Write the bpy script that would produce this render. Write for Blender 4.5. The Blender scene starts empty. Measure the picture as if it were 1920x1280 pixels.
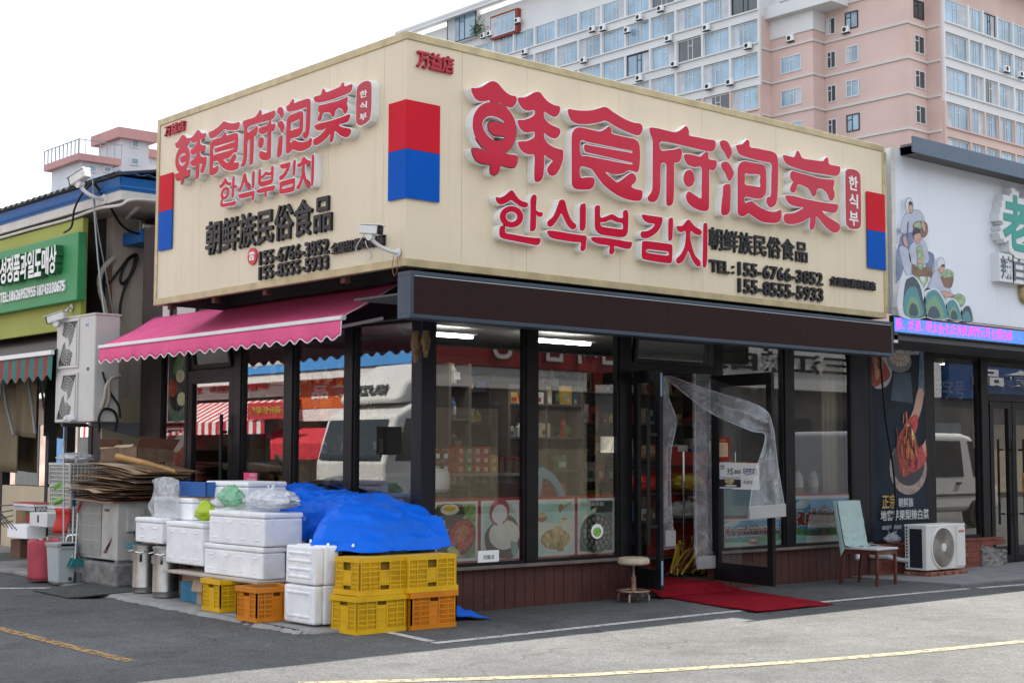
import bpy, bmesh, math, random
from math import sin, cos, pi, radians as R
from mathutils import Vector as V, Matrix as M
random.seed(7)
S = bpy.context.scene
COL = S.collection

# ---------------------------------------------------------------- camera, sky, sun
FPX, PIT, YAW, ROL = 2727.24, 0.07799, 0.85388, 0.00333
CAM = V((-7.4732, -9.9781, 1.5))
FW = V((cos(YAW)*cos(PIT), sin(YAW)*cos(PIT), sin(PIT)))
_r = V((sin(YAW), -cos(YAW), 0)); _u = _r.cross(FW)
RT = cos(ROL)*_r + sin(ROL)*_u; UP = -sin(ROL)*_r + cos(ROL)*_u
cd = bpy.data.cameras.new('camera'); co = bpy.data.objects.new('camera', cd); COL.objects.link(co)
cd.sensor_width = 36; cd.lens = FPX/1920*36; cd.clip_start = .1; cd.clip_end = 2000
mm = M((RT, UP, -FW)).transposed().to_4x4(); mm.translation = CAM
co.matrix_world = mm; S.camera = co
S.view_settings.view_transform = 'Standard'; S.view_settings.look = 'None'
S.view_settings.gamma = 1; S.view_settings.use_curve_mapping = False
S.view_settings.exposure = 2.22
SUN = V((4.3, 1.0, 5.2)).normalized()          # towards the sun
wd = bpy.data.worlds.new('World'); S.world = wd; wd.use_nodes = True
nt = wd.node_tree; bg = nt.nodes['Background']
sk = nt.nodes.new('ShaderNodeTexSky'); sk.sky_type = 'NISHITA'; sk.sun_disc = False
sk.sun_elevation = math.asin(SUN.z); sk.sun_rotation = math.atan2(SUN.x, SUN.y)
sk.dust_density = 2.0; sk.air_density = 1.2; sk.ozone_density = 1.0
hs = nt.nodes.new('ShaderNodeHueSaturation'); hs.inputs['Saturation'].default_value = .42
cap = nt.nodes.new('ShaderNodeVectorMath'); cap.operation = 'MINIMUM'; cap.inputs[1].default_value = (2.36, 2.5, 2.72)   # hazy bright sky: evenly white
nt.links.new(sk.outputs[0], hs.inputs['Color']); nt.links.new(hs.outputs[0], cap.inputs[0]); nt.links.new(cap.outputs[0], bg.inputs[0])
bg.inputs[1].default_value = .13
sl = bpy.data.lights.new('sun', 'SUN'); so = bpy.data.objects.new('sun', sl); COL.objects.link(so)
sl.energy = 2.55; sl.angle = R(.5); sl.color = (1, .94, .84)
so.rotation_euler = (-SUN).to_track_quat('-Z', 'Y').to_euler(); so.location = (0, 0, 30)

# ---------------------------------------------------------------- helpers
def _ray(px, py): return FW + RT*((px-960)/FPX) - UP*((py-640)/FPX)
def on_x(px, py, x): d = _ray(px, py); return CAM + d*((x-CAM.x)/d.x)
def on_y(px, py, y): d = _ray(px, py); return CAM + d*((y-CAM.y)/d.y)
def on_z(px, py, z=0): d = _ray(px, py); return CAM + d*((z-CAM.z)/d.z)
def tag(o, label, cat, group=None, kind=None):
    if label: o['label'] = label
    if cat: o['category'] = cat
    if group: o['group'] = group
    if kind: o['kind'] = kind
    return o
def thing(name, label, cat, loc=(0, 0, 0), rz=0, group=None):
    o = bpy.data.objects.new(name, None); COL.objects.link(o)
    o.location = loc; o.rotation_euler = (0, 0, rz); o.empty_display_size = .1
    return tag(o, label, cat, group)
def dup(root, loc=None, rz=None, label=None, par=None, scale=None):
    c = root.copy(); COL.objects.link(c)
    if par is not None: c.parent = par
    if loc is not None: c.location = loc
    if rz is not None: c.rotation_euler = (0, 0, rz)
    if scale is not None: c.scale = scale
    if label: c['label'] = label
    for ch in list(root.children): dup(ch, par=c)
    return c
def rootloc(p):
    while p is not None and p.parent is not None: p = p.parent
    return V(p.location) if p is not None else V((0, 0, 0))

class MB:
    def __init__(s): s.v = []; s.f = []; s.m = []; s.k = 0
    def mi(s, k): s.k = k; return s
    def add(s, vs, fs):
        n = len(s.v); s.v += [V(q) for q in vs]
        for f in fs: s.f.append([n+i for i in f]); s.m.append(s.k)
        return s
    def box(s, x0, x1, y0, y1, z0, z1):
        if x0 > x1: x0, x1 = x1, x0
        if y0 > y1: y0, y1 = y1, y0
        if z0 > z1: z0, z1 = z1, z0
        return s.add([(x0,y0,z0),(x1,y0,z0),(x1,y1,z0),(x0,y1,z0),(x0,y0,z1),(x1,y0,z1),(x1,y1,z1),(x0,y1,z1)],
            [(0,3,2,1),(4,5,6,7),(0,1,5,4),(1,2,6,5),(2,3,7,6),(3,0,4,7)])
    def obox(s, c, sz, rot=None):
        b = MB().box(-sz[0]/2, sz[0]/2, -sz[1]/2, sz[1]/2, -sz[2]/2, sz[2]/2)
        rm = rot if rot is not None else M.Identity(3); c = V(c)
        return s.add([c + rm @ q for q in b.v], b.f)
    def bar(s, a, b, w, h=None):       # rectangular bar from a to b
        a = V(a); b = V(b); d = b-a; q = d.to_track_quat('X', 'Z').to_matrix()
        return s.obox((a+b)/2, (d.length, w, h or w), q)
    def tube(s, pts, r, n=8, cap=True):
        pts = [V(p) for p in pts]; rs = r if isinstance(r, (list, tuple)) else [r]*len(pts)
        vs = []; fs = []; up = None
        for i, p in enumerate(pts):
            t = (pts[min(i+1, len(pts)-1)] - pts[max(i-1, 0)]).normalized()
            if up is None: up = V((0, 0, 1)) if abs(t.z) < .9 else V((1, 0, 0))
            sd = t.cross(up).normalized(); up = sd.cross(t).normalized()
            for k in range(n):
                a = 2*pi*k/n; vs.append(p + (sd*cos(a) + up*sin(a))*rs[i])
        for i in range(len(pts)-1):
            for k in range(n): fs.append((i*n+k, (i+1)*n+k, (i+1)*n+(k+1) % n, i*n+(k+1) % n))
        if cap: fs.append(tuple(range(n))); fs.append(tuple(reversed(range((len(pts)-1)*n, len(pts)*n))))
        return s.add(vs, fs)
    def lathe(s, prof, c=(0, 0, 0), n=20, ax=None, sx=1, sy=1):
        c = V(c); rm = ax if ax is not None else M.Identity(3); vs = []; fs = []
        for (r, z) in prof:
            for k in range(n): vs.append(c + rm @ V((r*cos(2*pi*k/n)*sx, r*sin(2*pi*k/n)*sy, z)))
        for i in range(len(prof)-1):
            for k in range(n): fs.append((i*n+k, i*n+(k+1) % n, (i+1)*n+(k+1) % n, (i+1)*n+k))
        if prof[0][0] > 1e-4: fs.append(tuple(reversed(range(n))))
        if prof[-1][0] > 1e-4: fs.append(tuple(range((len(prof)-1)*n, len(prof)*n)))
        return s.add(vs, fs)
    def quad(s, *p): return s.add(p, [tuple(range(len(p)))])
    def prism(s, pts, d):              # polygon pts extruded along vector d
        pts = [V(p) for p in pts]; d = V(d); n = len(pts)
        return s.add(pts + [p+d for p in pts], [tuple(reversed(range(n))), tuple(range(n, 2*n))] + [(i, (i+1) % n, n+(i+1) % n, n+i) for i in range(n)])
    def grid(s, fn, nu, nv):
        vs = [fn(i/nu, j/nv) for j in range(nv+1) for i in range(nu+1)]
        return s.add(vs, [(j*(nu+1)+i, j*(nu+1)+i+1, (j+1)*(nu+1)+i+1, (j+1)*(nu+1)+i) for j in range(nv) for i in range(nu)])
    def build(s, name, mats, parent=None, smooth=False, bevel=0, seg=2, solid=0, sub=0):
        me = bpy.data.meshes.new(name); o = rootloc(parent)
        me.from_pydata([tuple(q-o) for q in s.v], [], s.f)
        for m in (mats if isinstance(mats, (list, tuple)) else [mats]): me.materials.append(m)
        for p, k in zip(me.polygons, s.m): p.material_index = k
        if smooth:
            for p in me.polygons: p.use_smooth = True
            me.set_sharp_from_angle(angle=R(38))
        me.validate(); ob = bpy.data.objects.new(name, me); COL.objects.link(ob)
        if parent is not None: ob.parent = parent
        if solid:
            q = ob.modifiers.new('solid', 'SOLIDIFY'); q.thickness = solid; q.offset = 0
        if bevel:
            q = ob.modifiers.new('bevel', 'BEVEL'); q.width = bevel; q.segments = seg; q.limit_method = 'ANGLE'; q.angle_limit = R(40)
        if sub:
            q = ob.modifiers.new('sub', 'SUBSURF'); q.levels = q.render_levels = sub
        return ob

# ---------------------------------------------------------------- materials
def mat(name, c, rough=.6, metal=0, spec=.4, noise=None, bump=None, coat=0, trans=0, emit=0, dirt=None, streak=None):
    """noise=(scale, amount)  bump=(scale, strength)  dirt=(scale, colour, amount): blotches of dirt with a shape of their own"""
    m = bpy.data.materials.new(name); m.use_nodes = True; t = m.node_tree; N = t.nodes; L = t.links
    b = N['Principled BSDF']; col = (*c, 1)
    b.inputs['Base Color'].default_value = col; b.inputs['Roughness'].default_value = rough
    b.inputs['Metallic'].default_value = metal; b.inputs['Specular IOR Level'].default_value = spec
    if coat: b.inputs['Coat Weight'].default_value = coat; b.inputs['Coat Roughness'].default_value = .06
    if trans: b.inputs['Transmission Weight'].default_value = trans
    if emit: b.inputs['Emission Color'].default_value = col; b.inputs['Emission Strength'].default_value = emit
    geo = N.new('ShaderNodeNewGeometry')
    def nz(sc, det=4, rg=.55, vec=None):
        n = N.new('ShaderNodeTexNoise'); n.inputs['Scale'].default_value = sc; n.inputs['Detail'].default_value = det
        n.inputs['Roughness'].default_value = rg; L.new(vec or geo.outputs['Position'], n.inputs['Vector']); return n.outputs['Fac']
    cur = None
    def mix(fac, a, bcol):
        x = N.new('ShaderNodeMix'); x.data_type = 'RGBA'; L.new(fac, x.inputs[0])
        if a is None: x.inputs[6].default_value = col
        elif hasattr(a, 'links'): L.new(a, x.inputs[6])
        else: x.inputs[6].default_value = a
        x.inputs[7].default_value = bcol; return x.outputs[2]
    def ramp(f, lo, hi):
        r = N.new('ShaderNodeMapRange'); L.new(f, r.inputs[0]); r.inputs[1].default_value = lo; r.inputs[2].default_value = hi; return r.outputs[0]
    if noise:
        sc, am = noise
        lo = tuple(max(0, q*(1-am)) for q in c)+(1,); hi = tuple(min(1, q*(1+am)) for q in c)+(1,)
        cur = mix(ramp(nz(sc), .3, .7), lo, hi)
    if dirt:
        sc, dc, am = dirt
        f = ramp(nz(sc, 7, .65), .58, .72); mu = N.new('ShaderNodeMath'); mu.operation = 'MULTIPLY'; L.new(f, mu.inputs[0]); mu.inputs[1].default_value = am
        cur = mix(mu.outputs[0], cur, (*dc, 1))
    if streak:                          # vertical rain streaks
        sc, dc, am = streak
        mp = N.new('ShaderNodeMapping'); L.new(geo.outputs['Position'], mp.inputs[0]); mp.inputs['Scale'].default_value = (1, 1, .06)
        f = ramp(nz(sc, 5, .6, mp.outputs[0]), .55, .75); mu = N.new('ShaderNodeMath'); mu.operation = 'MULTIPLY'; L.new(f, mu.inputs[0]); mu.inputs[1].default_value = am
        cur = mix(mu.outputs[0], cur, (*dc, 1))
    if cur is not None:
        L.new(cur, b.inputs['Base Color'])
        if emit: L.new(cur, b.inputs['Emission Color'])
    if bump:
        bp = N.new('ShaderNodeBump'); bp.inputs['Strength'].default_value = bump[1]; bp.inputs['Distance'].default_value = .02
        L.new(nz(bump[0], 5), bp.inputs['Height']); L.new(bp.outputs[0], b.inputs['Normal'])
    return m
def glass_mat(name, tint=(.9, .93, .92), refl=1.0, wob=.0):
    m = bpy.data.materials.new(name); m.use_nodes = True; t = m.node_tree; N = t.nodes; L = t.links
    N.remove(N['Principled BSDF']); out = N['Material Output']
    tr = N.new('ShaderNodeBsdfTransparent'); tr.inputs[0].default_value = (*tint, 1)
    gl = N.new('ShaderNodeBsdfGlossy'); gl.inputs['Roughness'].default_value = .0
    fr = N.new('ShaderNodeFresnel'); fr.inputs['IOR'].default_value = 1.75
    mu = N.new('ShaderNodeMath'); mu.operation = 'MULTIPLY'; mu.use_clamp = True; mu.inputs[1].default_value = refl
    mx = N.new('ShaderNodeMixShader'); L.new(fr.outputs[0], mu.inputs[0]); L.new(mu.outputs[0], mx.inputs[0])
    L.new(tr.outputs[0], mx.inputs[1]); L.new(gl.outputs[0], mx.inputs[2]); L.new(mx.outputs[0], out.inputs[0])
    if wob:
        g = N.new('ShaderNodeNewGeometry'); n = N.new('ShaderNodeTexNoise'); n.inputs['Scale'].default_value = 1.6; n.inputs['Detail'].default_value = 1
        L.new(g.outputs['Position'], n.inputs['Vector']); bp = N.new('ShaderNodeBump'); bp.inputs['Strength'].default_value = wob; bp.inputs['Distance'].default_value = .01
        L.new(n.outputs['Fac'], bp.inputs['Height']); L.new(bp.outputs[0], gl.inputs['Normal']); L.new(bp.outputs[0], fr.inputs['Normal'])
    return m
def film_mat(name, c=(.85, .87, .9), cover=.35, rough=.12, sc=14, wr=.6, solidity=.5, gloss=False):
    """thin wrinkled plastic film: part clear, part milky, glossy"""
    m = bpy.data.materials.new(name); m.use_nodes = True; t = m.node_tree; N = t.nodes; L = t.links
    b = N['Principled BSDF']; out = N['Material Output']
    b.inputs['Base Color'].default_value = (*c, 1); b.inputs['Roughness'].default_value = rough
    g = N.new('ShaderNodeNewGeometry'); n = N.new('ShaderNodeTexNoise'); n.inputs['Scale'].default_value = sc; n.inputs['Detail'].default_value = 3
    n.inputs['Distortion'].default_value = 1.2
    L.new(g.outputs['Position'], n.inputs['Vector']); bp = N.new('ShaderNodeBump'); bp.inputs['Strength'].default_value = wr; bp.inputs['Distance'].default_value = .03
    L.new(n.outputs['Fac'], bp.inputs['Height']); L.new(bp.outputs[0], b.inputs['Normal'])
    if gloss: N.remove(b); b = N.new('ShaderNodeBsdfGlossy'); b.inputs['Color'].default_value = (*c, 1); b.inputs['Roughness'].default_value = rough; L.new(bp.outputs[0], b.inputs['Normal'])
    tr = N.new('ShaderNodeBsdfTransparent'); mx = N.new('ShaderNodeMixShader')
    mr = N.new('ShaderNodeMapRange'); mr.inputs[1].default_value = .35; mr.inputs[2].default_value = .75
    mr.inputs[3].default_value = cover; mr.inputs[4].default_value = min(1, cover+solidity)
    L.new(n.outputs['Fac'], mr.inputs[0]); L.new(mr.outputs[0], mx.inputs[0])
    L.new(tr.outputs[0], mx.inputs[1]); L.new(b.outputs[0], mx.inputs[2]); L.new(mx.outputs[0], out.inputs[0])
    return m

BLACK = mat('charcoal_paint', (.010, .010, .012), .4, spec=.25, noise=(3, .25))
FRAME = mat('dark_window_frame', (.010, .010, .012), .4, spec=.2, noise=(6, .3), dirt=(5, (.03, .028, .025), .35))
POST = mat('blue_black_post', (.011, .012, .019), .4, spec=.2, noise=(5, .2))
SLATE = mat('slate_metal', (.045, .066, .095), .4, metal=.3, noise=(3, .12))
WHITE = mat('white_paint', (.78, .78, .77), .5, noise=(4, .05))
OFFW = mat('aged_white', (.62, .61, .57), .55, noise=(4, .08), dirt=(6, (.35, .31, .25), .5))
STEEL = mat('stainless', (.36, .35, .33), .34, metal=1, noise=(8, .15))
CHROME = mat('chrome', (.7, .7, .7), .15, metal=1)
GREY = mat('grey_plastic', (.3, .33, .34), .5, noise=(5, .08))
DGREY = mat('dark_grey', (.06, .065, .07), .6, noise=(5, .2))
RED = mat('red_paint', (.5, .02, .025), .45, noise=(4, .08))
CARD = mat('brown_cardboard', (.30, .185, .10), .85, noise=(7, .2), bump=(40, .15))
CARD2 = mat('dark_cardboard', (.15, .095, .06), .9, noise=(9, .3))
CARD3 = mat('pale_cardboard', (.42, .31, .2), .85, noise=(7, .15))
WOODB = mat('red_brown_wood', (.11, .028, .017), .4, noise=(6, .3), coat=.3)
GLASS = glass_mat('shop_glass', (.97, .985, .98), 1.5, .012)
GLASSS = glass_mat('side_glass', (.90, .93, .92), 2.4, .012)
GLASSN = glass_mat('neighbour_glass', (.84, .88, .88), 2.2, .01)
SKYGL = None

# ---------------------------------------------------------------- lettering and traced outlines
_tc = {}
def text2d(body, weight, spacing=1.0):
    k = (body, weight, spacing)
    if k not in _tc:
        cu = bpy.data.curves.new('t', 'FONT'); cu.body = body; cu.size = 1; cu.offset = weight; cu.extrude = .5; cu.space_character = spacing
        cu.resolution_u = 3; cu.align_x = 'LEFT'
        ob = bpy.data.objects.new('t', cu); COL.objects.link(ob)
        dg = bpy.context.evaluated_depsgraph_get(); me = bpy.data.meshes.new_from_object(ob.evaluated_get(dg))
        vs = [q.co.copy() for q in me.vertices]; fs = [tuple(p.vertices) for p in me.polygons]
        bpy.data.objects.remove(ob); bpy.data.curves.remove(cu); bpy.data.meshes.remove(me)
        _tc[k] = (vs, fs)
    return _tc[k]
class Frame:
    """a flat place: origin, the way to the right, up, and out"""
    def __init__(s, o, u, v=(0, 0, 1)): s.o = V(o); s.u = V(u).normalized(); s.v = V(v).normalized(); s.n = s.u.cross(s.v)
    def at(s, u, v, w=0): return s.o + s.u*u + s.v*v + s.n*w
def fit_text(mb, body, fr, u0, u1, v0, v1, depth=.002, lift=.0015, weight=.012, mirror=False, spacing=1.0, shear=0, bold=0):
    vs, fs = text2d(body, weight, spacing)
    if not vs: return mb
    x0 = min(q.x for q in vs); x1 = max(q.x for q in vs); y0 = min(q.y for q in vs); y1 = max(q.y for q in vs)
    s_ = [(0, 0)]
    if bold: s_ += [(bold, bold*.4), (-bold, -bold*.4), (bold*.4, -bold), (-bold*.4, bold)]
    for i, (dx, dy) in enumerate(s_):
        P = []
        for q in vs:
            a = (q.x+dx-x0)/max(1e-6, x1-x0); b = (q.y+dy-y0)/max(1e-6, y1-y0)
            P.append(fr.at(u0+(u1-u0)*a, v0+(v1-v0)*b + shear*a, lift - i*.0006 + (depth if q.z > 0 else -.0002*i)))
        mb.add(P, fs)
    return mb
def text(name, body, fr, u0, u1, v0, v1, m, parent, depth=.002, lift=.0015, weight=.012, **k):
    return fit_text(MB(), body, fr, u0, u1, v0, v1, depth, lift, weight, **k).build(name, m, parent)
def smooth_loop(p, k=3):
    n = len(p); out = []
    for i in range(n):
        a, b, c, d = p[i-1], p[i], p[(i+1) % n], p[(i+2) % n]
        for j in range(k):
            t = j/k
            f = lambda q: .5*(2*b[q] + (c[q]-a[q])*t + (2*a[q]-5*b[q]+4*c[q]-d[q])*t*t + (3*b[q]-a[q]-3*c[q]+d[q])*t**3)
            out.append((f(0), f(1)))
    return out
def outline(loops, depth, offset=0, k=3):
    """loops (outer and holes) as a flat filled shape with thickness; returns verts, faces in u,v,w"""
    cu = bpy.data.curves.new('o', 'CURVE'); cu.dimensions = '2D'; cu.fill_mode = 'BOTH'; cu.extrude = depth/2; cu.offset = offset
    for lp in loops:
        q = smooth_loop(lp, k) if k > 1 else lp
        sp = cu.splines.new('POLY'); sp.points.add(len(q)-1)
        for i, (a, b) in enumerate(q): sp.points[i].co = (a, b, 0, 1)
        sp.use_cyclic_u = True
    ob = bpy.data.objects.new('o', cu); COL.objects.link(ob)
    dg = bpy.context.evaluated_depsgraph_get(); me = bpy.data.meshes.new_from_object(ob.evaluated_get(dg))
    vs = [q.co.copy() for q in me.vertices]; fs = [tuple(p.vertices) for p in me.polygons]
    bpy.data.objects.remove(ob); bpy.data.curves.remove(cu); bpy.data.meshes.remove(me)
    return vs, fs
def plate(mb, fr, loops, depth, lift=0, offset=0, k=3):
    vs, fs = outline(loops, depth, offset, k)
    return mb.add([fr.at(q.x, q.y, lift + depth/2 + q.z) for q in vs], fs)
def ell(cx, cy, rx, ry, n=14, rot=0):
    return [(cx + rx*cos(2*pi*i/n)*cos(rot) - ry*sin(2*pi*i/n)*sin(rot), cy + rx*cos(2*pi*i/n)*sin(rot) + ry*sin(2*pi*i/n)*cos(rot)) for i in range(n)]
def rect(u0, u1, v0, v1): return [(u0, v0), (u1, v0), (u1, v1), (u0, v1)]
# ---------------------------------------------------------------- ground, road, markings
def asphalt_mat():
    m = mat('asphalt', (.112, .112, .112), .85, spec=.25); t = m.node_tree; N = t.nodes; L = t.links; b = N['Principled BSDF']
    g = N.new('ShaderNodeNewGeometry')
    def nz(sc, det=3):
        n = N.new('ShaderNodeTexNoise'); n.inputs['Scale'].default_value = sc; n.inputs['Detail'].default_value = det; L.new(g.outputs['Position'], n.inputs['Vector']); return n.outputs['Fac']
    def rng(f, a, b_, c, d):
        r = N.new('ShaderNodeMapRange'); L.new(f, r.inputs[0])
        for i, q in enumerate((a, b_, c, d)): r.inputs[i+1].default_value = q
        return r.outputs[0]
    def mul(a, c):
        x = N.new('ShaderNodeMath'); x.operation = 'MULTIPLY'; L.new(a, x.inputs[0]); L.new(c, x.inputs[1]); return x.outputs[0]
    vo = N.new('ShaderNodeTexVoronoi'); vo.inputs['Scale'].default_value = 85; L.new(g.outputs['Position'], vo.inputs['Vector'])
    sp = N.new('ShaderNodeSeparateColor'); L.new(vo.outputs['Color'], sp.inputs[0])
    f = mul(mul(rng(nz(.45, 6), .3, .7, .72, 1.25), rng(sp.outputs[0], 0, 1, .62, 1.38)), rng(nz(5, 5), .3, .7, .88, 1.12))
    f = mul(f, rng(nz(1.1, 6), .54, .68, 1, .76)); f = mul(f, rng(nz(3.1, 7), .62, .70, 1, .84))
    # thin cracks
    v2 = N.new('ShaderNodeTexVoronoi'); v2.feature = 'DISTANCE_TO_EDGE'; v2.inputs['Scale'].default_value = .35
    ds = N.new('ShaderNodeTexNoise'); ds.inputs['Scale'].default_value = 1.7; L.new(g.outputs['Position'], ds.inputs['Vector'])
    vm = N.new('ShaderNodeVectorMath'); vm.operation = 'MULTIPLY_ADD'; L.new(ds.outputs['Color'], vm.inputs[0]); vm.inputs[1].default_value = (1.2, 1.2, 0); L.new(g.outputs['Position'], vm.inputs[2])
    L.new(vm.outputs[0], v2.inputs['Vector'])
    f = mul(f, rng(v2.outputs['Distance'], 0, .006, .62, 1))
    mx = N.new('ShaderNodeMix'); mx.data_type = 'RGBA'; mx.blend_type = 'MULTIPLY'; mx.inputs[0].default_value = 1
    mx.inputs[6].default_value = (.098, .099, .10, 1); L.new(f, mx.inputs[7]); L.new(mx.outputs[2], b.inputs['Base Color'])
    bp = N.new('ShaderNodeBump'); bp.inputs['Strength'].default_value = .5; bp.inputs['Distance'].default_value = .008
    L.new(sp.outputs[0], bp.inputs['Height']); L.new(bp.outputs[0], b.inputs['Normal'])
    return m
ASPH = asphalt_mat()
CONC = mat('concrete', (.27, .26, .25), .9, spec=.2, noise=(3, .22), bump=(30, .35), dirt=(2.5, (.12, .115, .11), .6))
CONCD = mat('rough_concrete', (.2, .195, .185), .95, spec=.2, noise=(9, .4), bump=(16, .9))
def paint_mat(name, c, wear=.5):
    m = mat(name, c, .75, spec=.2, noise=(6, .12)); t = m.node_tree; N = t.nodes; L = t.links; b = N['Principled BSDF']; out = N['Material Output']
    g = N.new('ShaderNodeNewGeometry'); n = N.new('ShaderNodeTexNoise'); n.inputs['Scale'].default_value = 14; n.inputs['Detail'].default_value = 8; n.inputs['Roughness'].default_value = .7
    L.new(g.outputs['Position'], n.inputs['Vector']); r = N.new('ShaderNodeMapRange'); L.new(n.outputs['Fac'], r.inputs[0]); r.inputs[1].default_value = wear-.06; r.inputs[2].default_value = wear+.06
    tr = N.new('ShaderNodeBsdfTransparent'); mx = N.new('ShaderNodeMixShader'); L.new(r.outputs[0], mx.inputs[0]); L.new(tr.outputs[0], mx.inputs[1]); L.new(b.outputs[0], mx.inputs[2]); L.new(mx.outputs[0], out.inputs[0])
    return m
g = MB(); g.quad((-700, -700, 0), (700, -700, 0), (700, 700, 0), (-700, 700, 0))
tag(g.build('ground', ASPH), None, None, kind='structure')
def ribbon(name, pts, w, m, z=.004):
    """painted line on the road; pts are ground points of its lower edge"""
    b = MB(); P = [V((p[0], p[1], z)) for p in pts]
    Q = []
    for i, p in enumerate(P):
        t = (P[min(i+1, len(P)-1)]-P[max(i-1, 0)]).normalized(); Q.append(p + V((-t.y, t.x, 0))*w)
    b.add(P+Q, [(i, i+1, len(P)+i+1, len(P)+i) for i in range(len(P)-1)])
    return tag(b.build(name, m), None, None, kind='structure')
WLINE = paint_mat('worn_white_paint', (.50, .49, .46), .40)
YLINE = paint_mat('worn_yellow_paint', (.40, .25, .11), .47)
YLINE2 = paint_mat('faded_yellow_paint', (.285, .25, .17), .43)
G0 = lambda a, b: on_z(a, b, 0)
ribbon('parking_line', [G0(820, 1207), G0(1000, 1188), G0(1200, 1166), G0(1400, 1145), G0(1540, 1130), G0(1700, 1115), G0(1822, 1104)], .1, WLINE)
ribbon('parking_line', [G0(1842, 1103), G0(1990, 1091)], .1, WLINE)
ribbon('parking_line', [G0(650, 1172), G0(735, 1189), G0(800, 1203)], .09, WLINE)
ribbon('parking_line', [G0(-40, 1104), G0(94, 1103)], .12, WLINE)
ribbon('road_edge_line', [G0(-60, 1166), G0(0, 1182), G0(100, 1208), G0(232, 1241)], .11, YLINE)
ribbon('road_centre_line', [G0(560, 1284), G0(900, 1275), G0(1100, 1268), G0(1300, 1256), G0(1500, 1243), G0(1700, 1227), G0(1990, 1198)], .13, YLINE2)

# kerb-height concrete pad on the yard side, with a broken edge
random.seed(3)
edge = [G0(173, 1113), G0(240, 1127), G0(330, 1144), G0(420, 1162), G0(500, 1178), G0(560, 1188), G0(600, 1188)]
pe = []
for a, b in zip(edge, edge[1:]):
    for k in range(9):
        t = k/9; q = a.lerp(b, t); pe.append((q.x + random.uniform(-.045, .03), q.y + random.uniform(-.03, .03)))
pe += [(-.35, .34), (.95, .5), (.95, 6.6), (-.25, 6.6)]
pad = MB()
n = len(pe); top = [V((x + (.03 if i < n-4 else 0), y, .03)) for i, (x, y) in enumerate(pe)]; bot = [V((x - (.035*random.random() if i < n-4 else 0), y, .001)) for i, (x, y) in enumerate(pe)]
pad.add(top+bot, [tuple(reversed(range(n)))] + [((i+1) % n, i, n+i, n+(i+1) % n) for i in range(n)])
tag(pad.build('yard_pavement', CONC), None, None, kind='structure')
# raised pavement in front of the far shops on the yard side
pv = MB(); pv.box(-.15, 3, 6.9, 60, .002, .05); pv.box(.3, 3, 9.6, 60, .002, .16)
tag(pv.build('side_pavement', CONC, bevel=.01), None, None, kind='structure')
# paving beside the shop on the right
a, b, c, d = G0(1655, 1088), G0(1802, 1098), on_z(2100, 1072, 0), on_z(2000, 1045, 0)
pv = MB(); pv.add([V((q.x, q.y, z)) for z in (.001, .022) for q in (a, b, c, V((c.x+2, .97, 0)), V((a.x, .97, 0)))], [(5, 6, 7, 8, 9), (0, 1, 6, 5), (1, 2, 7, 6), (0, 5, 9, 4), (2, 3, 8, 7), (3, 4, 9, 8)])
tag(pv.build('shop_pavement', mat('grey_paving', (.21, .21, .215), .9, noise=(3, .2), bump=(40, .3))), None, None, kind='structure')
# flat dark rubber mat strip over the kerb
m_ = MB(); m_.add([on_z(62, 1106, .012), on_z(128, 1120, .012), on_z(176, 1116, .035), on_z(250, 1108, .036), on_z(250, 1085, .036), on_z(160, 1094, .036)], [(0, 1, 2, 3, 4, 5)])
o = m_.build('rubber_mat', mat('worn_rubber', (.06, .058, .055), .9, noise=(6, .3)), solid=.012)
tag(o, 'dark grey rubber mat laid over the kerb edge before the steel pots', 'mat')
# husks, grit and paper bits
random.seed(11)
deb = MB()
def fleck(p, s):
    a = random.uniform(0, 6.28); d = V((cos(a), sin(a), 0))*s; e = V((-sin(a), cos(a), 0))*s*random.uniform(.3, .8); p = V(p)
    deb.add([p-d, p+e+V((0, 0, s*.25)), p+d, p-e+V((0, 0, s*.15))], [(0, 3, 2, 1)])
for i in range(2600):
    t = random.random()
    if t < .45: q = V((random.gauss(-.75, .35), random.uniform(-.6, 5.5), .006))
    elif t < .8: q = V((random.uniform(-.2, 9), random.gauss(.1, .45), .006))
    else: q = V((random.uniform(-4, 8), random.uniform(-3.5, 2), .006))
    if q.x > 1 and q.y > .8: continue
    fleck(q, random.uniform(.002, .0075))
o = deb.build('debris', mat('husk', (.42, .36, .26), .9, noise=(30, .4))); tag(o, 'pale husks and grit scattered on the asphalt', None, kind='stuff')

# ---------------------------------------------------------------- the shop: walls, frames, glass
X0, Y0, X1, Y1 = .90, .92, 8.03, 6.63     # outer wall faces
ZS, ZH = .47, 2.80
shop = thing('corner_shop', 'dark framed glass corner shop under the cream wrap-around sign, brown planked base', 'shop', (X0, Y0, 0))
BRN = mat('brown_planks', (.072, .024, .020), .55, noise=(2.5, .2), dirt=(9, (.13, .09, .075), .5), streak=(5, (.1, .05, .04), .3), bump=(30, .08))
SILLM = mat('weathered_sill', (.16, .12, .11), .7, noise=(5, .3), dirt=(8, (.08, .04, .035), .6))
b = MB()
def planks(x0, x1):
    x = x0
    while x < x1-.02:
        e = min(x+.132, x1); b.box(x+.004, e-.004, .945+random.uniform(0, .004), 1.05, .0, .40); x = e
    b.box(x0, x1, .953, 1.06, 0, .40)
planks(1.04, 3.72); planks(5.08, 8.02)
for (x, ) in ((X0,),):
    y = 1.05
    while y < 6.1: e = min(y+.132, 6.1); b.box(.925, 1.05, y+.004, e-.004, 0, .4); y = e
b.build('plank_base', BRN, shop)
b = MB(); b.box(1.0, 3.74, .875, 1.06, .40, .432); b.box(5.06, 8.0, .875, 1.06, .40, .432); b.box(.875, 1.0, 1.06, 4.36, .40, .432)
b.build('window_sill', SILLM, shop, bevel=.006)
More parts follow.
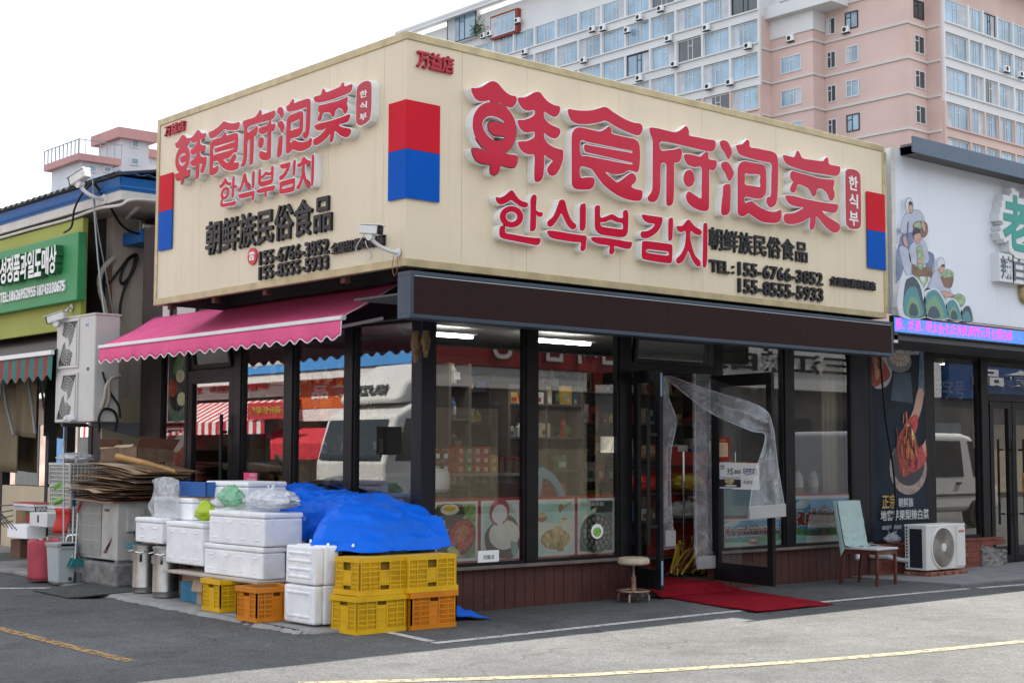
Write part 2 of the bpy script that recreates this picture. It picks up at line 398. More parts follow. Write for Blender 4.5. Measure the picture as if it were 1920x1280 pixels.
b = MB(); b.box(.89, 1.05, .91, 1.07, 0, 3.1); b.build('corner_post', POST, shop, bevel=.008)
b = MB(); b.box(.895, 1.06, 6.1, 6.63, 0, 4.3); b.build('end_column', mat('old_brown_column', (.03, .02, .018), .6, noise=(3, .4), streak=(4, (.09, .07, .06), .5)), shop, bevel=.006)
b = MB(); b.box(7.68, 8.03, .93, 1.08, .435, 3.1); b.build('end_post', POST, shop, bevel=.006)
def win(name, fr, u0, u1, v0, v1, w=.05, d=.06, setback=.02, m=FRAME, gm=GLASS, par=None, inner=True):
    """a framed pane: frame with the glass as its child"""
    b = MB(); T = lambda a, c, e: fr.at(a, c, e)
    def bx(a0, a1, c0, c1):
        p = [T(a0, c0, -setback), T(a1, c0, -setback), T(a1, c1, -setback), T(a0, c1, -setback)]
        b.prism(p, -fr.n*d)
    bx(u0, u0+w, v0, v1); bx(u1-w, u1, v0, v1); bx(u0+w, u1-w, v0, v0+w); bx(u0+w, u1-w, v1-w, v1)
    o = b.build(name, m, par)
    q = MB(); e = -setback-d*.5
    q.quad(T(u0+w, v0+w, e), T(u1-w, v0+w, e), T(u1-w, v1-w, e), T(u0+w, v1-w, e)); q.build('window_pane', gm, o)
    return o
FF = Frame((0, Y0, 0), (1, 0, 0)); SF = Frame((X0, 0, 0), (0, -1, 0))
# mullions
b = MB()
for x0, x1 in ((2.225, 2.365), (3.55, 3.73), (5.06, 5.2), (6.33, 6.5)): b.box(x0, x1, Y0-.005, Y0+.11, .434, ZH+.02)
b.box(1.052, 7.678, Y0+.0, Y0+.1, ZH+.022, 3.1)
for y0, y1 in ((2.06, 2.2), (3.17, 3.33), (4.23, 4.38), (5.44, 5.5)): b.box(X0-.005, X0+.11, y0, y1, .434, ZH+.02)
b.box(X0, X0+.1, 1.08, 6.09, ZH+.022, 3.1)
b.build('mullions', FRAME, shop, bevel=.004)
for x0, x1 in ((1.052, 2.223), (2.367, 3.548), (5.202, 6.328), (6.502, 7.678)): win('shop_window', FF, x0, x1, .434, ZH, .028, .06, .012, par=shop)
for y0, y1 in ((1.072, 2.058), (2.202, 3.168), (3.332, 4.228)): win('shop_window', SF, -y1, -y0, .434, ZH, .028, .06, .012, gm=GLASSS, par=shop)
win('shop_window', SF, -6.09, -5.502, .434, ZH, .02, .06, .012, par=shop)
# transom over the front door, hopper hung open outward
b = MB(); b.box(3.732, 5.058, Y0+.0, Y0+.1, 2.40, 2.50); b.build('door_head', FRAME, shop, bevel=.004)
t = Frame((0, Y0-.0, 2.5), (1, 0, 0), V((0, -.5, .87)))
win('transom_window', Frame((0, Y0-.01, 2.5), (1, 0, 0), V((0, -.12, 1))), 3.76, 4.96, .0, .29, .045, .05, .0, par=shop)
# side door, shut
d = win('side_door', SF, -5.43, -4.39, .08, 2.42, .1, .06, .0, gm=GLASSS, par=shop)
b = MB(); b.tube([(.83, 4.52, .75), (.83, 4.52, 1.95)], .022, 10); b.bar((.83, 4.52, .95), (.9, 4.52, .95), .03); b.bar((.83, 4.52, 1.75), (.9, 4.52, 1.75), .03); b.build('door_handle', BLACK, d)
win('transom_window', Frame((X0-.01, 0, 2.46), (0, -1, 0), V((-.18, 0, 1))), -5.3, -4.42, .03, .33, .045, .05, .0, par=shop)
b = MB(); b.box(X0, X0+.1, 4.38, 5.44, 2.42, 2.47); b.build('side_door_head', FRAME, shop)
# upper wall (behind the sign), little side windows, roof, soffit
b = MB(); b.box(X0, X0+.12, .93, 4.5, 3.1, 5.0); b.box(X0, X0+.12, 4.5, 6.09, 3.1, 4.2); b.box(1.03, 8.03, Y0, Y0+.12, 3.1, 5.0); b.build('upper_wall', mat('dark_upper_wall', (.035, .035, .038), .8, noise=(2, .3)), shop)  # plain dark wall colour
for y0, y1 in ((5.22, 5.72), (5.85, 6.08)):
    b = MB(); b.box(X0-.02, X0-.002, y0, y1, 3.12, 3.6); o = b.build('upper_window_frame', FRAME, shop)
    q = MB()
    for k in range(22): q.box(X0-.026, X0-.022, y0+.03, y1-.03, 3.14+k*.021, 3.157+k*.021)
    q.build('window_blind', OFFW, o)
b = MB(); b.box(.05, 7.07, .2, 4.5, 5.0, 5.08); b.box(1.0, 8.0, 4.5, 6.6, 4.2, 4.3); b.box(7.07, 8.0, .2, 4.5, 5.0, 5.06); b.build('roof', DGREY, shop)  # unseen; run out to the sign to keep sun out of the gap
sof = mat('grey_soffit', (.13, .13, .125), .6, noise=(2, .15))
b = MB()
for k in range(9): b.box(.30+k*.0666, .30+(k+1)*.0666-.008, .0, 1.19, 2.93, 2.95)
b.box(.9, 8, .0, .9, 2.93, 2.95)
b.build('soffit', sof, shop)
b = MB(); b.box(8.0, 8.03, 1.08, 6.6, 0, 4.2); b.box(1.06, 8.0, 6.5, 6.6, 0, 4.2); b.build('party_wall', mat('inside_wall', (.36, .35, .33), .8, noise=(2, .1)), shop)
b = MB(); b.box(1.06, 8.0, 1.06, 6.5, .06, .1); b.build('shop_floor', mat('floor_tile', (.2, .19, .18), .4, noise=(2, .15)), shop)
b = MB(); b.box(1.06, 8.0, 1.06, 6.5, 2.93, 2.99); b.build('shop_ceiling', mat('ceiling_board', (.6, .6, .59), .8, noise=(1.5, .08)), shop)
b = MB(); b.box(3.74, 5.05, .80, 1.06, .0, .095); b.build('door_step', mat('step_stone', (.14, .13, .125), .8, noise=(6, .2)), shop, bevel=.01)
# rusty red brackets that hold the sign off the wall
RS = mat('rusty_steel', (.09, .03, .022), .8, noise=(9, .4))
for y in (.95, 2.3, 3.3, 4.25):
    b = MB(); b.box(.03, .09, y, y+.07, 3.06, 3.119); b.build('sign_bracket', RS, shop)

# front doors, both swung outward
def door_leaf(hx, hy, ang, w, parent, flip):
    """leaf hinged at (hx,hy); ang = direction of the free edge in the plan"""
    u = V((cos(ang), sin(ang), 0)); fr = Frame((hx, hy, .12), u if not flip else -u)
    a0, a1 = (0, w) if not flip else (-w, 0)
    b = MB(); st = .085; T = .045
    def bx(u0, u1, v0, v1): b.prism([fr.at(u0, v0, T/2), fr.at(u1, v0, T/2), fr.at(u1, v1, T/2), fr.at(u0, v1, T/2)], -fr.n*T)
    bx(a0, a0+st, 0, 2.28); bx(a1-st, a1, 0, 2.28); bx(a0+st, a1-st, 0, .2); bx(a0+st, a1-st, 2.28-.13, 2.28)
    d = b.build('door', FRAME, parent, bevel=.003)
    q = MB(); q.quad(fr.at(a0+st, .2), fr.at(a1-st, .2), fr.at(a1-st, 2.15), fr.at(a0+st, 2.15)); q.build('door_pane', GLASS, d)
    return d, fr, a0, a1
dl, fl, a0, a1 = door_leaf(3.76, .90, R(-103), .5, shop, False)
q = MB(); hu = a1-.12
q.tube([fl.at(hu, .45, .085), fl.at(hu, 1.85, .085)], .021, 10); q.bar(fl.at(a1-.04, .65, .02), fl.at(hu, .65, .085), .03); q.bar(fl.at(a1-.04, 1.6, .02), fl.at(hu, 1.6, .085), .03); q.build('door_handle', BLACK, dl)
TAPE = mat('pale_blue_tape', (.18, .30, .42), .4)
for c0, c1 in ((.05, .3), (2.0, 2.24)):
    q = MB(); q.prism([fl.at(a1+.002, c0, .012), fl.at(a1+.002, c0, -.012), fl.at(a1+.002, c1, -.012), fl.at(a1+.002, c1, .012)], fl.u*.002); q.build('edge_tape', TAPE, dl)
dr, fr_, b0, b1 = door_leaf(5.04, .90, R(-98), .95, shop, False)
q = MB(); hu = b1-.14
q.tube([fr_.at(hu, .55, -.075), fr_.at(hu, 1.85, -.075)], .02, 10); q.bar(fr_.at(hu, .85, 0), fr_.at(hu, .85, -.075), .03); q.bar(fr_.at(hu, 1.6, 0), fr_.at(hu, 1.6, -.075), .03); q.build('door_handle', BLACK, dr)
# ---------------------------------------------------------------- the cream sign that wraps the corner
LF, LS, ZB, ZT = 7.07, 4.51, 3.12, 5.18
sign = thing('shop_sign', 'big cream wrap-around sign board with gold edges and pink channel letters', 'sign', (0, 0, ZB))
CREAM = mat('cream_panel', (.71, .605, .445), .42, noise=(.8, .06), streak=(7, (.56, .47, .33), .4), spec=.3, dirt=(1.6, (.58, .49, .33), .5))
GOLD = mat('gold_trim', (.46, .38, .22), .4, metal=.35, noise=(5, .18), dirt=(7, (.30, .23, .11), .7))
b = MB(); x = 0
seams = [0, .62, 1.4, 2.62, 3.84, 5.06, 6.28, LF]
for a, c in zip(seams, seams[1:]): b.box(a+(.0015 if a else 0), c-.0015, 0, .05, ZB+.01, ZT-.01)
seams = [.05, .33, 1.2, 2.4, 3.6, LS]
for a, c in zip(seams, seams[1:]): b.box(0, .05, a+.0015, c-.0015, ZB+.01, ZT-.01)
b.build('cream_panel', CREAM, sign)
t = .07
b = MB(); b.box(-.012, LF, -.012, .05, ZT-t, ZT); b.box(-.012, LF, -.012, .05, ZB, ZB+t); b.box(LF-.03, LF+.05, -.012, .05, ZB+t, ZT-t)
b.box(-.012, .05, .052, LS, ZT-t, ZT); b.box(-.012, .05, .052, LS, ZB, ZB+t); b.box(-.012, .05, LS, LS+.06, ZB, ZT)
b.build('gold_trim', GOLD, sign, bevel=.004)
b = MB(); b.box(.05, LF, .05, .2, ZT-.05, ZT-.01); b.box(.05, .2, .2, LS, ZT-.05, ZT-.01); b.build('top_flashing', DGREY, sign)
b = MB(); b.quad((LF, .05, ZB), (LF, .9, ZB), (LF, .9, ZT), (LF, .05, ZT)); b.build('end_board', DGREY, sign); b = MB(); b.quad((.05, LS, ZB), (.9, LS, ZB), (.9, LS, ZT), (.05, LS, ZT)); b.build('end_board', DGREY, sign)
# red over blue corner blocks
CRED = mat('red_block', (.57, .014, .03), .55, spec=.08, noise=(3, .04)); CBLU = mat('blue_block', (.001, .085, .44), .55, spec=.08, noise=(3, .05))
b = MB(); b.box(-.022, .355, -.022, -.0125, 4.14, 4.57); b.box(-.022, -.0125, -.0125, .232, 4.14, 4.57); b.build('red_block', CRED, sign)
b = MB(); b.box(-.022, .355, -.022, -.0125, 3.71, 4.138); b.box(-.022, -.0125, -.0125, .232, 3.71, 4.138); b.build('blue_block', CBLU, sign)
b = MB(); b.box(6.70, 7.06, -.022, -.0125, 4.14, 4.59); b.build('red_block', CRED, sign)
b = MB(); b.box(6.70, 7.06, -.022, -.0125, 3.69, 4.138); b.build('blue_block', CBLU, sign)
b = MB(); b.box(-.022, -.0125, 4.17, 4.47, 4.14, 4.54); b.build('red_block', CRED, sign)
b = MB(); b.box(-.022, -.0125, 4.17, 4.47, 3.71, 4.138); b.build('blue_block', CBLU, sign)

Z1 = lambda p: (860+p[0]/4.571, 140+p[1]/4.571)
Z2 = lambda p: (1200+p[0]/4.364, 220+p[1]/4.364)
Z3 = lambda p: (900+p[0]/4.174, 330+p[1]/4.174)
DL = .095
def flat(loop, zf):
    out = []
    for p in loop: q = on_y(*zf(p), -DL); out.append((q.x, q.z))
    return out
han = [[(110,118),(150,117),(200,105),(240,80),(270,62),(300,58),(330,70),(350,90),(375,120),(410,155),(450,178),(485,186),(497,205),(495,235),(480,262),(460,282),(430,280),(390,262),(350,238),(358,255),(400,275),(440,315),(470,365),(490,425),(495,490),(485,550),(462,605),(430,645),(388,676),(440,685),(490,690),(505,710),(500,755),(482,790),(450,795),(400,788),(358,780),(350,815),(335,845),(310,860),(285,855),(272,835),(270,800),(270,772),(200,760),(150,735),(125,690),(115,655),(122,637),(180,640),(236,648),(200,620),(165,575),(138,520),(122,450),(125,380),(140,330),(170,285),(205,255),(245,240),(265,238),(266,218),(230,228),(180,228),(145,205),(120,165)],
  [(204,430),(212,395),(235,368),(265,357),(305,358),(350,375),(385,400),(398,421),(350,412),(300,405),(268,408),(252,430),(258,475),(295,515),(345,526),(405,533),(385,555),(350,568),(310,565),(265,538),(225,490)]]
wei = [[(510,200),(560,197),(600,182),(640,158),(680,148),(705,160),(730,195),(770,235),(820,262),(862,272),(870,300),(860,335),(840,358),(815,362),(780,345),(735,318),(733,360),(750,395),(790,430),(840,452),(868,470),(870,500),(855,530),(830,548),(795,540),(760,522),(735,500),(735,540),(760,585),(810,620),(860,638),(890,645),(897,670),(893,730),(870,800),(840,850),(805,868),(775,855),(760,820),(765,795),(790,760),(808,738),(770,715),(735,690),(733,760),(728,850),(715,895),(690,918),(665,920),(650,895),(650,800),(650,690),(600,685),(550,660),(520,620),(510,580),(535,572),(580,570),(620,555),(650,535),(650,490),(600,497),(560,490),(525,455),(508,410),(510,390),(560,388),(610,372),(650,345),(650,305),(600,310),(555,295),(520,250)]]
shi1 = [[(942,297),(1000,305),(1080,310),(1150,305),(1210,288),(1250,278),(1280,288),(1320,318),(1370,350),(1430,385),(1500,412),(1555,420),(1575,450),(1572,485),(1555,515),(1530,520),(1480,505),(1420,480),(1340,440),(1285,405),(1250,395),(1220,405),(1160,418),(1080,425),(1010,418),(965,390),(942,340)]]
shi2 = [[(1005,460),(1040,453),(1100,465),(1170,480),(1215,487),(1260,465),(1290,442),(1310,470),(1312,505),(1380,525),(1450,540),(1500,550),(1535,575),(1550,610),(1555,680),(1550,780),(1535,835),(1500,828),(1470,820),(1440,828),(1400,850),(1330,852),(1255,832),(1290,870),(1340,912),(1362,922),(1400,900),(1440,868),(1480,843),(1508,858),(1522,890),(1510,925),(1480,955),(1500,975),(1540,985),(1570,995),(1575,1030),(1568,1065),(1545,1082),(1490,1078),(1420,1060),(1340,1020),(1260,960),(1200,890),(1150,820),(1115,800),(1045,790),(1045,880),(1100,880),(1150,882),(1165,900),(1162,940),(1145,972),(1115,985),(1050,985),(1000,978),(975,950),(970,900),(970,700),(970,540),(980,490)],
  [(1045,566),(1120,580),(1250,605),(1400,636),(1485,652),(1485,672),(1440,664),(1300,639),(1150,612),(1085,600),(1076,625),(1085,655),(1110,668),(1250,700),(1400,735),(1485,754),(1485,770),(1400,757),(1250,728),(1100,698),(1047,686)]]
fu1 = [[(85,85),(150,92),(230,112),(295,122),(340,100),(375,72),(390,85),(402,120),(405,150),(480,165),(560,182),(605,188),(620,210),(615,250),(600,275),(570,278),(480,262),(350,230),(172,198),(172,270),(230,270),(290,262),(325,252),(342,275),(340,320),(325,360),(300,372),(280,378),(280,480),(278,600),(272,690),(255,720),(232,725),(217,705),(217,600),(217,480),(215,382),(172,382),(168,480),(166,580),(155,640),(135,680),(105,695),(75,685),(62,660),(75,640),(95,610),(104,560),(105,400),(105,200),(90,150),(80,110)]]
fu2 = [[(365,305),(400,302),(450,312),(495,322),(520,298),(545,283),(558,300),(562,340),(600,350),(625,358),(628,390),(615,425),(590,437),(567,432),(566,550),(565,680),(563,745),(545,765),(510,765),(450,745),(400,705),(378,660),(385,620),(405,608),(440,630),(470,650),(503,660),(505,560),(505,412),(450,408),(400,392),(372,360),(362,330)]]
fu3 = [ell(402, 500, 45, 70, 16)]
pao = [[[(655,205),(680,188),(715,200),(740,240),(752,290),(740,325),(725,345),(708,320),(690,285),(665,250)]],
 [[(672,372),(700,362),(730,378),(755,420),(768,460),(755,495),(735,522),(715,500),(700,460),(675,425),(665,395)]],
 [[(685,560),(720,546),(740,555),(742,620),(738,720),(730,780),(705,800),(675,798),(665,770),(670,700),(680,620)]],
 [[(790,230),(835,222),(860,200),(880,183),(895,205),(902,245),(960,255),(1030,270),(1085,282),(1115,305),(1128,350),(1130,450),(1128,560),(1122,670),(1105,720),(1070,738),(1045,715),(1035,680),(1045,652),(1068,648),(1075,600),(1076,480),(1077,382),(1030,365),(950,348),(870,325),(815,302),(795,265)]],
 [[(830,368),(860,360),(940,375),(1000,385),(1025,410),(1033,470),(1033,560),(1028,620),(1000,660),(950,665),(860,650),(860,700),(890,690),(920,688),(950,715),(1000,745),(1060,770),(1110,772),(1145,758),(1158,780),(1155,825),(1140,855),(1100,865),(1040,862),(980,845),(920,805),(885,785),(860,805),(830,810),(805,790),(800,740),(800,600),(800,450),(808,395)],
  [(860,460),(900,464),(980,470),(981,520),(982,570),(920,560),(860,550),(860,505)]]]
cai = [[[(1175,310),(1220,318),(1265,325),(1285,275),(1305,290),(1330,335),(1400,348),(1495,360),(1510,345),(1528,328),(1540,345),(1550,385),(1610,398),(1635,405),(1637,440),(1625,470),(1600,480),(1500,465),(1380,445),(1260,410),(1200,380),(1175,340)]],
 [[(1245,440),(1300,455),(1380,475),(1470,500),(1560,510),(1585,512),(1588,550),(1580,578),(1592,620),(1590,655),(1570,682),(1550,670),(1530,620),(1490,585),(1450,590),(1440,630),(1420,650),(1405,630),(1385,590),(1340,560),(1290,550),(1280,590),(1262,615),(1240,612),(1228,590),(1240,555),(1255,528),(1240,510),(1230,480)]],
 [[(1195,640),(1260,645),(1360,670),(1460,690),(1560,705),(1615,712),(1620,740),(1605,775),(1580,782),(1530,772),(1490,765),(1520,800),(1570,835),(1620,865),(1637,890),(1630,925),(1600,945),(1560,930),(1510,885),(1470,835),(1440,812),(1438,860),(1425,905),(1400,922),(1390,900),(1392,860),(1392,820),(1350,845),(1300,865),(1240,875),(1195,865),(1178,835),(1180,800),(1200,788),(1250,785),(1300,765),(1340,738),(1280,730),(1230,710),(1200,675)]]]
BIG = [[(han, Z1), (wei, Z1)], [(shi1, Z1), (shi2, Z1)], [(fu1, Z2), (fu2, Z2), (fu3, Z2)], [(q, Z2) for q in pao], [(q, Z2) for q in cai]]
kr = [
 [[[(130,165),(160,168),(195,155),(225,130),(250,110),(270,122),(290,155),(325,190),(365,205),(380,215),(378,238),(355,246),(320,235),(280,208),(250,188),(220,205),(185,220),(155,218),(135,195)]],
  [ell(253, 318, 91, 84, 20, .1), ell(253, 318, 45, 40, 16, .1)],
  [[(420,148),(440,146),(449,165),(447,210),(446,265),(470,280),(492,283),(497,300),(485,318),(460,315),(446,300),(445,350),(443,400),(432,425),(412,432),(398,420),(400,350),(402,250),(403,180)]],
  [[(165,395),(190,387),(203,400),(205,442),(260,455),(350,472),(430,482),(475,485),(480,505),(470,530),(450,540),(400,532),(300,512),(200,492),(165,475),(158,440)]]],
 [[[(630,190),(655,183),(672,200),(685,250),(705,310),(730,355),(757,378),(755,405),(735,417),(710,405),(680,365),(655,310),(640,292),(625,320),(600,360),(570,392),(545,395),(533,375),(540,350),(575,320),(600,270),(618,220)]],
  [[(790,235),(815,213),(833,225),(834,300),(832,390),(820,422),(800,428),(788,410),(788,320)]],
  [[(535,428),(600,430),(700,447),(800,462),(838,470),(837,520),(832,565),(818,585),(800,585),(793,560),(795,520),(740,515),(640,500),(570,485),(545,465)]]],
 [[[(907,240),(930,228),(945,240),(948,320),(985,318),(1015,305),(1040,298),(1065,310),(1090,325),(1125,325),(1125,285),(1140,265),(1160,272),(1167,310),(1165,400),(1158,450),(1135,475),(1100,478),(1020,468),(950,455),(915,425),(905,390),(905,300)],
   [(950,362),(985,360),(1020,345),(1045,345),(1075,360),(1120,368),(1125,395),(1120,415),(1060,410),(990,400),(955,390)]],
  [[(880,478),(950,478),(1050,492),(1150,510),(1190,515),(1195,535),(1185,560),(1165,570),(1110,560),(1058,548),(1060,585),(1045,610),(1025,610),(1017,585),(1020,545),(960,535),(910,522),(882,500)]]],
 [[[(1278,300),(1330,308),(1400,318),(1432,325),(1432,360),(1415,405),(1380,450),(1330,480),(1290,487),(1265,470),(1270,435),(1310,430),(1350,410),(1375,375),(1330,368),(1295,350),(1278,325)]],
  [[(1482,345),(1500,325),(1517,340),(1515,420),(1510,485),(1498,505),(1482,500),(1480,430)]],
  [[(1285,508),(1350,512),(1430,522),(1495,532),(1512,550),(1510,620),(1505,675),(1480,682),(1400,672),(1310,655),(1275,640),(1273,580),(1275,530)],
   [(1315,572),(1380,578),(1440,585),(1480,592),(1478,620),(1420,615),(1315,598)]]],
 [[[(1545,392),(1590,388),(1620,352),(1640,340),(1660,360),(1690,395),(1738,425),(1735,455),(1715,462),(1685,450),(1655,430),(1655,500),(1668,560),(1690,620),(1725,660),(1733,690),(1722,708),(1700,700),(1670,660),(1650,610),(1635,585),(1620,620),(1595,665),(1565,685),(1545,675),(1545,645),(1575,615),(1605,560),(1615,500),(1615,430),(1580,440),(1555,425)]],
  [[(1755,385),(1770,368),(1785,380),(1786,500),(1784,640),(1775,705),(1760,715),(1750,695),(1752,550)]]]]
LWHITE = mat('white_letter_side', (.82, .82, .81), .45, noise=(6, .06), dirt=(5, (.5, .47, .4), .4))
LRED = mat('red_acrylic', (.53, .006, .036), .1, spec=.24, noise=(2, .06), bump=(3, .02))
def bbox(chars):
    P = [p for ch in chars for sh in ch for lp in sh for p in lp]
    return min(p[0] for p in P), max(p[0] for p in P), min(p[1] for p in P), max(p[1] for p in P)
def line_of(chars, fr, T, depth, word):
    for ch in chars:
        b = MB(); f = MB()
        for sh in ch:
            lp = [[T(p) for p in l] for l in sh]
            plate(b, fr, lp, depth-.003, .0, .009); plate(f, fr, lp, .004, depth-.0025, .0)
        o = b.build(word, LWHITE, sign); f.build('letter_face', LRED, o)
BIGF = [[[flat(lp, zf) for lp in sh] for sh, zf in ch] for ch in BIG]
KRF = [[[flat(lp, Z3) for lp in sh] for sh in ch] for ch in kr]
FS = Frame((0, 0, 0), (1, 0, 0)); SS = Frame((0, 0, 0), (0, -1, 0))
line_of(BIGF, FS, lambda p: p, DL, 'large_letter'); line_of(KRF, FS, lambda p: p, DL-.01, 'middle_letter')
def remap(chars, u0, u1, v0, v1):
    a, b_, c, d_ = bbox(chars); return lambda p: (u0+(p[0]-a)/(b_-a)*(u1-u0), v0+(p[1]-c)/(d_-c)*(v1-v0))
line_of(BIGF, SS, remap(BIGF, -4.0, -.70, 4.345, 4.885), .09, 'large_letter'); line_of(KRF, SS, remap(KRF, -3.06, -1.32, 3.985, 4.295), .08, 'middle_letter')
# the little red tag with three characters
def tagplate(fr, u0, u1, v0, v1, d):
    r = (u1-u0)*.3; lp = [(u0, v0+r), (u0+.3*r, v0+.3*r), (u0+r, v0), (u1-.15, v0), (u1-.03, v0+.03), (u1, v0+.15), (u1, v1-r), (u1-.3*r, v1-.3*r), (u1-r, v1), (u0+.1, v1), (u0+.02, v1-.03), (u0, v1-.12)]
    b = MB(); plate(b, fr, [lp], d-.003, 0, 0, 2); o = b.build('tag_plate', LWHITE, sign)
    f = MB(); plate(f, fr, [lp], .004, d-.0025, -.012, 2); f.build('tag_face', mat('tag_red', (.44, .02, .04), .4), o)
    w = MB(); h = (v1-v0-.1)/3
    for i, ch in enumerate('한식부'): fit_text(w, ch, fr, u0+.07, u1-.07, v1-.07-(i+1)*h+.02, v1-.07-i*h-.02, .003, d+.0016, .022)
    w.build('tag_lettering', WHITE, o)
p, q = on_y(1584, 316, -.08), on_y(1616, 434, -.08); tagplate(FS, p.x, q.x, q.z, p.z+.02, .08)
tagplate(SS, -.655, -.405, 4.42, 4.83, .08)
# black raised lettering
LBLK = mat('black_letter', (.012, .013, .016), .35, spec=.3, noise=(6, .2))
text('small_lettering', '万益店', FS, .10, .50, 4.88, 5.03, mat('dark_red_letter', (.42, .015, .035), .35), sign, .03, .003, .004, bold=.028)
text('small_lettering', '万益店', SS, -4.37, -3.93, 4.965, 5.075, bpy.data.materials['dark_red_letter'], sign, .03, .003, .004, bold=.028)
def fpx(a, b, y=-.03): q = on_y(a, b, y); return q.x, q.z
def spx(a, b, x=-.03): q = on_x(a, b, x); return -q.y, q.z
text('black_lettering', '朝鲜族民俗食品', FS, 3.93, 5.57, 3.645, 3.875, LBLK, sign, .02, .003, .004, bold=.014)
b = MB(); fit_text(b, 'TEL', FS, 3.93, 4.24, 3.405, 3.535, .03, 0, .03); fit_text(b, ':', FS, 4.285, 4.315, 3.41, 3.50, .03, 0, .02); b.build('phone_lettering', LBLK, sign)
text('phone_lettering', '155-6766-3852', FS, 4.385, 5.84, 3.405, 3.555, LBLK, sign, .03, 0, .024, spacing=1.05)
text('phone_lettering', '155-8555-5933', FS, 4.385, 5.84, 3.222, 3.378, LBLK, sign, .03, 0, .024, spacing=1.05)
text('black_lettering', '全国招募经销商', FS, 5.98, 6.84, 3.43, 3.53, LBLK, sign, .03, .003, .004, bold=.032)
text('black_lettering', '朝鲜族民俗食品', SS, -3.42, -1.11, 3.555, 3.90, LBLK, sign, .026, .003, .004, bold=.014)
text('phone_lettering', '155-6766-3852', SS, -2.36, -1.15, 3.345, 3.49, LBLK, sign, .03, 0, .024, spacing=1.05)
text('phone_lettering', '155-8555-5933', SS, -2.36, -1.15, 3.20, 3.335, LBLK, sign, .03, 0, .024, spacing=1.05)
text('black_lettering', '全国招募经销商', SS, -1.10, -.28, 3.33, 3.43, LBLK, sign, .03, .003, .004, bold=.032)
b = MB(); plate(b, SS, [ell(-2.5, 3.455, .085, .085, 20)], .02, 0, 0, 1); o = b.build('phone_badge', mat('badge_red', (.6, .03, .05), .4), sign)
b = MB(); plate(b, SS, [[(-2.545, 3.415), (-2.455, 3.415), (-2.458, 3.445), (-2.475, 3.465), (-2.525, 3.465), (-2.542, 3.445)], [(-2.515, 3.43), (-2.485, 3.43), (-2.485, 3.445), (-2.515, 3.445)]], .003, .021, 0, 1)
plate(b, SS, [[(-2.555, 3.47), (-2.53, 3.468), (-2.525, 3.475), (-2.475, 3.475), (-2.47, 3.468), (-2.445, 3.47), (-2.455, 3.492), (-2.5, 3.502), (-2.545, 3.492)]], .003, .021, 0, 1); b.build('phone_symbol', WHITE, o)

# ---------------------------------------------------------------- LED ticker over the front
led = thing('led_ticker', 'long dark switched-off ticker display under the front sign', 'display', (-.094, -.21, 2.654))
b = MB(); x0, x1, z0, z1 = -.094, 6.91, 2.654, 3.054
b.box(x0, x1, -.207, -.02, z1-.035, z1); b.box(x0, x1, -.207, -.02, z0, z0+.035); b.box(x0, x0+.035, -.207, -.02, z0+.035, z1-.035); b.box(x1-.035, x1, -.207, -.02, z0+.035, z1-.035); b.box(x0+.035, x1-.035, -.03, -.021, z0+.035, z1-.035)
b.build('display_frame', SLATE, led, bevel=.004)
def led_mat():
    m = mat('led_face', (.03, .012, .012), .7, spec=.15); t = m.node_tree; N = t.nodes; L = t.links
    g = N.new('ShaderNodeNewGeometry'); mp = N.new('ShaderNodeMapping'); mp.inputs['Scale'].default_value = (1, 1, 1); L.new(g.outputs['Position'], mp.inputs[0])
    w = N.new('ShaderNodeTexWave'); w.bands_direction = 'Z'; w.inputs['Scale'].default_value = 16; L.new(mp.outputs[0], w.inputs[0])
    w2 = N.new('ShaderNodeTexWave'); w2.bands_direction = 'X'; w2.inputs['Scale'].default_value = 1.0; L.new(mp.outputs[0], w2.inputs[0])
    mx = N.new('ShaderNodeMix'); mx.data_type = 'RGBA'; L.new(w.outputs['Fac'], mx.inputs[0]); mx.inputs[6].default_value = (.012, .006, .007, 1); mx.inputs[7].default_value = (.035, .013, .013, 1); L.new(mx.outputs[2], N['Principled BSDF'].inputs['Base Color'])
    return m
b = MB(); LM = led_mat(); k = 0
while k < 22:
    a = x0+.036+k*.3157; b.box(a+.0008, a+.3149, -.203, -.03, z0+.036, z1-.036); k += 1
b.build('display_face', LM, led)
b = MB(); b.tube([(x0+.04, -.2045, z1-.04), (x1-.04, -.2045, z1-.04)], .003, 6); b.build('display_bead', mat('bead', (.6, .6, .6), .3), led)
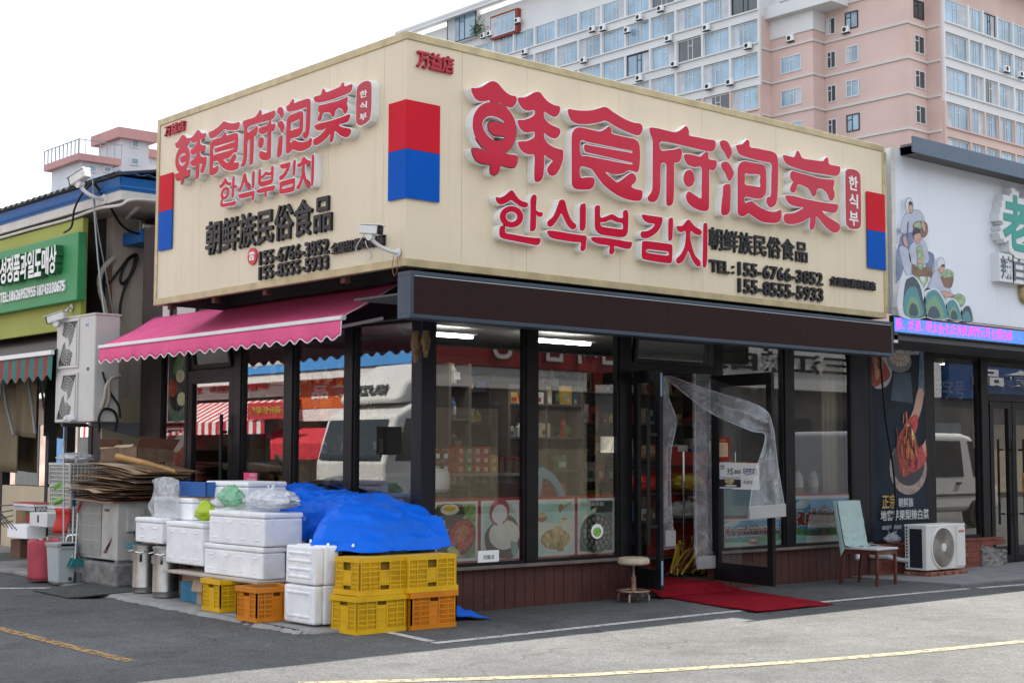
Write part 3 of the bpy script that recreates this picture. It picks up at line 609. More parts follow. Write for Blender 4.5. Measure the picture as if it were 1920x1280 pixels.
# ---------------------------------------------------------------- yard things
from mathutils import noise as NZ
def rnd(p, s, sd=0): return NZ.noise(V(p)*s + V((sd*7.3, sd*3.1, sd*1.7)))
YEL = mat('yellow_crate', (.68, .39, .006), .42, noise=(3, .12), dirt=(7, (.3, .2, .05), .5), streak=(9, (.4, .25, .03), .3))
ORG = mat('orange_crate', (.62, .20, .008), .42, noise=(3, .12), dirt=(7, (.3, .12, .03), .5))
YELD = mat('yellow_crate_shade', (.20, .115, .006), .7); ORGD = mat('orange_crate_shade', (.16, .05, .006), .7)  # darkened crate colours stand in for the shade inside the crates
def make_crate(name, label, m, md, L, D, H, flip=False):
    t = thing(name, label, 'crate'); r = random.Random(L*100)
    b = MB()
    zz = lambda z: H-z if flip else z
    def bx(x0, x1, y0, y1, z0, z1): b.box(x0, x1, y0, y1, zz(z0), zz(z1))
    w = .016
    bx(-.012, L+.012, -.012, .012, H-.045, H); bx(-.012, L+.012, D-.012, D+.012, H-.045, H); bx(-.012, .012, .012, D-.012, H-.045, H); bx(L-.012, L+.012, .012, D-.012, H-.045, H)
    bx(.0, L, .0, .014, 0, .04); bx(0, L, D-.014, D, 0, .04); bx(0, .014, .014, D-.014, 0, .04); bx(L-.014, L, .014, D-.014, 0, .04)
    bx(.014, L-.014, .014, D-.014, .0, .02)
    if flip: bx(.016, L-.016, .016, D-.016, .02, .03)
    def side(P, n, ln, cols, solid):
        # P(a, e, z): point at distance a along, e inward
        def sb(a0, a1, e0, e1, z0, z1):
            p0 = P(a0, e0); p1 = P(a1, e1); b.box(p0[0], p1[0], p0[1], p1[1], zz(z0), zz(z1))
        z = [.04, H*.36, H*.66, H-.045]
        for q in z[1:3]: sb(.016, ln-.016, .001, .013, q-.006, q+.006)
        sb(0, .03, .0, .014, .04, H-.045); sb(ln-.03, ln, .0, .014, .04, H-.045)
        for c in cols: sb(c-.005, c+.005, -.003, .014, .04, H-.045)
        ed = [.03]+list(cols)+[ln-.03]
        for i, (a, c) in enumerate(zip(ed, ed[1:])):
            if i in solid:
                sb(a+.004, c-.004, .0045, .0125, z[1 if flip else 0], z[3]-.035); continue
            k = a+.012
            while k < c-.006:
                sb(k-.0032, k+.0032, .003, .011, .04, H-.045); k += .0125
            for q in (.5*(z[0]+z[1]), .5*(z[1]+z[2]), .5*(z[2]+z[3])): sb(a+.004, c-.004, .0035, .0105, q-.006, q+.006)
    f = [.17, .34, .47] if False else None
    cl = [L*.19, L*.34, L*.40, L*.60, L*.66, L*.81]; cd_ = [D*.32, D*.68]
    cl = [L*.2, L*.395, L*.605, L*.8]
    side(lambda a, e: (a, e), 0, L, cl, (2,)); side(lambda a, e: (a, D-e), 0, L, cl, (2,))
    side(lambda a, e: (e, a), 0, D, cd_, (1,)); side(lambda a, e: (L-e, a), 0, D, cd_, (1,))
    b.build('crate_body', m, t, bevel=0)
    q = MB(); q.box(.03, L-.03, .03, D-.03, .022, H-.02); q.build('crate_dark_core', md, t)  # solid darkened block in place of the shaded inside
    return t
def put(t, c, rz=0): t.location = c; t.rotation_euler = (0, 0, rz); return t
L1, D1, H1 = .535, .36, .315
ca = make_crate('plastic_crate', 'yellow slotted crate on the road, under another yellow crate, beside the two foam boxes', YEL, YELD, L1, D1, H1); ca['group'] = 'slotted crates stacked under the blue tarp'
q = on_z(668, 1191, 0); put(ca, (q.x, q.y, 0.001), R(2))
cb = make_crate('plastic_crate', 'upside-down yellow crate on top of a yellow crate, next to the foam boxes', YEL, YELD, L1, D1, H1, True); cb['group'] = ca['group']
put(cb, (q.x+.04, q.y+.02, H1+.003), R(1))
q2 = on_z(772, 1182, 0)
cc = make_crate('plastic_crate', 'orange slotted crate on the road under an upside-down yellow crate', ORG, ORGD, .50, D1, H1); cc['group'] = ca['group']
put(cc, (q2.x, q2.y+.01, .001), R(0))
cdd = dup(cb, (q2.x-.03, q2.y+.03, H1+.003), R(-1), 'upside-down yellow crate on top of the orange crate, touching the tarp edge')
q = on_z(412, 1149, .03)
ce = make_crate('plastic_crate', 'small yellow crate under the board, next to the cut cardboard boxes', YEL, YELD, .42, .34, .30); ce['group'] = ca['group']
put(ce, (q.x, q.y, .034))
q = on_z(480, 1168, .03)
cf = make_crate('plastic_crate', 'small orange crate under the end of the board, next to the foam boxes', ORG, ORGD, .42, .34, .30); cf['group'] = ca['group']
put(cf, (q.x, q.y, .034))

# boxes of white foam
FOAM = mat('white_foam', (.89, .89, .90), .75, spec=.25, noise=(12, .03), bump=(90, .08), dirt=(5, (.66, .64, .60), .25))
FILM = film_mat('clear_wrap', (.95, .95, .97), .02, .14, 5, .7, .16, gloss=True)
BAGW = film_mat('white_bag_film', (.82, .83, .86), .5, .25, 16, .9, .5)
def fit_box(pl, pc, pr, yt, yb, x=None, z0=None):
    c = on_x(pc, yb, x) if x is not None else on_z(pc, yb, z0)
    x, y, z = c.x, c.y, (c.z if z0 is None else z0)
    return x, max(on_y(pr, yb, y).x, x+.25), y, on_x(pl, yb, x).y, z, on_x(pc, yt, x).z
def foam(label, bx, lid=True, wrap=0, emboss=None, tabs=True, group='white foam boxes piled in the yard'):
    x0, x1, y0, y1, z0, z1 = bx
    t = thing('foam_box', label, 'foam box', (x0, y0, z0), 0, group)
    b = MB(); lh = .05
    if emboss:                              # standing on its side: lid faces the yard
        b.box(x0+.10, x1, y0, y1, z0, z1); b.build('box_body', FOAM, t, bevel=.018)
        l = MB(); l.box(x0, x0+.098, y0+.004, y1-.004, z0+.004, z1-.004); lo = l.build('box_lid', FOAM, t, bevel=.02)
        e = MB(); a = .055; w = .022; rows = emboss
        hz = (z1-z0-2*a-(rows-1)*.05)/rows
        for k in range(rows):
            c0 = z0+a+k*(hz+.05); c1 = c0+hz
            e.box(x0-.009, x0+.01, y0+a, y1-a, c0, c0+w); e.box(x0-.009, x0+.01, y0+a, y1-a, c1-w, c1); e.box(x0-.009, x0+.01, y0+a, y0+a+w, c0+w, c1-w); e.box(x0-.009, x0+.01, y1-a-w, y1-a, c0+w, c1-w)
        e.build('lid_rim', FOAM, lo, bevel=.006)
    else:
        b.box(x0, x1, y0, y1, z0, z1-lh-.003); b.build('box_body', FOAM, t, bevel=.016)
        l = MB(); l.box(x0-.006, x1+.006, y0-.006, y1+.006, z1-lh, z1); lo = l.build('box_lid', FOAM, t, bevel=.016)
        if tabs:
            e = MB(); n = max(2, int((y1-y0)/.25))
            for k in range(n):
                for zz in (z0+.05, z1-lh-.06):
                    yy = y0+(k+.5)*(y1-y0)/n; e.box(x0-.007, x0+.01, yy-.04, yy+.04, zz, zz+.012)
            e.build('grip_ridge', FOAM, t, bevel=.004)
    if wrap:
        w = MB(); g = wrap
        def shell(axis, n1, n2):
            def f(u, v):
                if axis == 'x': p = V((x0-g, y0-g+(y1-y0+2*g)*u, z0-.004+(z1-z0+g)*v)); n = V((-1, 0, 0))
                elif axis == 'y': p = V((x0-g+(x1-x0+2*g)*u, y0-g, z0-.004+(z1-z0+g)*v)); n = V((0, -1, 0))
                else: p = V((x0-g+(x1-x0+2*g)*u, y0-g+(y1-y0+2*g)*v, z1+g*.7)); n = V((0, 0, 1))
                d = (rnd(p, 5, 1)+.5*rnd(p+V((0, 0, p.y)), 12, 2))*g*.75
                return p+n*max(-g*.6, d)
            w.grid(f, n1, n2)
        shell('x', 18, 8); shell('y', 12, 8); shell('z', 12, 18)
        w.build('plastic_wrap', FILM, t, smooth=True)
    return t
foam('lower of two foam boxes set on their side next to the yellow crates', fit_box(530.6, 588, 626, 1099, 1173, z0=.045), emboss=1, wrap=.012)
bb = fit_box(534, 590, 632, 1024, 1098, z0=None, x=on_z(588, 1173, .045).x+.005)
foam('upper of two foam boxes set on their side next to the yellow crates', (bb[0], bb[1], bb[2], bb[3], on_x(588, 1099, bb[0]).z+.004, bb[5]), emboss=2, wrap=.012)
XF = -.3
f3 = fit_box(382, 492, 534, 1026.5, 1087, XF); foam('long foam box wrapped in film on the board above the orange crate', f3, wrap=.02)
f4 = fit_box(391, 495, 567, 962, 1025, XF); f4 = (*f4[:4], f3[5]+.006, f4[5]); foam('large film-wrapped foam box on top of the long one, under the white carrier bag', f4, wrap=.022)
f5 = fit_box(310, 381, 400, 981, 1061.6, XF); foam('tall foam box between the steel pots and the long wrapped foam box', (f5[0], f5[0]+.42, f5[2]+.02, f5[3], f5[4], f5[5]), wrap=.014)
f6 = fit_box(253, 303, 330, 972, 1016, -.28); foam('foam box standing on the steel pots, film around its end', (f6[0], f6[0]+.38, f6[2], f6[3], f6[4]-.02, f6[5]), wrap=.014)
f7 = fit_box(288, 360, 388, 934, 974, -.12); foam('foam box with the grey film bag hung over its corner', (f7[0], f7[1]+.2, f7[2], f7[3], f5[5]+.004, f7[5]), tabs=False)
f8 = fit_box(386, 430, 502, 902, 960, .08); foam('foam box at the back of the pile behind the green bag', (f8[0], f8[1], f8[2]-.35, f8[3], f4[5]-.25, f8[5]), tabs=False)
# board that carries them, on the two small crates and cardboard boxes
b = MB(); zb = min(f3[4], .36); b.box(-.42, .35, f3[2]-.1, f3[3]+.62, zb-.024, zb-.004)
o = b.build('board', mat('worn_board', (.42, .36, .30), .8, noise=(4, .2), dirt=(8, (.25, .2, .15), .5)), bevel=.003); tag(o, 'thin worn board carrying the wrapped foam boxes over the small crates', 'board')
b = MB()
for zz in (zb-.028,): b.box(-.38, .3, 2.6, 3.05, zz-.022, zz)
o = b.build('plank', mat('grey_plank', (.28, .22, .17), .8, noise=(5, .3))); tag(o, 'short brown plank under the board above the cardboard boxes', 'plank')
# cut cardboard boxes under the board
def carton(label, c, sz, m, rz=0, open_=False, flap=None):
    t = thing('cardboard_box', label, 'box', c, rz); L, D, H = sz
    b = MB()
    if open_:
        w = .006; b.box(0, w, 0, D, 0, H); b.box(L-w, L, 0, D, 0, H); b.box(w, L-w, 0, w, 0, H); b.box(w, L-w, D-w, D, 0, H); b.box(w, L-w, w, D-w, 0, w)
        b.v = [q+V(c) for q in b.v]; b.build('carton', m, t)
    else:
        b.box(0, L, 0, D, 0, H); b.v = [q+V(c) for q in b.v]; b.build('carton', m, t, bevel=.004)
    return t
carton('cardboard box with a blue band under the board beside the steel pot', (-.26, 3.0, .034), (.34, .36, .20), mat('blue_print_carton', (.04, .18, .30), .8, noise=(8, .2)))
carton('plain brown cardboard box set on the blue banded one under the board', (-.27, 2.98, .236), (.34, .34, .06), CARD)
t = carton('torn cardboard box with its flap hanging, beside the small yellow crate', (-.30, 2.62, .034), (.32, .34, .15), CARD3, 0, True)
b = MB(); b.obox((-.33, 2.79, .225), (.01, .40, .13), M.Rotation(R(12), 3, 'Y')); b.build('flap', CARD3, t)
# steel stock pots
def pot(label, px, pyb, pyt, r, z0=.032):
    c = on_z(px, pyb, z0); t = thing('stock_pot', label, 'pot', (c.x+r*.6, c.y+r*.7, z0), 0, 'steel stock pots')
    zt = z0+(on_x(px, pyt, c.x).z-z0); o = V((c.x+r*.6, c.y+r*.7, 0)); b = MB()
    b.lathe([(.0, z0), (r-.012, z0), (r, z0+.012), (r, z0+.06), (r+.002, z0+.065), (r, z0+.07), (r, zt-.03), (r+.006, zt-.028), (r+.006, zt-.02)], o, 32); b.build('pot_body', STEEL, t, smooth=True)
    l = MB(); l.lathe([(r+.009, zt-.024), (r+.009, zt-.008), (r-.02, zt), (.0, zt+.004)], o, 32); l.build('pot_lid', STEEL, t, smooth=True)
    for s in (-1, 1):
        h = MB(); e = V((-.75, -.66*s, 0)).normalized(); sd = V((-e.y, e.x, 0)); p = o+e*r; z = zt-.07
        h.tube([p+sd*.045+V((0, 0, z)), p+sd*.045+e*.035+V((0, 0, z-.004)), p+e*.04+V((0, 0, z-.012)), p-sd*.045+e*.035+V((0, 0, z-.004)), p-sd*.045+V((0, 0, z))], .006, 8)
        h.box(p.x+e.x*.004-.012, p.x+e.x*.004+.012, p.y-.012, p.y+.012, z-.11, z-.03)
        h.build('pot_handle', CHROME, t, smooth=True)
    return t
pot('tall steel stock pot standing nearest the cardboard boxes under the foam boxes', 305, 1121, 1024, .135)
pot('steel stock pot half hidden behind the nearer pot, beside the outdoor unit', 266, 1112, 1020, .13)

# blue tarpaulin over the pile
TARP = mat('blue_tarp', (.003, .125, .68), .5, spec=.16, noise=(3, .08), bump=(9, .5))
ys = [2.95, 2.6, 2.2, 1.7, 1.2, .9, .65, .50, .40, .33]; hz = [1.17, 1.18, 1.12, 1.10, 1.09, 1.03, .98, .93, .82, .68]
def lerpk(k, a, b):
    for i in range(len(a)-1):
        if (a[i] >= k >= a[i+1]): t = (a[i]-k)/(a[i]-a[i+1]); t = t*t*(3-2*t)*.5+t*.5; return b[i]+(b[i+1]-b[i])*t
    return b[-1]
def tarp(u, v):
    y = 2.95+(.31-2.95)*u; h = lerpk(y, ys, hz); s = min(1, max(0, (h-.66)/.5))
    cx = [0, .12, .25, .42, .62, 1]; xx = [-.46, -.45, -.36, -.16, .12, .86]; zz = [0, .30, .60, .86, .99, 1.0]
    for i in range(5):
        if v <= cx[i+1]: t = (v-cx[i])/(cx[i+1]-cx[i]); x = xx[i]+(xx[i+1]-xx[i])*t; z = zz[i]+(zz[i+1]-zz[i])*t; break
    k = max(0, min(1, (y-.33)/.5)); x = x*k + (-.12+.92*v)*(1-k) if x < 0 else x*k + (-.12+.92*v)*(1-k)
    xf = -.46 + .86*max(0, min(1, (y-.72)/1.0)); x = xf + (x+.46)/1.32*(.86-xf)
    base = .665+.012*rnd((y, 0, 0), 4)
    p = V((x, y, base+(h-base)*z))
    r1 = 1-abs(rnd((p.x*1.6+p.y*.7, p.y*1.2, p.z*2.2), 2.3, 4))*2; r2_ = 1-abs(rnd((p.x*.8-p.y*1.3, p.y*.9+p.z, p.x), 4.3, 9))*2
    w = .075*rnd(p, 1.5, 3)+.045*max(0, r1)**2.5+.02*max(0, r2_)**3-.02+.004*rnd(p, 9, 5)
    n = V((-.75*(1-v)-.1, -.3, .45+.5*v)).normalized(); f = min(1, .35+v*2)*(.5 if h < .8 else 1)
    if v < .1: f = .4; w += .03*sin(y*17)+.02*sin(y*41)
    q = p+n*w*f
    q.z = max(q.z, .662+.004*v)
    return q
b = MB(); b.grid(tarp, 110, 56); o = b.build('tarpaulin', TARP, smooth=True, solid=.004); tag(o, 'large creased blue tarpaulin draped over the pile behind the yellow crates', 'tarp')
b = MB()
for (a, c) in ((640, 1027), (603, 1010)): pass
for uu in (.80, .87, .94):
    b = MB(); q = tarp(uu, .08); b.lathe([(.005, 0), (.014, 0), (.015, .004), (.005, .004)], q+V((-.016, -.012, 0)), 14, V((-.9, -.35, .25)).to_track_quat('Z', 'Y').to_matrix()); b.build('eyelet', WHITE, o)
# what the tarpaulin covers
# loose end of tarp on the road
def heap(u, v):
    a = on_z(852+70*u, 1163-2*u, .0); x = a.x; y = a.y+.62*v
    h = (1-u)**.7*.20*sin(pi*min(1, v*1.05+.02))**.6*(1-.35*v)
    p = V((x-.03+.02*v, y, .008+max(0, h)))
    return p+V((0, -.03*(1-v), 0))+V((.02, .02, .035))*rnd(p, 11, 6)*min(1, h*12)
b = MB(); b.grid(heap, 30, 26); o = b.build('tarp_end', TARP, smooth=True, solid=.004); tag(o, 'small crumpled end of blue tarp lying on the road beside the orange crate', 'tarp')

# bags on the pile
def bag(name, label, c, r, m, seed, pinch=None, cat='bag', ears=True, n=28):
    t = thing(name, label, cat, (c[0], c[1], c[2])); b = MB(); c = V(c)
    def f(u, v):
        a = 2*pi*u; ph = pi*(v-.5); d = V((cos(ph)*cos(a), cos(ph)*sin(a), sin(ph)))
        k = 1+.22*rnd(d*1.0, 2.2, seed)+.12*(1-2*abs(rnd(d, 4.5, seed+1)))+.04*rnd(d, 11, seed+2)
        p = V((d.x*r[0], d.y*r[1], (d.z+1)*r[2]))*1; q = V((d.x*r[0]*k, d.y*r[1]*k, (d.z*(1 if d.z < 0 else k)+1)*r[2]))
        if pinch and d.z > .2: s = 1-(d.z-.2)*pinch; q.x *= s; q.y *= s; q.z += (d.z-.2)*r[2]*.7
        q.z = max(q.z, .003)
        return c+q
    b.grid(f, n, n); b.build('bag_body', m, t, smooth=True)
    if ears:
        e = MB(); top = c+V((0, 0, r[2]*2.05))
        for s in (-1, 1):
            e.grid(lambda u, v: top+V((.0, s*(.012+.055*v)+.012*(u-.5), -.02+.07*v+.012*sin(u*6+v*5)+ (u-.5)*.05*(1-v*.6))), 5, 7)
        e.build('bag_handle', m, t, smooth=True)
    return t
q = on_x(493, 962, -.12); bag('carrier_bag', 'white translucent carrier bag with knotted handles on the large wrapped foam box', (q.x+.08, q.y, f4[5]+.02), (.17, .36, .095), BAGW, 3, ears=True)
q = on_x(384, 978, -.22); bag('carrier_bag', 'lime green carrier bag beside the large wrapped foam box', (q.x, q.y, f5[5]+.016), (.07, .15, .08), mat('lime_bag', (.38, .52, .012), .4, noise=(9, .15), bump=(18, .5)), 9, pinch=.55)
q = on_x(432, 955, -.05); bag('carrier_bag', 'pale green carrier bag crumpled against the back foam box', (q.x, q.y, f4[5]+.02), (.1, .19, .085), film_mat('green_film', (.2, .55, .3), .45, .3, 14, .9, .4), 5, pinch=.35)
q = on_x(520, 958, -.05); bag('carrier_bag', 'flat white plastic bag slumped over the end of the large wrapped foam box', (q.x+.1, q.y+.05, f4[5]+.024), (.13, .17, .055), BAGW, 23, ears=False)
q = on_x(412, 962, -.1); bag('film_bag', 'crumpled clear film bag between the lime and green bags', (q.x, q.y, f4[5]+.005), (.08, .11, .05), BAGW, 15, ears=False)
def drape(u, v):
    p = on_x(284+52*u+6*sin(v*7)*(1-u), 900+72*v-7*sin(u*pi)*(1-v), f7[0]-.03-.09*sin(pi*u)*(.35+.65*sin(pi*min(1, v*1.1))))
    return p+V((-.5, -.4, .1))*.05*rnd(p, 7, 8)
b = MB(); b.grid(drape, 24, 30); o = b.build('film_bag', film_mat('grey_film', (.62, .64, .66), .45, .3, 12, .9, .4), smooth=True); tag(o, 'clear film bag hung over the corner of the foam box next to the blue tray', 'bag')
# blue tray on a cardboard sheet
x0, x1, y0, y1, z0, z1 = fit_box(337, 386, 392, 898, 930, -.02); zt = f7[5]+.012
t = thing('plastic_tray', 'blue plastic tray standing on the upper foam box', 'tray', (x0, y0, zt+.03)); b = MB()
b.prism([(x0, y0, zt+.012), (x0, y1, zt+.012), (x0-.02, y1+.02, zt+.155), (x0-.02, y0-.03, zt+.155)], (.014, 0, 0)); b.prism([(x0, y0, zt+.012), (x0+.3, y0, zt+.012), (x0+.32, y0-.03, zt+.155), (x0-.02, y0-.03, zt+.155)], (0, .014, 0)); b.box(x0, x0+.3, y0, y1, zt+.005, zt+.012); b.build('tray_body', mat('blue_tray', (.03, .13, .42), .4, noise=(4, .1), streak=(8, (.1, .17, .4), .4)), t)
b = MB(); b.box(x0-.05, x0+.33, y0-.03, y1+.04, f7[5]+.001, f7[5]+.009); o = b.build('cardboard_sheet', CARD); tag(o, 'flat cardboard sheet under the blue tray', 'cardboard')

# grey outdoor unit on a concrete block with flattened cartons on top
x0, x1, y0, y1, z0, z1 = fit_box(145, 219, 250, 940, 1051, -.12); x1 = x0+.42
b = MB(); b.box(x0-.02, x1+.1, y0-.02, y1-.15, .03, z0-.03); o = b.build('concrete_block', CONCD, bevel=.03); tag(o, 'rough concrete block under the grey outdoor unit', 'block')
GALV = mat('aged_grey_casing', (.42, .41, .385), .5, noise=(4, .08), dirt=(5, (.25, .22, .18), .5), streak=(6, (.28, .25, .2), .4))
t = thing('outdoor_unit', 'old grey outdoor unit with flattened cartons stacked on it', 'air conditioner', (x0, y0, z0-.03))
b = MB(); b.box(x0, x1, y0, y1, z0, z1); b.box(x0+.03, x1-.03, y0+.05, y0+.13, z0-.03, z0); b.box(x0+.03, x1-.03, y1-.13, y1-.05, z0-.03, z0); b.build('casing', GALV, t, bevel=.008)
g = MB(); k = y0+.40
while k < y1-.03: g.box(x0-.012, x0-.004, k, k+.006, z0+.04, z1-.03); k += .014
for zz in (z0+.04, z0+.2, z0+.36, z0+.5, z1-.035): g.box(x0-.013, x0-.003, y0+.39, y1-.02, zz, zz+.006)
g.build('grille', GALV, t); g = MB(); g.box(x0-.003, x0-.001, y0+.39, y1-.02, z0+.04, z1-.03); g.build('coil', mat('coil_grey', (.16, .155, .145), .6), t)
SU = Frame((x0, 0, 0), (0, -1, 0)); SY = Frame((0, y0, 0), (1, 0, 0))
g = MB(); g.box(x0+.1, x0+.30, y0-.045, y0-.002, z1-.33, z1-.08); g.box(x0+.15, x0+.25, y0-.052, y0-.046, z1-.17, z1-.14); g.build('valve_cover', GALV, t, bevel=.008)
g = MB()
for k in range(7): g.box(x0+.05, x1-.04, y0-.004, y0-.001, z0+.06+k*.04, z0+.066+k*.04)
g.build('side_ribs', GALV, t); g = MB(); g.prism([SU.at(-y0-.30, z0+.07, .002), SU.at(-y0-.25, z0+.07, .002), SU.at(-y0-.13, z0+.26, .002), SU.at(-y0-.15, z0+.2, .002)], (-.001, 0, 0)); g.build('stripe_sticker', mat('blue_sticker', (.03, .06, .2), .4), t)
g = MB(); g.prism([SU.at(-y0-.345, z0+.07, .002), SU.at(-y0-.305, z0+.07, .002), SU.at(-y0-.16, z0+.23, .002), SU.at(-y0-.18, z0+.19, .002)], (-.001, 0, 0)); g.build('stripe_sticker', RED, t)
text('maker_lettering', 'GREE', SU, -y0-.33, -y0-.2, z1-.115, z1-.085, BLACK, t)
g = MB(); g.box(x0+.1, x0+.24, y0-.006, y0-.005, z0+.14, z0+.19); g.build('blue_label', mat('cyan_label', (.12, .4, .55), .5), t)
g = MB()
for s in (0, .025): g.tube([(x0+.19+s, y0-.03, z1-.33), (x0+.2+s, y0-.05, z1-.42), (x0+.27+s, y0-.05, z1-.49), (x0+.36, y0-.03, z1-.53)], .012, 8)
g.build('pipe', BLACK, t, smooth=True)
# flattened cartons: every sheet its own thing
random.seed(21); zc = z1+.006; gm = [CARD2, CARD2, CARD, CARD2, CARD3, mat('dark_carton', (.06, .042, .032), .9, noise=(9, .3)), mat('printed_carton', (.2, .06, .035), .8, noise=(6, .2))]
ords = ['lowest', 'second', 'third', 'fourth', 'fifth', 'sixth', 'seventh', 'eighth', 'ninth', 'tenth', 'eleventh', 'twelfth', 'thirteenth', 'fourteenth', 'fifteenth', 'sixteenth', 'seventeenth', 'eighteenth', 'nineteenth', 'twentieth', 'twenty-first', 'twenty-second', 'twenty-third', 'twenty-fourth', 'twenty-fifth', 'twenty-sixth', 'topmost']
NS = 27; cy = .5*(y0+y1)
for i in range(NS):
    f = i/(NS-1); th = random.uniform(.008, .017); L = random.uniform(.95, 1.35); D = random.uniform(.5, .8)
    yc = cy+.12-.35*f+random.uniform(-.1, .12); xc = x0+.26+.12*f+random.uniform(-.08, .06)
    rz = random.uniform(-.16, .16); tl = -.02-.10*max(0, f-.35); bend = random.uniform(.0, .05)*(1+f)
    sd = i
    def sh(u, v):
        a = (u-.5)*L; c = (v-.5)*D
        p = V((c*cos(rz)-a*sin(rz)*.9, a*cos(rz)+c*sin(rz), 0)); e = abs(u-.5)*2
        p.z = a*(-tl) - bend*e*e*.4 + .012*rnd((a, c, sd), 3, sd) + (.02 if e > .8 else 0)*rnd((sd, 0, 0), 1, 4)
        return p+V((xc, yc, zc))
    b = MB(); b.grid(sh, 12, 4); o = b.build('flattened_carton', random.choice(gm), solid=th*.55)
    tag(o, f'flattened brown carton, {ords[i]} sheet from the bottom of the stack on the grey unit' if i < NS-1 else 'topmost flattened carton of the stack, under the open box', 'carton', 'flattened cartons stacked on the grey unit')
    zc += th*.95+.004
# open box and a rolled sheet on top
c = on_x(186, 863, x0+.2); L, D, H = .62, .42, .20
t = thing('open_carton', 'open brown cardboard box with flaps up on the carton stack', 'box', (c.x, c.y-.95, zc+.05), R(0))
c = V((c.x, c.y-.95, zc+.03)); b = MB(); w = .006
b.prism([c, c+V((0, .93, -.01)), c+V((0, .93, .13)), c+V((0, 0, .16))], (w, 0, 0)); b.prism([c, c+V((.45, 0, -.02)), c+V((.45, 0, .12)), c+V((0, 0, .16))], (0, w, 0)); b.prism([c+V((0, .93, 0)), c+V((.45, .93, -.02)), c+V((.45, .93, .13)), c+V((0, .93, .13))], (0, -w, 0)); b.prism([c+V((.45, 0, -.02)), c+V((.45, .93, -.02)), c+V((.45, .93, .12)), c+V((.45, 0, .12))], (w, 0, 0))
b.build('carton_wall', CARD2, t)
b = MB(); b.prism([c+V((0, .45, .14)), c+V((0, .93, .13)), c+V((.0, .93, .15)), c+V((-.02, .45, .155))], (.004, 0, 0)); b.prism([c+V((.02, .40, .07)), c+V((.02, .86, .06)), c+V((.16, .86, .17)), c+V((.16, .40, .18))], (.003, 0, .006)); b.build('carton_flap', CARD3, t)
b = MB(); b.prism([c+V((0, .004, .16)), c+V((.45, .004, .12)), c+V((.52, -.02, .24)), c+V((.02, -.03, .27))], (0, w, 0)); b.build('carton_flap', mat('red_brown_carton', (.13, .055, .035), .85, noise=(6, .2)), t)
b = MB(); b.prism([c+V((0, .925, .13)), c+V((.3, .925, .13)), c+V((.3, .99, .24)), c+V((0, .98, .25))], (0, w, 0)); b.build('carton_flap', bpy.data.materials['red_brown_carton'], t)
p0 = on_x(219, 855, x0+.02); p1 = on_x(330, 884, x0+.35); b = MB(); b.tube([p0, p0.lerp(p1, .5)+V((0, 0, .01)), p1], [.035, .03, .02], 10); o = b.build('paper_roll', mat('kraft_roll', (.38, .21, .07), .5, noise=(6, .3)), smooth=True); tag(o, 'rolled brown paper sheet lying on the carton stack before the open box', 'roll')

# white wire-look crates stacked behind the unit
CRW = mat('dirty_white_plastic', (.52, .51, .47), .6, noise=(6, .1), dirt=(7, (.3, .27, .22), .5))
def wirecrate(L, D, H):
    t = thing('stacking_crate', '', 'crate'); b = MB()
    def side(P, ln):
        n = int(ln/.05); m_ = int(H/.05)
        for i in range(n+1): a = ln*i/n; p = P(a-.005, 0); q = P(a+.005, .014); b.box(p[0], q[0], p[1], q[1], 0, H)
        for j in range(m_+1): z = (H-.012)*j/m_; p = P(0, .002); q = P(ln, .012); b.box(p[0], q[0], p[1], q[1], z, z+.012)
        p = P(-.006, -.006); q = P(ln+.006, .014); b.box(p[0], q[0], p[1], q[1], H-.03, H)
    side(lambda a, e: (e, a), D); side(lambda a, e: (a, e), L); side(lambda a, e: (L-e, a), D); side(lambda a, e: (a, D-e), L)
    b.build('crate_body', CRW, t); q = MB(); q.box(.02, L-.02, .02, D-.02, .01, H-.03); q.build('crate_dark_core', mat('crate_dark', (.22, .21, .19), .8), t)  # darker block fills the inside here too
    return t
xw = x0+.42; a = on_x(150, 1052, xw); h4 = .27
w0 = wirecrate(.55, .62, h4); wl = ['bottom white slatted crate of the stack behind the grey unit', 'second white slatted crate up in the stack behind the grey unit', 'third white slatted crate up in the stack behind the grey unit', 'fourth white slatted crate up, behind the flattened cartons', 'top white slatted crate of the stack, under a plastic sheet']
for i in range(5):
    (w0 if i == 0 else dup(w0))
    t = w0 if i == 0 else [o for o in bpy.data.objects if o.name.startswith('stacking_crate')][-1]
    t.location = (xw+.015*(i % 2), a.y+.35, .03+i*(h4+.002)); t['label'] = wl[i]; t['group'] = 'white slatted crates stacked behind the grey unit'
ztop = .03+5*(h4+.002)
bag('film_bag', 'crumpled clear plastic sheet on the white slatted crates', (xw+.2, a.y+.62, ztop), (.2, .3, .06), BAGW, 21, ears=False)
# ---------------------------------------------------------------- things on and before the shop
# pink awning over the side windows
PINK = mat('pink_canvas', (.74, .115, .265), .75, spec=.2, noise=(3, .08), streak=(5, (.5, .08, .22), .3))
aw = thing('awning', 'bright pink awning with a wavy white-edged valance over the side windows', 'awning', (X0, 3.8, 2.8))
ya, yb_, xf_, zf_, zr_ = 1.22, 6.3, .20, 2.785, 3.17
b = MB(); b.grid(lambda u, v: V((X0+(xf_-X0)*v, ya+(yb_-ya)*u, zr_+(zf_-zr_)*v-.02*sin(pi*v)+.006*rnd((u*5, v*2, 0), 3))), 40, 8); b.build('canopy', PINK, aw, smooth=True, solid=.003)
b = MB(); b.box(xf_-.03, xf_+.005, ya-.01, yb_+.01, zf_-.035, zf_+.005); b.build('front_bar', WHITE, aw, bevel=.006)
b = MB(); nsc = 23
def val(u, v):
    y = ya+(yb_-ya)*u; sc = .5+.5*cos(2*pi*u*nsc); h = .145+.045*(1-sc)
    return V((xf_-.014-.012*v*sin(u*60)-.01*v, y, zf_-.032-h*v))
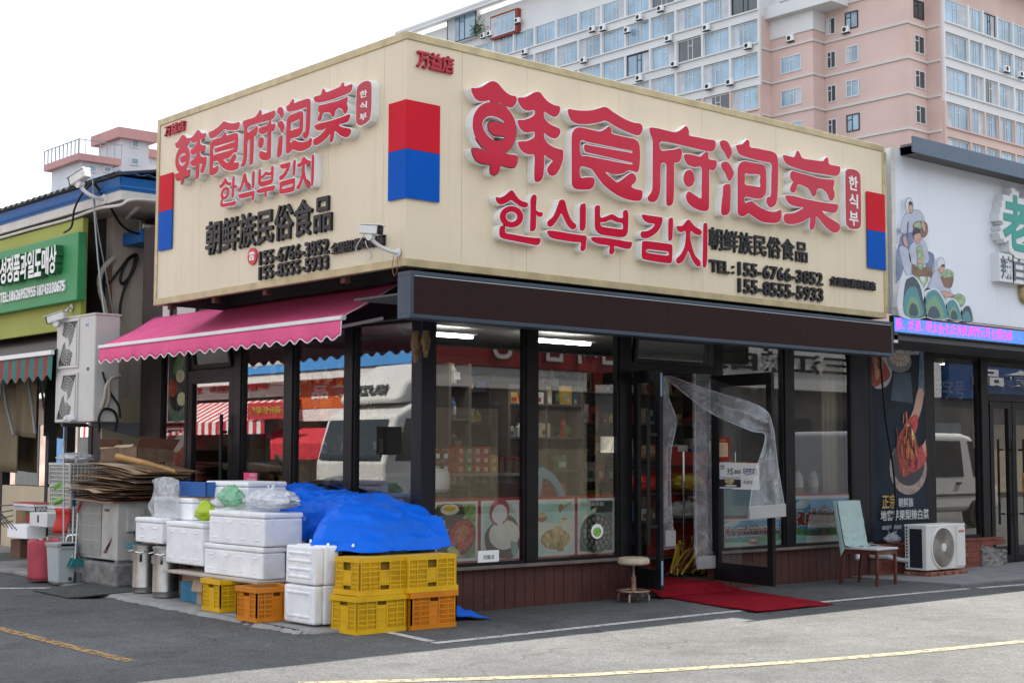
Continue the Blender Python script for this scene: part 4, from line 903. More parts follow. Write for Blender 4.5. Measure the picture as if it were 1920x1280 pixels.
b.grid(val, nsc*10, 3); b.build('valance', PINK, aw, smooth=True, solid=.002)
b = MB(); b.tube([val(i/(nsc*10), 1.0)+V((-.002, 0, 0)) for i in range(nsc*10+1)], .006, 5); b.tube([(xf_-.02, ya-.004, zf_-.04), val(0, 1)], .005, 5); b.tube([(xf_, ya-.004, zf_), (X0, ya-.004, zr_)], .005, 5)
b.build('piping', WHITE, aw)
b = MB(); b.tube([(xf_-.012, ya-.035, zf_-.015), (xf_-.012, ya-.005, zf_-.015)], .026, 12); b.build('bar_cap', OFFW, aw)
for y in (ya+.3, yb_-.3):
    b = MB(); b.bar((X0-.02, y, 2.83), (.52, y+.3, 2.73), .03); b.bar((.52, y+.3, 2.73), (xf_+.02, y+.05, zf_-.03), .03); b.build('folding_arm', OFFW, aw)

# hanging dried fish bundle at the corner post
t = thing('dried_bundle', 'brown dried bundle hanging from the corner under the ticker display', 'dried food', (.80, .84, 2.6)); DRY = mat('dried_skin', (.16, .09, .045), .7, noise=(14, .5), bump=(30, .9))
for k, (dx, dy, l, w) in enumerate(((-.02, .03, .30, .05), (.05, -.03, .25, .045))):
    b = MB(); c = V((.80+dx, .83+dy, 2.66))
    b.grid(lambda u, v: c+V((w*(.35+.75*sin(pi*min(.93, v*.85+.15)))*cos(2*pi*u)*(1+.35*rnd((u*3, v*4, k), 2, k)), w*.6*(.4+.7*sin(pi*min(.95, v)))*sin(2*pi*u), -l*v)), 16, 14)
    b.build('dried_piece', DRY, t, smooth=True)

# red carpet, two pieces
def carpet_mat():
    m = mat('red_carpet', (.27, .009, .02), .95, spec=.08, noise=(4, .2), bump=(120, 1.0), dirt=(5, (.17, .03, .03), .7)); return m
RC = carpet_mat()
P = [on_z(*q, .012) for q in ((1211, 1113), (1300, 1131), (1417, 1147), (1490, 1139), (1561, 1132), (1490, 1121), (1420, 1111), (1362, 1101), (1300, 1098), (1250, 1100))]
q4 = [on_z(*q, .012) for q in ((1208, 1112), (1418, 1147), (1562, 1132), (1345, 1097))]
def cpt(u, v):
    p = q4[0].lerp(q4[1], u).lerp(q4[3].lerp(q4[2], u), v); e = min(u, 1-u, v, 1-v)
    return V((p.x+.012*rnd((u*5, v*5, 0), 2, 1), p.y+.012*rnd((u*5, v*5, 3), 2, 2), .014+.016*max(0, rnd((u*2.2, v*3.5, 0), 1.6, 3))+.012*max(0, rnd((u*6+v*3, v*2, 0), 1.2, 5))-(.006 if e < .01 else 0)))
b = MB(); b.grid(cpt, 50, 36); o = b.build('carpet', RC, smooth=True, solid=.01); tag(o, 'large red carpet laid slanting on the road before the open doors', 'carpet')
b = MB(); b.prism([(3.82, .79, .097), (4.98, .79, .097), (5.0, 1.7, .101), (3.82, 1.7, .101)], (0, 0, .012)); b.prism([(3.83, .60, .018), (4.96, .56, .018), (4.98, .789, .106), (3.82, .789, .106)], (0, -.004, .01)); o = b.build('carpet', RC); tag(o, 'smaller red carpet inside the doorway over the step', 'carpet')
# little pale stone by the step
b = MB(); c = on_z(1372, 1098, .0); b.grid(lambda u, v: V((c.x-.13+.26*u, c.y+.1*v, .004+.035*sin(pi*u)*sin(pi*v)+.006*rnd((u, v, 0), 5))), 10, 8); o = b.build('stone_chip', mat('pale_stone', (.4, .38, .34), .9, noise=(20, .2))); tag(o, 'flat pale broken stone at the corner of the door step', 'stone')

# worn stool
c = on_z(1190, 1117, 0); sx, sy = 3.42, .60; st = thing('stool', 'round worn cream stool on a rusty ring base beside the doorway', 'stool', (sx, sy, 0)); o = V((sx, sy, 0)); RUST = mat('rusty_chrome', (.33, .22, .16), .45, metal=.6, noise=(18, .5), dirt=(12, (.12, .04, .02), .9))
zs = .46
b = MB(); b.lathe([(0, zs-.075), (.15, zs-.075), (.165, zs-.06), (.168, zs-.03), (.155, zs-.008), (.12, zs), (0, zs+.004)], o, 28); b.build('seat', mat('cracked_vinyl', (.46, .39, .28), .6, noise=(10, .12), dirt=(9, (.2, .13, .07), .9)), st, smooth=True)
b = MB(); b.lathe([(.012, zs-.10), (.03, zs-.09), (.03, zs-.076)], o, 16); b.build('seat_plate', RUST, st); b = MB(); b.tube([o+V((0, 0, .10)), o+V((0, 0, .27))], .026, 16); b.build('column', RUST, st, smooth=True); b = MB(); b.tube([o+V((0, 0, .27)), o+V((0, 0, zs-.08))], .013, 12); b.build('spindle', RUST, st, smooth=True)
b = MB(); n = 28; b.tube([o+V((.165*cos(2*pi*k/n), .165*sin(2*pi*k/n), .115)) for k in range(n+1)], .011, 8, False); b.lathe([(.02, .10), (.16, .108), (.16, .113), (.02, .106)], o, 24); b.build('base_ring', RUST, st, smooth=True)
for k in range(4):
    a = .5+k*pi/2; d = V((cos(a), sin(a), 0)); b = MB(); b.tube([o+d*.05+V((0, 0, .10)), o+d*.13+V((0, 0, .115)), o+d*.16+V((0, 0, .07)), o+d*.165+V((0, 0, .004))], .011, 8); b.build('leg', RUST, st, smooth=True)

# dining chair with a cloth over its back
ch = thing('chair', 'red-brown wooden chair with a pale teal cloth over its back', 'chair', (7.1, .35, 0)); A = on_z(1645, 1099, 0); B_ = on_z(1677, 1095, 0); C_ = on_z(1581, 1090.5, 0); D_ = on_z(1612, 1087.5, 0)
# square it up: front edge A-B, back edge C-D
ex = ((B_-A)+(D_-C_)).normalized(); ey = V((-ex.y, ex.x, 0)); ow = .40; od = .44; o0 = A
def cp(a, b_, z): return o0+ex*a+ey*b_+V((0, 0, z))
def cleg(name, a, b_, top, da=0, db=0):
    b = MB(); w = .02; b.prism([cp(a+da-w*.8, b_+db-w*.8, 0), cp(a+da+w*.8, b_+db-w*.8, 0), cp(a+da+w*.8, b_+db+w*.8, 0), cp(a+da-w*.8, b_+db+w*.8, 0)], cp(a, b_, top)-cp(a+da, b_+db, 0)); b.build('leg', WOODB, ch, bevel=.004)
sh_ = .44
cleg('leg', 0, 0, sh_-.03); cleg('leg', ow, 0, sh_-.03); cleg('leg', .0, od, sh_-.03, 0, .05); cleg('leg', ow, od, sh_-.03, 0, .05)
b = MB(); w = .012
for p, q in (((0, 0), (ow, 0)), ((0, 0), (0, od)), ((ow, 0), (ow, od)), ((0, od), (ow, od))): b.bar(cp(*p, sh_-.055), cp(*q, sh_-.055), .022, .05)
b.build('apron', WOODB, ch); b = MB(); b.prism([cp(-.03, -.03, sh_-.028), cp(ow+.03, -.03, sh_-.028), cp(ow+.03, od+.01, sh_-.028), cp(-.03, od+.01, sh_-.028)], (0, 0, .026)); b.build('seat', mat('pale_seat', (.55, .54, .56), .5, noise=(6, .1), dirt=(6, (.25, .2, .22), .6)), ch, bevel=.008)
b = MB(); b.grid(lambda u, v: cp(-.025+(ow+.05)*u+.01*(1-v), od-.01+.10*v+.02*sin(pi*u)*0-.0, sh_-.0+.50*v) + V((0, 0, .012*sin(pi*u)*v)), 8, 10); b.build('backrest', mat('teal_cloth_under', (.3, .4, .4), .8), ch, solid=.03)
TEAL = mat('pale_teal_cloth', (.36, .47, .46), .85, spec=.15, noise=(5, .08), bump=(120, .2))
def cl(u, v):
    p = cp(-.05+(ow+.10)*u, od-.035+.10*v, sh_-.03+.56*v); f = .008*rnd((u*3, v*9, 2), 1.6, 7)*(1-.5*v)+.025*rnd((u*2, v*4, 0), 1.6, 4)*(1-.75*v)
    if v < .12: p = cp(-.05+(ow+.10)*u, od-.035-.16*(1-v/.12)*(.4+.6*u), sh_+.008+.02*rnd((u*3, v*9, 0), 3, 5))
    return p-ey*(abs(f)+.012)
b = MB(); b.grid(cl, 26, 34); b.build('back_cloth', TEAL, ch, smooth=True, solid=.003)
b = MB(); b.grid(lambda u, v: cp(-.05-.004, od-.04+.105*v+.05*u, sh_-.09*(1-v)*u-.03+.56*v), 4, 12); b.grid(lambda u, v: cp(-.05+(ow+.1)*u, od-.035+.10+.06*v, sh_-.03+.56-.0*v+.004), 8, 2); b.build('back_cloth_side', TEAL, ch, smooth=True, solid=.003)

# outdoor unit on bricks
x0, x1, y0, y1, z0, z1 = fit_box(1697, 1738, 1808, 985, 1073, None, .07)
y1 = min(y1, y0+.34); x1 = x0+.86; zt = z1
ou = thing('outdoor_unit', 'white outdoor unit with a big round fan grille, standing on bricks', 'air conditioner', (x0, y0, z0))
CASE = mat('white_casing', (.66, .655, .63), .45, noise=(3, .05), streak=(5, (.5, .48, .42), .35))
b = MB(); b.box(x0, x1, y0, y1, z0+.02, zt); b.build('casing', CASE, ou, bevel=.012)
b = MB(); b.box(x0-.004, x1+.004, y0-.006, y1+.004, zt-.018, zt+.004); b.build('top_lid', WHITE, ou, bevel=.005)
cxf, czf, rf = x0+.36, .5*(z0+zt)+.005, .245; AX = M.Rotation(R(90), 3, 'X')
b = MB(); b.lathe([(rf+.022, 0), (rf+.022, .012), (rf, .016), (rf-.004, .0)], (cxf, y0, czf), 48, AX); b.build('grille_ring', CASE, ou, smooth=True)
b = MB(); b.lathe([(rf-.002, .0015), (0, .0015)], (cxf, y0, czf), 40, AX); b.build('fan_opening', mat('fan_dark', (.03, .028, .026), .7), ou)
b = MB()
for k in range(3):
    def bl(u, v, k=k): a = 2*pi*k/3+.9*u+.5*v; r = .05+.18*v; return V((cxf+r*cos(a), y0-.003-.004*u, czf+r*sin(a)))
    b.grid(bl, 6, 6)
b.build('fan_blade', mat('fan_grey', (.20, .19, .175), .6), ou)
b = MB()
for k in range(1, 13): r = rf*k/13; b.tube([(cxf+r*cos(2*pi*j/36), y0-.013, czf+r*sin(2*pi*j/36)) for j in range(37)], .0022, 5, False)
for k in range(34):
    a = 2*pi*k/34; b.tube([(cxf+r*cos(a+1.1*(r/rf)**1.2), y0-.0155, czf+r*sin(a+1.1*(r/rf)**1.2)) for r in [rf*(.22+.78*j/7) for j in range(8)]], .0024, 5, False)
b.build('fan_grille', mat('grille_beige', (.45, .42, .37), .5), ou)
b = MB(); b.lathe([(.05, 0), (.052, .018), (.044, .026), (0, .028)], (cxf, y0, czf), 28, AX); b.build('fan_hub', CASE, ou, smooth=True)
b = MB(); b.box(x0+.655, x0+.66, y0-.003, y0+.001, z0+.03, zt-.03); b.box(x0+.66, x1-.004, y0-.012, y0-.001, z0+.05, zt-.03); b.build('service_panel', CASE, ou, bevel=.004)
text('maker_lettering', 'AUTSON', Frame((0, y0-.012, 0), (1, 0, 0)), x1-.155, x1-.03, zt-.105, zt-.075, mat('maker_red', (.45, .05, .05), .5), ou, shear=0)
b = MB(); b.box(x0-.003, x0-.001, y0+.06, y1-.075, z0+.05, zt-.045); b.build('coil', mat('coil_blue_black', (.014, .02, .03), .5, noise=(30, .3)), ou)
b = MB()
for k in range(13): b.box(x0-.002, x0-.0005, y1-.045, y1-.022, z0+.05+k*.04, z0+.075+k*.04)
b.build('louvre_slot', BLACK, ou); b = MB(); b.tube([(x0+.02, y1-.03, .2), (x0-.12, y1+.02, .22), (x0-.28, y1+.05, .26), (x0-.34, .93, .26)], .03, 10); b.build('lagged_pipe', mat('pipe_lagging', (.42, .43, .44), .7, bump=(40, .4)), ou, smooth=True)
BR = mat('loose_brick', (.25, .095, .06), .9, noise=(14, .3), bump=(40, .4), dirt=(14, (.42, .36, .32), .8)); n0 = 0
for k, (lb) in enumerate(('loose brick lying under the fan corner of the white outdoor unit', 'loose brick, second along from the fan corner under the white outdoor unit', 'loose brick in the middle of the row under the white outdoor unit', 'loose brick, second from the panel end under the white outdoor unit', 'loose brick at the panel end under the white outdoor unit')):
    b = MB(); xx = x0+.02+k*.17; b.box(0, .115 if k % 2 else .15, -.03, .21, 0, z0-.004); b.v = [q+V((xx, y0-.015-.008*(k % 2), .004)) for q in b.v]
    o = b.build('brick', BR, bevel=.006); tag(o, lb, 'brick', 'loose bricks under the white outdoor unit')
for k, lb in enumerate(('loose brick under the back of the white outdoor unit, near the coil', 'loose brick under the back of the white outdoor unit, far end')):
    b = MB(); b.box(x0+.0+.5*k, x0+.2+.5*k, y1-.12, y1+.02, .004, z0); o = b.build('brick', BR, bevel=.006); tag(o, lb, 'brick', 'loose bricks under the white outdoor unit')
# tied bag on the neighbour's sill
c = on_y(1673, 1018, .86); bag('tied_bag', 'grey knotted plastic bag on the sill beside the outdoor unit', (c.x, .86, .405), (.13, .09, .055), film_mat('grey_bag_film', (.5, .5, .55), .6, .3, 20, .9, .35), 31, pinch=.75)
# pipe stub behind the chair
b = MB(); b.tube([(7.62, .95, .33), (7.62, .86, .33), (7.60, .82, .29), (7.58, .81, .24)], .035, 12); o = b.build('drain_pipe', WHITE, smooth=True); tag(o, 'short white bent pipe end on the plank base behind the chair', 'pipe')

# strip curtain pulled aside over the open door
CURT = film_mat('pvc_strip', (.6, .62, .65), .22, .08, 5, .8, .3)
cu = thing('strip_curtain', 'clear plastic door curtain swept aside and draped over the open right door', 'curtain', (4.4, .86, 2.38))
def bez(P, t):
    P = [V(p) for p in P]
    while len(P) > 1: P = [P[i].lerp(P[i+1], t) for i in range(len(P)-1)]
    return P[0]
def path(P, t): # catmull through points
    n = len(P)-1; i = min(int(t*n), n-1); f = t*n-i; a, b_, c, d = P[max(i-1, 0)], P[i], P[i+1], P[min(i+2, n)]
    return .5*((2*b_)+(c-a)*f+(2*a-5*b_+4*c-d)*f*f+(3*b_-a-3*c+d)*f**3)
T_ = [on_y(1251, 703, .86), on_y(1335, 732, .55), on_y(1427, 763, -.08), on_y(1449, 800, -.10), on_y(1458, 870, -.10), on_y(1474, 966, -.10)]
B2 = [on_y(1252, 712, .84), on_y(1330, 772, .45), on_y(1405, 806, -.12), on_y(1435, 818, -.16), on_y(1415, 890, -.16), on_y(1402, 972, -.14)]
b = MB(); b.grid(lambda u, v: path(T_, u).lerp(path(B2, u), v)+V((-.5, -.6, .1))*(.06*sin(pi*v)*sin(v*13+u*5)+.03*rnd((u*4, v*3, 0), 2, 2)), 46, 14); b.build('curtain_sheet', CURT, cu, smooth=True)
b = MB()
for P in (T_, B2): b.tube([path(P, k/30) for k in range(31)], .0045, 6)
b.build('curtain_edge', film_mat('pvc_edge', (.6, .64, .7), .3, .15, 6, .3, .4), cu, smooth=True)
e0, e1 = on_y(1404, 949, -.17), on_y(1472, 944, -.125); b = MB(); b.prism([e0, e1, e1+V((0, 0, -.135)), e0+V((0, 0, -.135))], (.0, -.014, 0)); b.build('weight_bar', mat('weight_grey', (.36, .37, .37), .4, metal=.2, noise=(6, .1)), cu, bevel=.004)
S1 = [on_y(1252, 704, .86), on_y(1254, 745, .86), on_y(1268, 790, .80), on_y(1258, 850, .84), on_y(1258, 940, .86), on_y(1266, 1028, .86)]
S2 = [on_y(1240, 706, .86), on_y(1240, 750, .86), on_y(1243, 800, .86), on_y(1243, 870, .86), on_y(1243, 940, .86), on_y(1243, 1030, .86)]
b = MB(); b.grid(lambda u, v: path(S1, u).lerp(path(S2, u), v)+V((0, .03*sin(v*7), 0)), 36, 6); b.build('curtain_strip', CURT, cu, smooth=True)
b = MB(); b.tube([path(S1, k/30) for k in range(31)], .005, 6); b.build('strip_edge', bpy.data.materials['pvc_edge'], cu, smooth=True)
b = MB(); p = path(S2, .93); b.box(p.x, p.x+.16, .82, .835, p.z-.11, p.z+.06); b.build('weight_bar', bpy.data.materials['weight_grey'], cu)
b = MB(); b.grid(lambda u, v: on_y(1298+1*v, 700, .90)+V((.33*u, .02*sin(u*8), -2.13*v)), 8, 20); b.build('curtain_strip', CURT, cu, smooth=True)
b = MB(); p = on_y(1302, 700, .90); b.tube([p+V((0, -.01, 0)), p+V((.0, -.01, -2.12))], .005, 6); b.build('strip_edge', bpy.data.materials['pvc_edge'], cu); b = MB(); b.box(p.x, p.x+.30, .87, .89, p.z-2.16, p.z-2.02); b.build('weight_bar', bpy.data.materials['weight_grey'], cu)

# ---------------------------------------------------------------- posters and stickers on the glass
PW = mat('poster_white', (.85, .87, .87), .5); PR = mat('poster_red', (.42, .02, .02), .5)
def poster(name, label, fr, u0, u1, v0, v1, shapes, base, cat='poster', lift=.002):
    """printed sheet: coloured areas of the print lie in layers a hair apart; shapes = [(material, [loops in 0..1 of the sheet], smooth)]"""
    t = thing(name, label, cat, fr.at(u0, v0, 0)); b = MB()
    b.prism([fr.at(u0, v0, lift), fr.at(u1, v0, lift), fr.at(u1, v1, lift), fr.at(u0, v1, lift)], -fr.n*.0015); b.build('sheet', base, t)
    mats = []; b = MB()
    for i, (m, lps, sm) in enumerate(shapes):
        if m not in mats: mats.append(m)
        b.mi(mats.index(m)); plate(b, fr, [[(u0+(u1-u0)*x, v0+(v1-v0)*y) for x, y in lp] for lp in lps], .0002, lift+.0004+i*.0004, 0, 3 if sm else 1)
    if mats: b.build('print', mats, t)
    return t
GF = Frame((0, Y0+.058, 0), (1, 0, 0)); GS = Frame((X0+.058, 0, 0), (0, -1, 0))
c_ = lambda n, r, g_, b_, nz=None, **k: mat('print_'+n, (min(.85, r*1.75), min(.85, g_*1.75), min(.85, b_*1.75)), .5, noise=nz, **k)
KIM = c_('kimchi', .32, .055, .03, (30, .7)); KIMD = c_('kimchi_dark', .14, .02, .015, (40, .6)); LEAF = c_('leaf', .16, .25, .07, (25, .5)); WOODP = c_('dish_dark', .06, .05, .035, (8, .3)); PALE = c_('pale', .55, .56, .42, (12, .15)); GBG = c_('green_ground', .22, .27, .14, (6, .4))
TEALP = c_('teal', .32, .45, .40, (4, .15)); MILK = c_('milk', .72, .74, .68); BOWL = c_('bowl', .08, .05, .045, (8, .2)); SOUP = c_('soup', .52, .56, .42, (7, .08)); PINKP = c_('pinkred', .30, .05, .06)
SAND = c_('sand', .42, .33, .15, (20, .35)); SANDD = c_('sand_dark', .30, .21, .08, (20, .4)); DKG = c_('dark_green', .03, .055, .045, (8, .4)); SAUS = c_('sausage', .20, .18, .15, (60, .7)); GRN = c_('herbs', .12, .26, .04, (60, .6)); WH = c_('white', .7, .7, .68); DK = c_('dark', .02, .018, .018)
def frame_pic(shapes): return [(PW, [rect(.035, .965, .03, .955)], 0)] + shapes
SQ = rect(.085, .915, .075, .91)
q0, q1 = 1.082, 2.195; zb_, zt_ = .465, 1.085
def four(u0, u1, label, shapes): return poster('food_poster', label, GF, u0, u1, zb_, zt_, frame_pic(shapes), PR)
t = four(q0, 1.66, 'food poster of red kimchi in a dark dish with a halved apple', [(GBG, [SQ], 0), (WOODP, [[(.1, .62), (.4, .55), (.75, .8), (.7, .9), (.1, .9)]], 1), (PALE, [ell(.36, .83, .2, .085)], 0), (c_('yolk', .5, .36, .04), [ell(.36, .85, .14, .05)], 0), (WOODP, [[(.09, .3), (.3, .45), (.5, .2), (.45, .08), (.09, .08)]], 0), (LEAF, [[(.62, .9), (.91, .9), (.91, .45), (.75, .62)]], 0), (KIMD, [ell(.60, .40, .33, .27, 18, .5)], 0), (KIM, [ell(.61, .42, .29, .235, 18, .5)], 0), (c_('red_light', .5, .16, .08, (60, .7)), [ell(.62, .46, .17, .11, 14, .4)], 0), (PALE, [ell(.18, .58, .09, .12, 14, .2)], 0), (LEAF, [ell(.17, .58, .02, .06)], 0), (c_('pale_leaf', .40, .42, .2, (30, .4)), [[(.30, .2), (.42, .28), (.6, .13), (.5, .1)], ], 1)])
t = four(1.662, 2.195, 'food poster of a ladle pouring milk-white soup into a pot', [(TEALP, [SQ], 0), (BOWL, [[(.2, .52), (.62, .72), (.915, .58), (.915, .075), (.3, .075), (.13, .3)]], 1), (MILK, [ell(.60, .41, .375, .235, 22, 0)], 0), (SOUP, [ell(.60, .42, .345, .205, 22, 0)], 0), (PINKP, [ell(.48, .77, .25, .21, 18, .3)], 0), (MILK, [ell(.48, .74, .19, .15, 18, .2)], 0), (MILK, [[(.42, .6), (.56, .6), (.6, .44), (.5, .5)]], 1), (WH, [[(.74, .9), (.915, .9), (.915, .7)]], 0), (c_('cloth_teal', .2, .3, .3, (10, .3)), [[(.75, .3), (.915, .26), (.915, .08), (.8, .08)]], 1)])
t = four(2.382, 2.96, 'food poster of a plate of golden rice cakes on a pale teal cloth', [(TEALP, [SQ], 0), (c_('cream', .58, .58, .42, (5, .1)), [[(.09, .62), (.5, .55), (.915, .6), (.915, .3), (.09, .3)]], 0), (WH, [ell(.53, .28, .40, .19, 22)], 0), (SANDD, [ell(.5, .3, .36, .17, 16), ], 0), (SAND, [[(.2, .3), (.32, .42), (.42, .3), (.32, .16)]], 0), (SAND, [[(.4, .42), (.52, .52), (.66, .5), (.7, .38), (.5, .32)]], 0), (SAND, [[(.4, .32), (.5, .4), (.6, .3), (.5, .14)]], 0), (SAND, [[(.62, .32), (.78, .38), (.86, .26), (.72, .16)]], 0), (SANDD, [[(.52, .16), (.68, .2), (.7, .1), (.54, .1)]], 0), (c_('brown_bowl', .25, .14, .05, (30, .4)), [ell(.17, .66, .12, .075)], 0), (SAND, [ell(.17, .69, .10, .03)], 0), (c_('spoon', .3, .2, .1), [[(.55, .83), (.62, .88), (.7, .82), (.6, .72)]], 0), (SANDD, [[(.66, .82), (.85, .9), (.87, .88), (.68, .79)]], 0), (PALE, [ell(.72, .62, .14, .05)], 0), (SAND, [ell(.72, .63, .1, .025)], 0)])
t = four(2.962, 3.54, 'food poster of sliced sausage in a ring around a white dip bowl', [(DKG, [SQ], 0), (TEALP, [[(.09, .3), (.3, .6), (.35, .9), (.09, .9)]], 1), (c_('ginger', .5, .47, .36, (20, .2)), [[(.12, .6), (.3, .72), (.5, .8), (.4, .6), (.22, .55)]], 1), (c_('plate_rim', .10, .17, .14), [ell(.51, .37, .42, .34, 26)], 0), (DKG, [ell(.51, .37, .395, .315, 26)], 0)] + [(SAUS, [ell(.51+.31*cos(a)*r, .37+.245*sin(a)*r, .043, .038, 8, a)], 0) for r, n in ((1.0, 17), (.66, 11)) for a in [2*pi*k/n for k in range(n)]] + [(WH, [ell(.50, .40, .155, .125, 18)], 0), (GRN, [ell(.50, .39, .105, .08, 14)], 0)])
text('print_lettering', '朝鲜族米肠', Frame(GF.o+GF.n*.02, GF.u), 3.03, 3.34, .975, 1.02, mat('print_grey', (.25, .25, .22), .5), t)
t = poster('paper_note', 'white paper note with a handwritten line below the soup poster', GF, 1.63, 1.90, .455, .575, [], PW, 'note', .018)
text('note_lettering', '拉飯点', GF, 1.70, 1.84, .49, .535, BLACK, t, .0005, .02, 0)
# scenery poster behind the right-hand window and the door
SKYP = c_('sky', .04, .26, .55, (3, .35)); MNT = c_('mountain', .04, .09, .16, (6, .5)); MEAD = c_('meadow', .10, .22, .06, (10, .4)); LAKE = c_('lake', .25, .48, .48, (3, .1)); CLD = c_('cloud', .45, .6, .7, (6, .2))
def scenery(label, u0, u1, v0, v1, words):
    t = poster('scenery_poster', label, GF, u0, u1, v0, v1, [(PW, [rect(.0, 1, .0, .95)], 0), (SKYP, [rect(.0, .985, .05, .88)], 0), (CLD, [[(0, .72), (.12, .86), (.3, .86), (.2, .7)]], 1), (MNT, [[(0, .45), (.1, .6), (.2, .55), (.3, .72), (.45, .68), (.55, .78), (.7, .6), (.85, .66), (.985, .52), (.985, .4), (0, .35)]], 0), (LAKE, [rect(0, .985, .05, .2)], 0), (MEAD, [[(0, .3), (.3, .24), (.6, .3), (.985, .36), (.985, .16), (.6, .12), (.3, .14), (0, .2)]], 1), (c_('basket', .35, .12, .1), [ell(.52, .12, .09, .06)], 0), (WH, [ell(.52, .2, .06, .04)], 0)], PR)
    fr = Frame(GF.o+GF.n*.01, GF.u); a, c = v0+(v1-v0)*.33, v0+(v1-v0)*.66
    text('poster_lettering', words, fr, u0+.03, u1-.05, a, c, PW, t, .0006, .001, .02, bold=.05); text('poster_lettering', words, fr, u0+.04, u1-.06, a+.01, c-.01, mat('letter_red', (.35, .04, .03), .5), t, .0006, .004, .02, bold=.01); return t
scenery('blue mountain scenery poster with big red characters, behind the chair', 6.535, 7.65, .465, 1.055, '餐桌上的美味')
scenery('blue mountain scenery poster seen through the open door glass', 5.24, 6.30, .465, .80, '牡丹江特产')
b = MB(); b.quad(GF.at(5.24, .82, .002), GF.at(6.3, .82, .002), GF.at(6.3, 1.2, .002), GF.at(5.24, 1.2, .002)); o = b.build('window_panel', mat('pale_blue_panel', (.28, .46, .50), .5, noise=(2, .08)), solid=.004); tag(o, 'plain pale blue panel inside the window behind the open door', 'panel')
# posters on the side, beside the door
t = poster('food_poster', 'tall food poster of cold noodles with a halved egg, beside the side door', GS, -6.06, -5.52, 1.86, 2.78, [(PW, [rect(.04, .97, .02, .97)], 0), (DKG, [rect(.08, .93, .04, .95)], 0), (c_('bowl_green', .10, .14, .1, (6, .2)), [ell(.5, .3, .44, .28, 18)], 0), (DK, [ell(.52, .38, .4, .22, 18)], 0), (KIM, [ell(.3, .47, .2, .12)], 0), (LEAF, [ell(.55, .78, .28, .12, 12, .3)], 0), (WH, [ell(.62, .62, .2, .085)], 0), (c_('egg', .55, .40, .03), [ell(.62, .62, .11, .05)], 0), (c_('nuts', .5, .44, .28, (60, .4)), [ell(.7, .32, .2, .09)], 0)], PR)
t = poster('food_poster', 'tall food poster of shredded red kimchi, low beside the side door', GS, -6.06, -5.52, .9, 1.84, [(PW, [rect(.04, .97, .02, .97)], 0), (KIMD, [rect(.08, .93, .04, .95)], 0), (c_('kimchi_orange', .36, .075, .03, (24, .6)), [[(.1, .06), (.2, .5), (.45, .82), (.9, .9), (.92, .06)]], 1), (c_('plate_glint', .4, .36, .34, (8, .3)), [[(.25, .72), (.6, .9), (.92, .92), (.92, .8), (.55, .66)]], 1)], PR)
t = poster('sticker', 'small pink sticker with a phone number low on the side window', GS, -4.18, -3.90, 1.19, 1.30, [(c_('pink', .5, .05, .14), [rect(0, 1, 0, 1)], 0)], PW, 'sticker', .03)
text('sticker_lettering', '2576555', GS, -4.10, -3.92, 1.20, 1.24, WHITE, t, .0005, .034, .01); text('sticker_lettering', '订餐电话', GS, -4.06, -3.93, 1.255, 1.29, WHITE, t, .0005, .034, .005)
p = on_y(1146, 834, Y0); t = poster('sticker', 'small blue cloud-shaped sticker with a green middle on the front window', GF, p.x-.12, p.x+.12, p.z-.08, p.z+.09, [(c_('cloud_blue', .30, .52, .65), [[(.0, .45), (.12, .7), (.3, .72), (.5, .9), (.7, .72), (.9, .7), (1, .45), (.85, .25), (.6, .3), (.4, .3), (.15, .25)]], 1), (c_('pay_green', .05, .35, .12), [rect(.36, .64, .22, .86)], 0), (c_('screen_blue', .35, .6, .75), [rect(.43, .57, .34, .7)], 0), (PW, [rect(.32, .68, .04, .19)], 0)], GLASS, 'sticker', .02)
bpy.data.objects.remove(t.children[0])
# papers on the open door (its inside face)
DF = Frame(fr_.at(0, 0, .001), fr_.u); 
def dpx(a, c): # where on the door plane
    d = _ray(a, c); n = fr_.n; k = (fr_.o-CAM).dot(n)/d.dot(n); q = CAM+d*k-fr_.o; return q.dot(fr_.u), q.z
def door_sheet(label, a0, c0, a1, c1, shapes, base, name='notice'):
    u0, v1 = dpx(a0, c0); u1, v0 = dpx(a1, c1); t = poster(name, label, fr_, min(u0, u1), max(u0, u1), v0, v1, shapes, base, 'notice', .004); return t, min(u0, u1), max(u0, u1), v0, v1
s = 1 if fr_.n.x < 0 else -1
if s < 0: fr_ = Frame(fr_.o, -fr_.u); 
t, u0, u1, v0, v1 = door_sheet('red bordered notice stuck on the open right door', 1342, 820, 1368, 864, [(c_('notice_cream', .5, .36, .24, (80, .2)), [rect(.1, .9, .18, .78)], 0)], PR)
text('notice_lettering', '营业执照', fr_, u0+.05, u1-.05, v1-.045, v1-.02, mat('gold_letter', (.5, .36, .08), .5), t, .0005, .006, .01)
for k in range(7): text('notice_lettering', '名称地址法人', fr_, u0+.035, u1-.04-.02*(k % 3), v1-.09-k*.027, v1-.078-k*.027, mat('faint_ink', (.2, .1, .07), .6) if k == 0 else bpy.data.materials['faint_ink'], t, .0004, .006, 0)
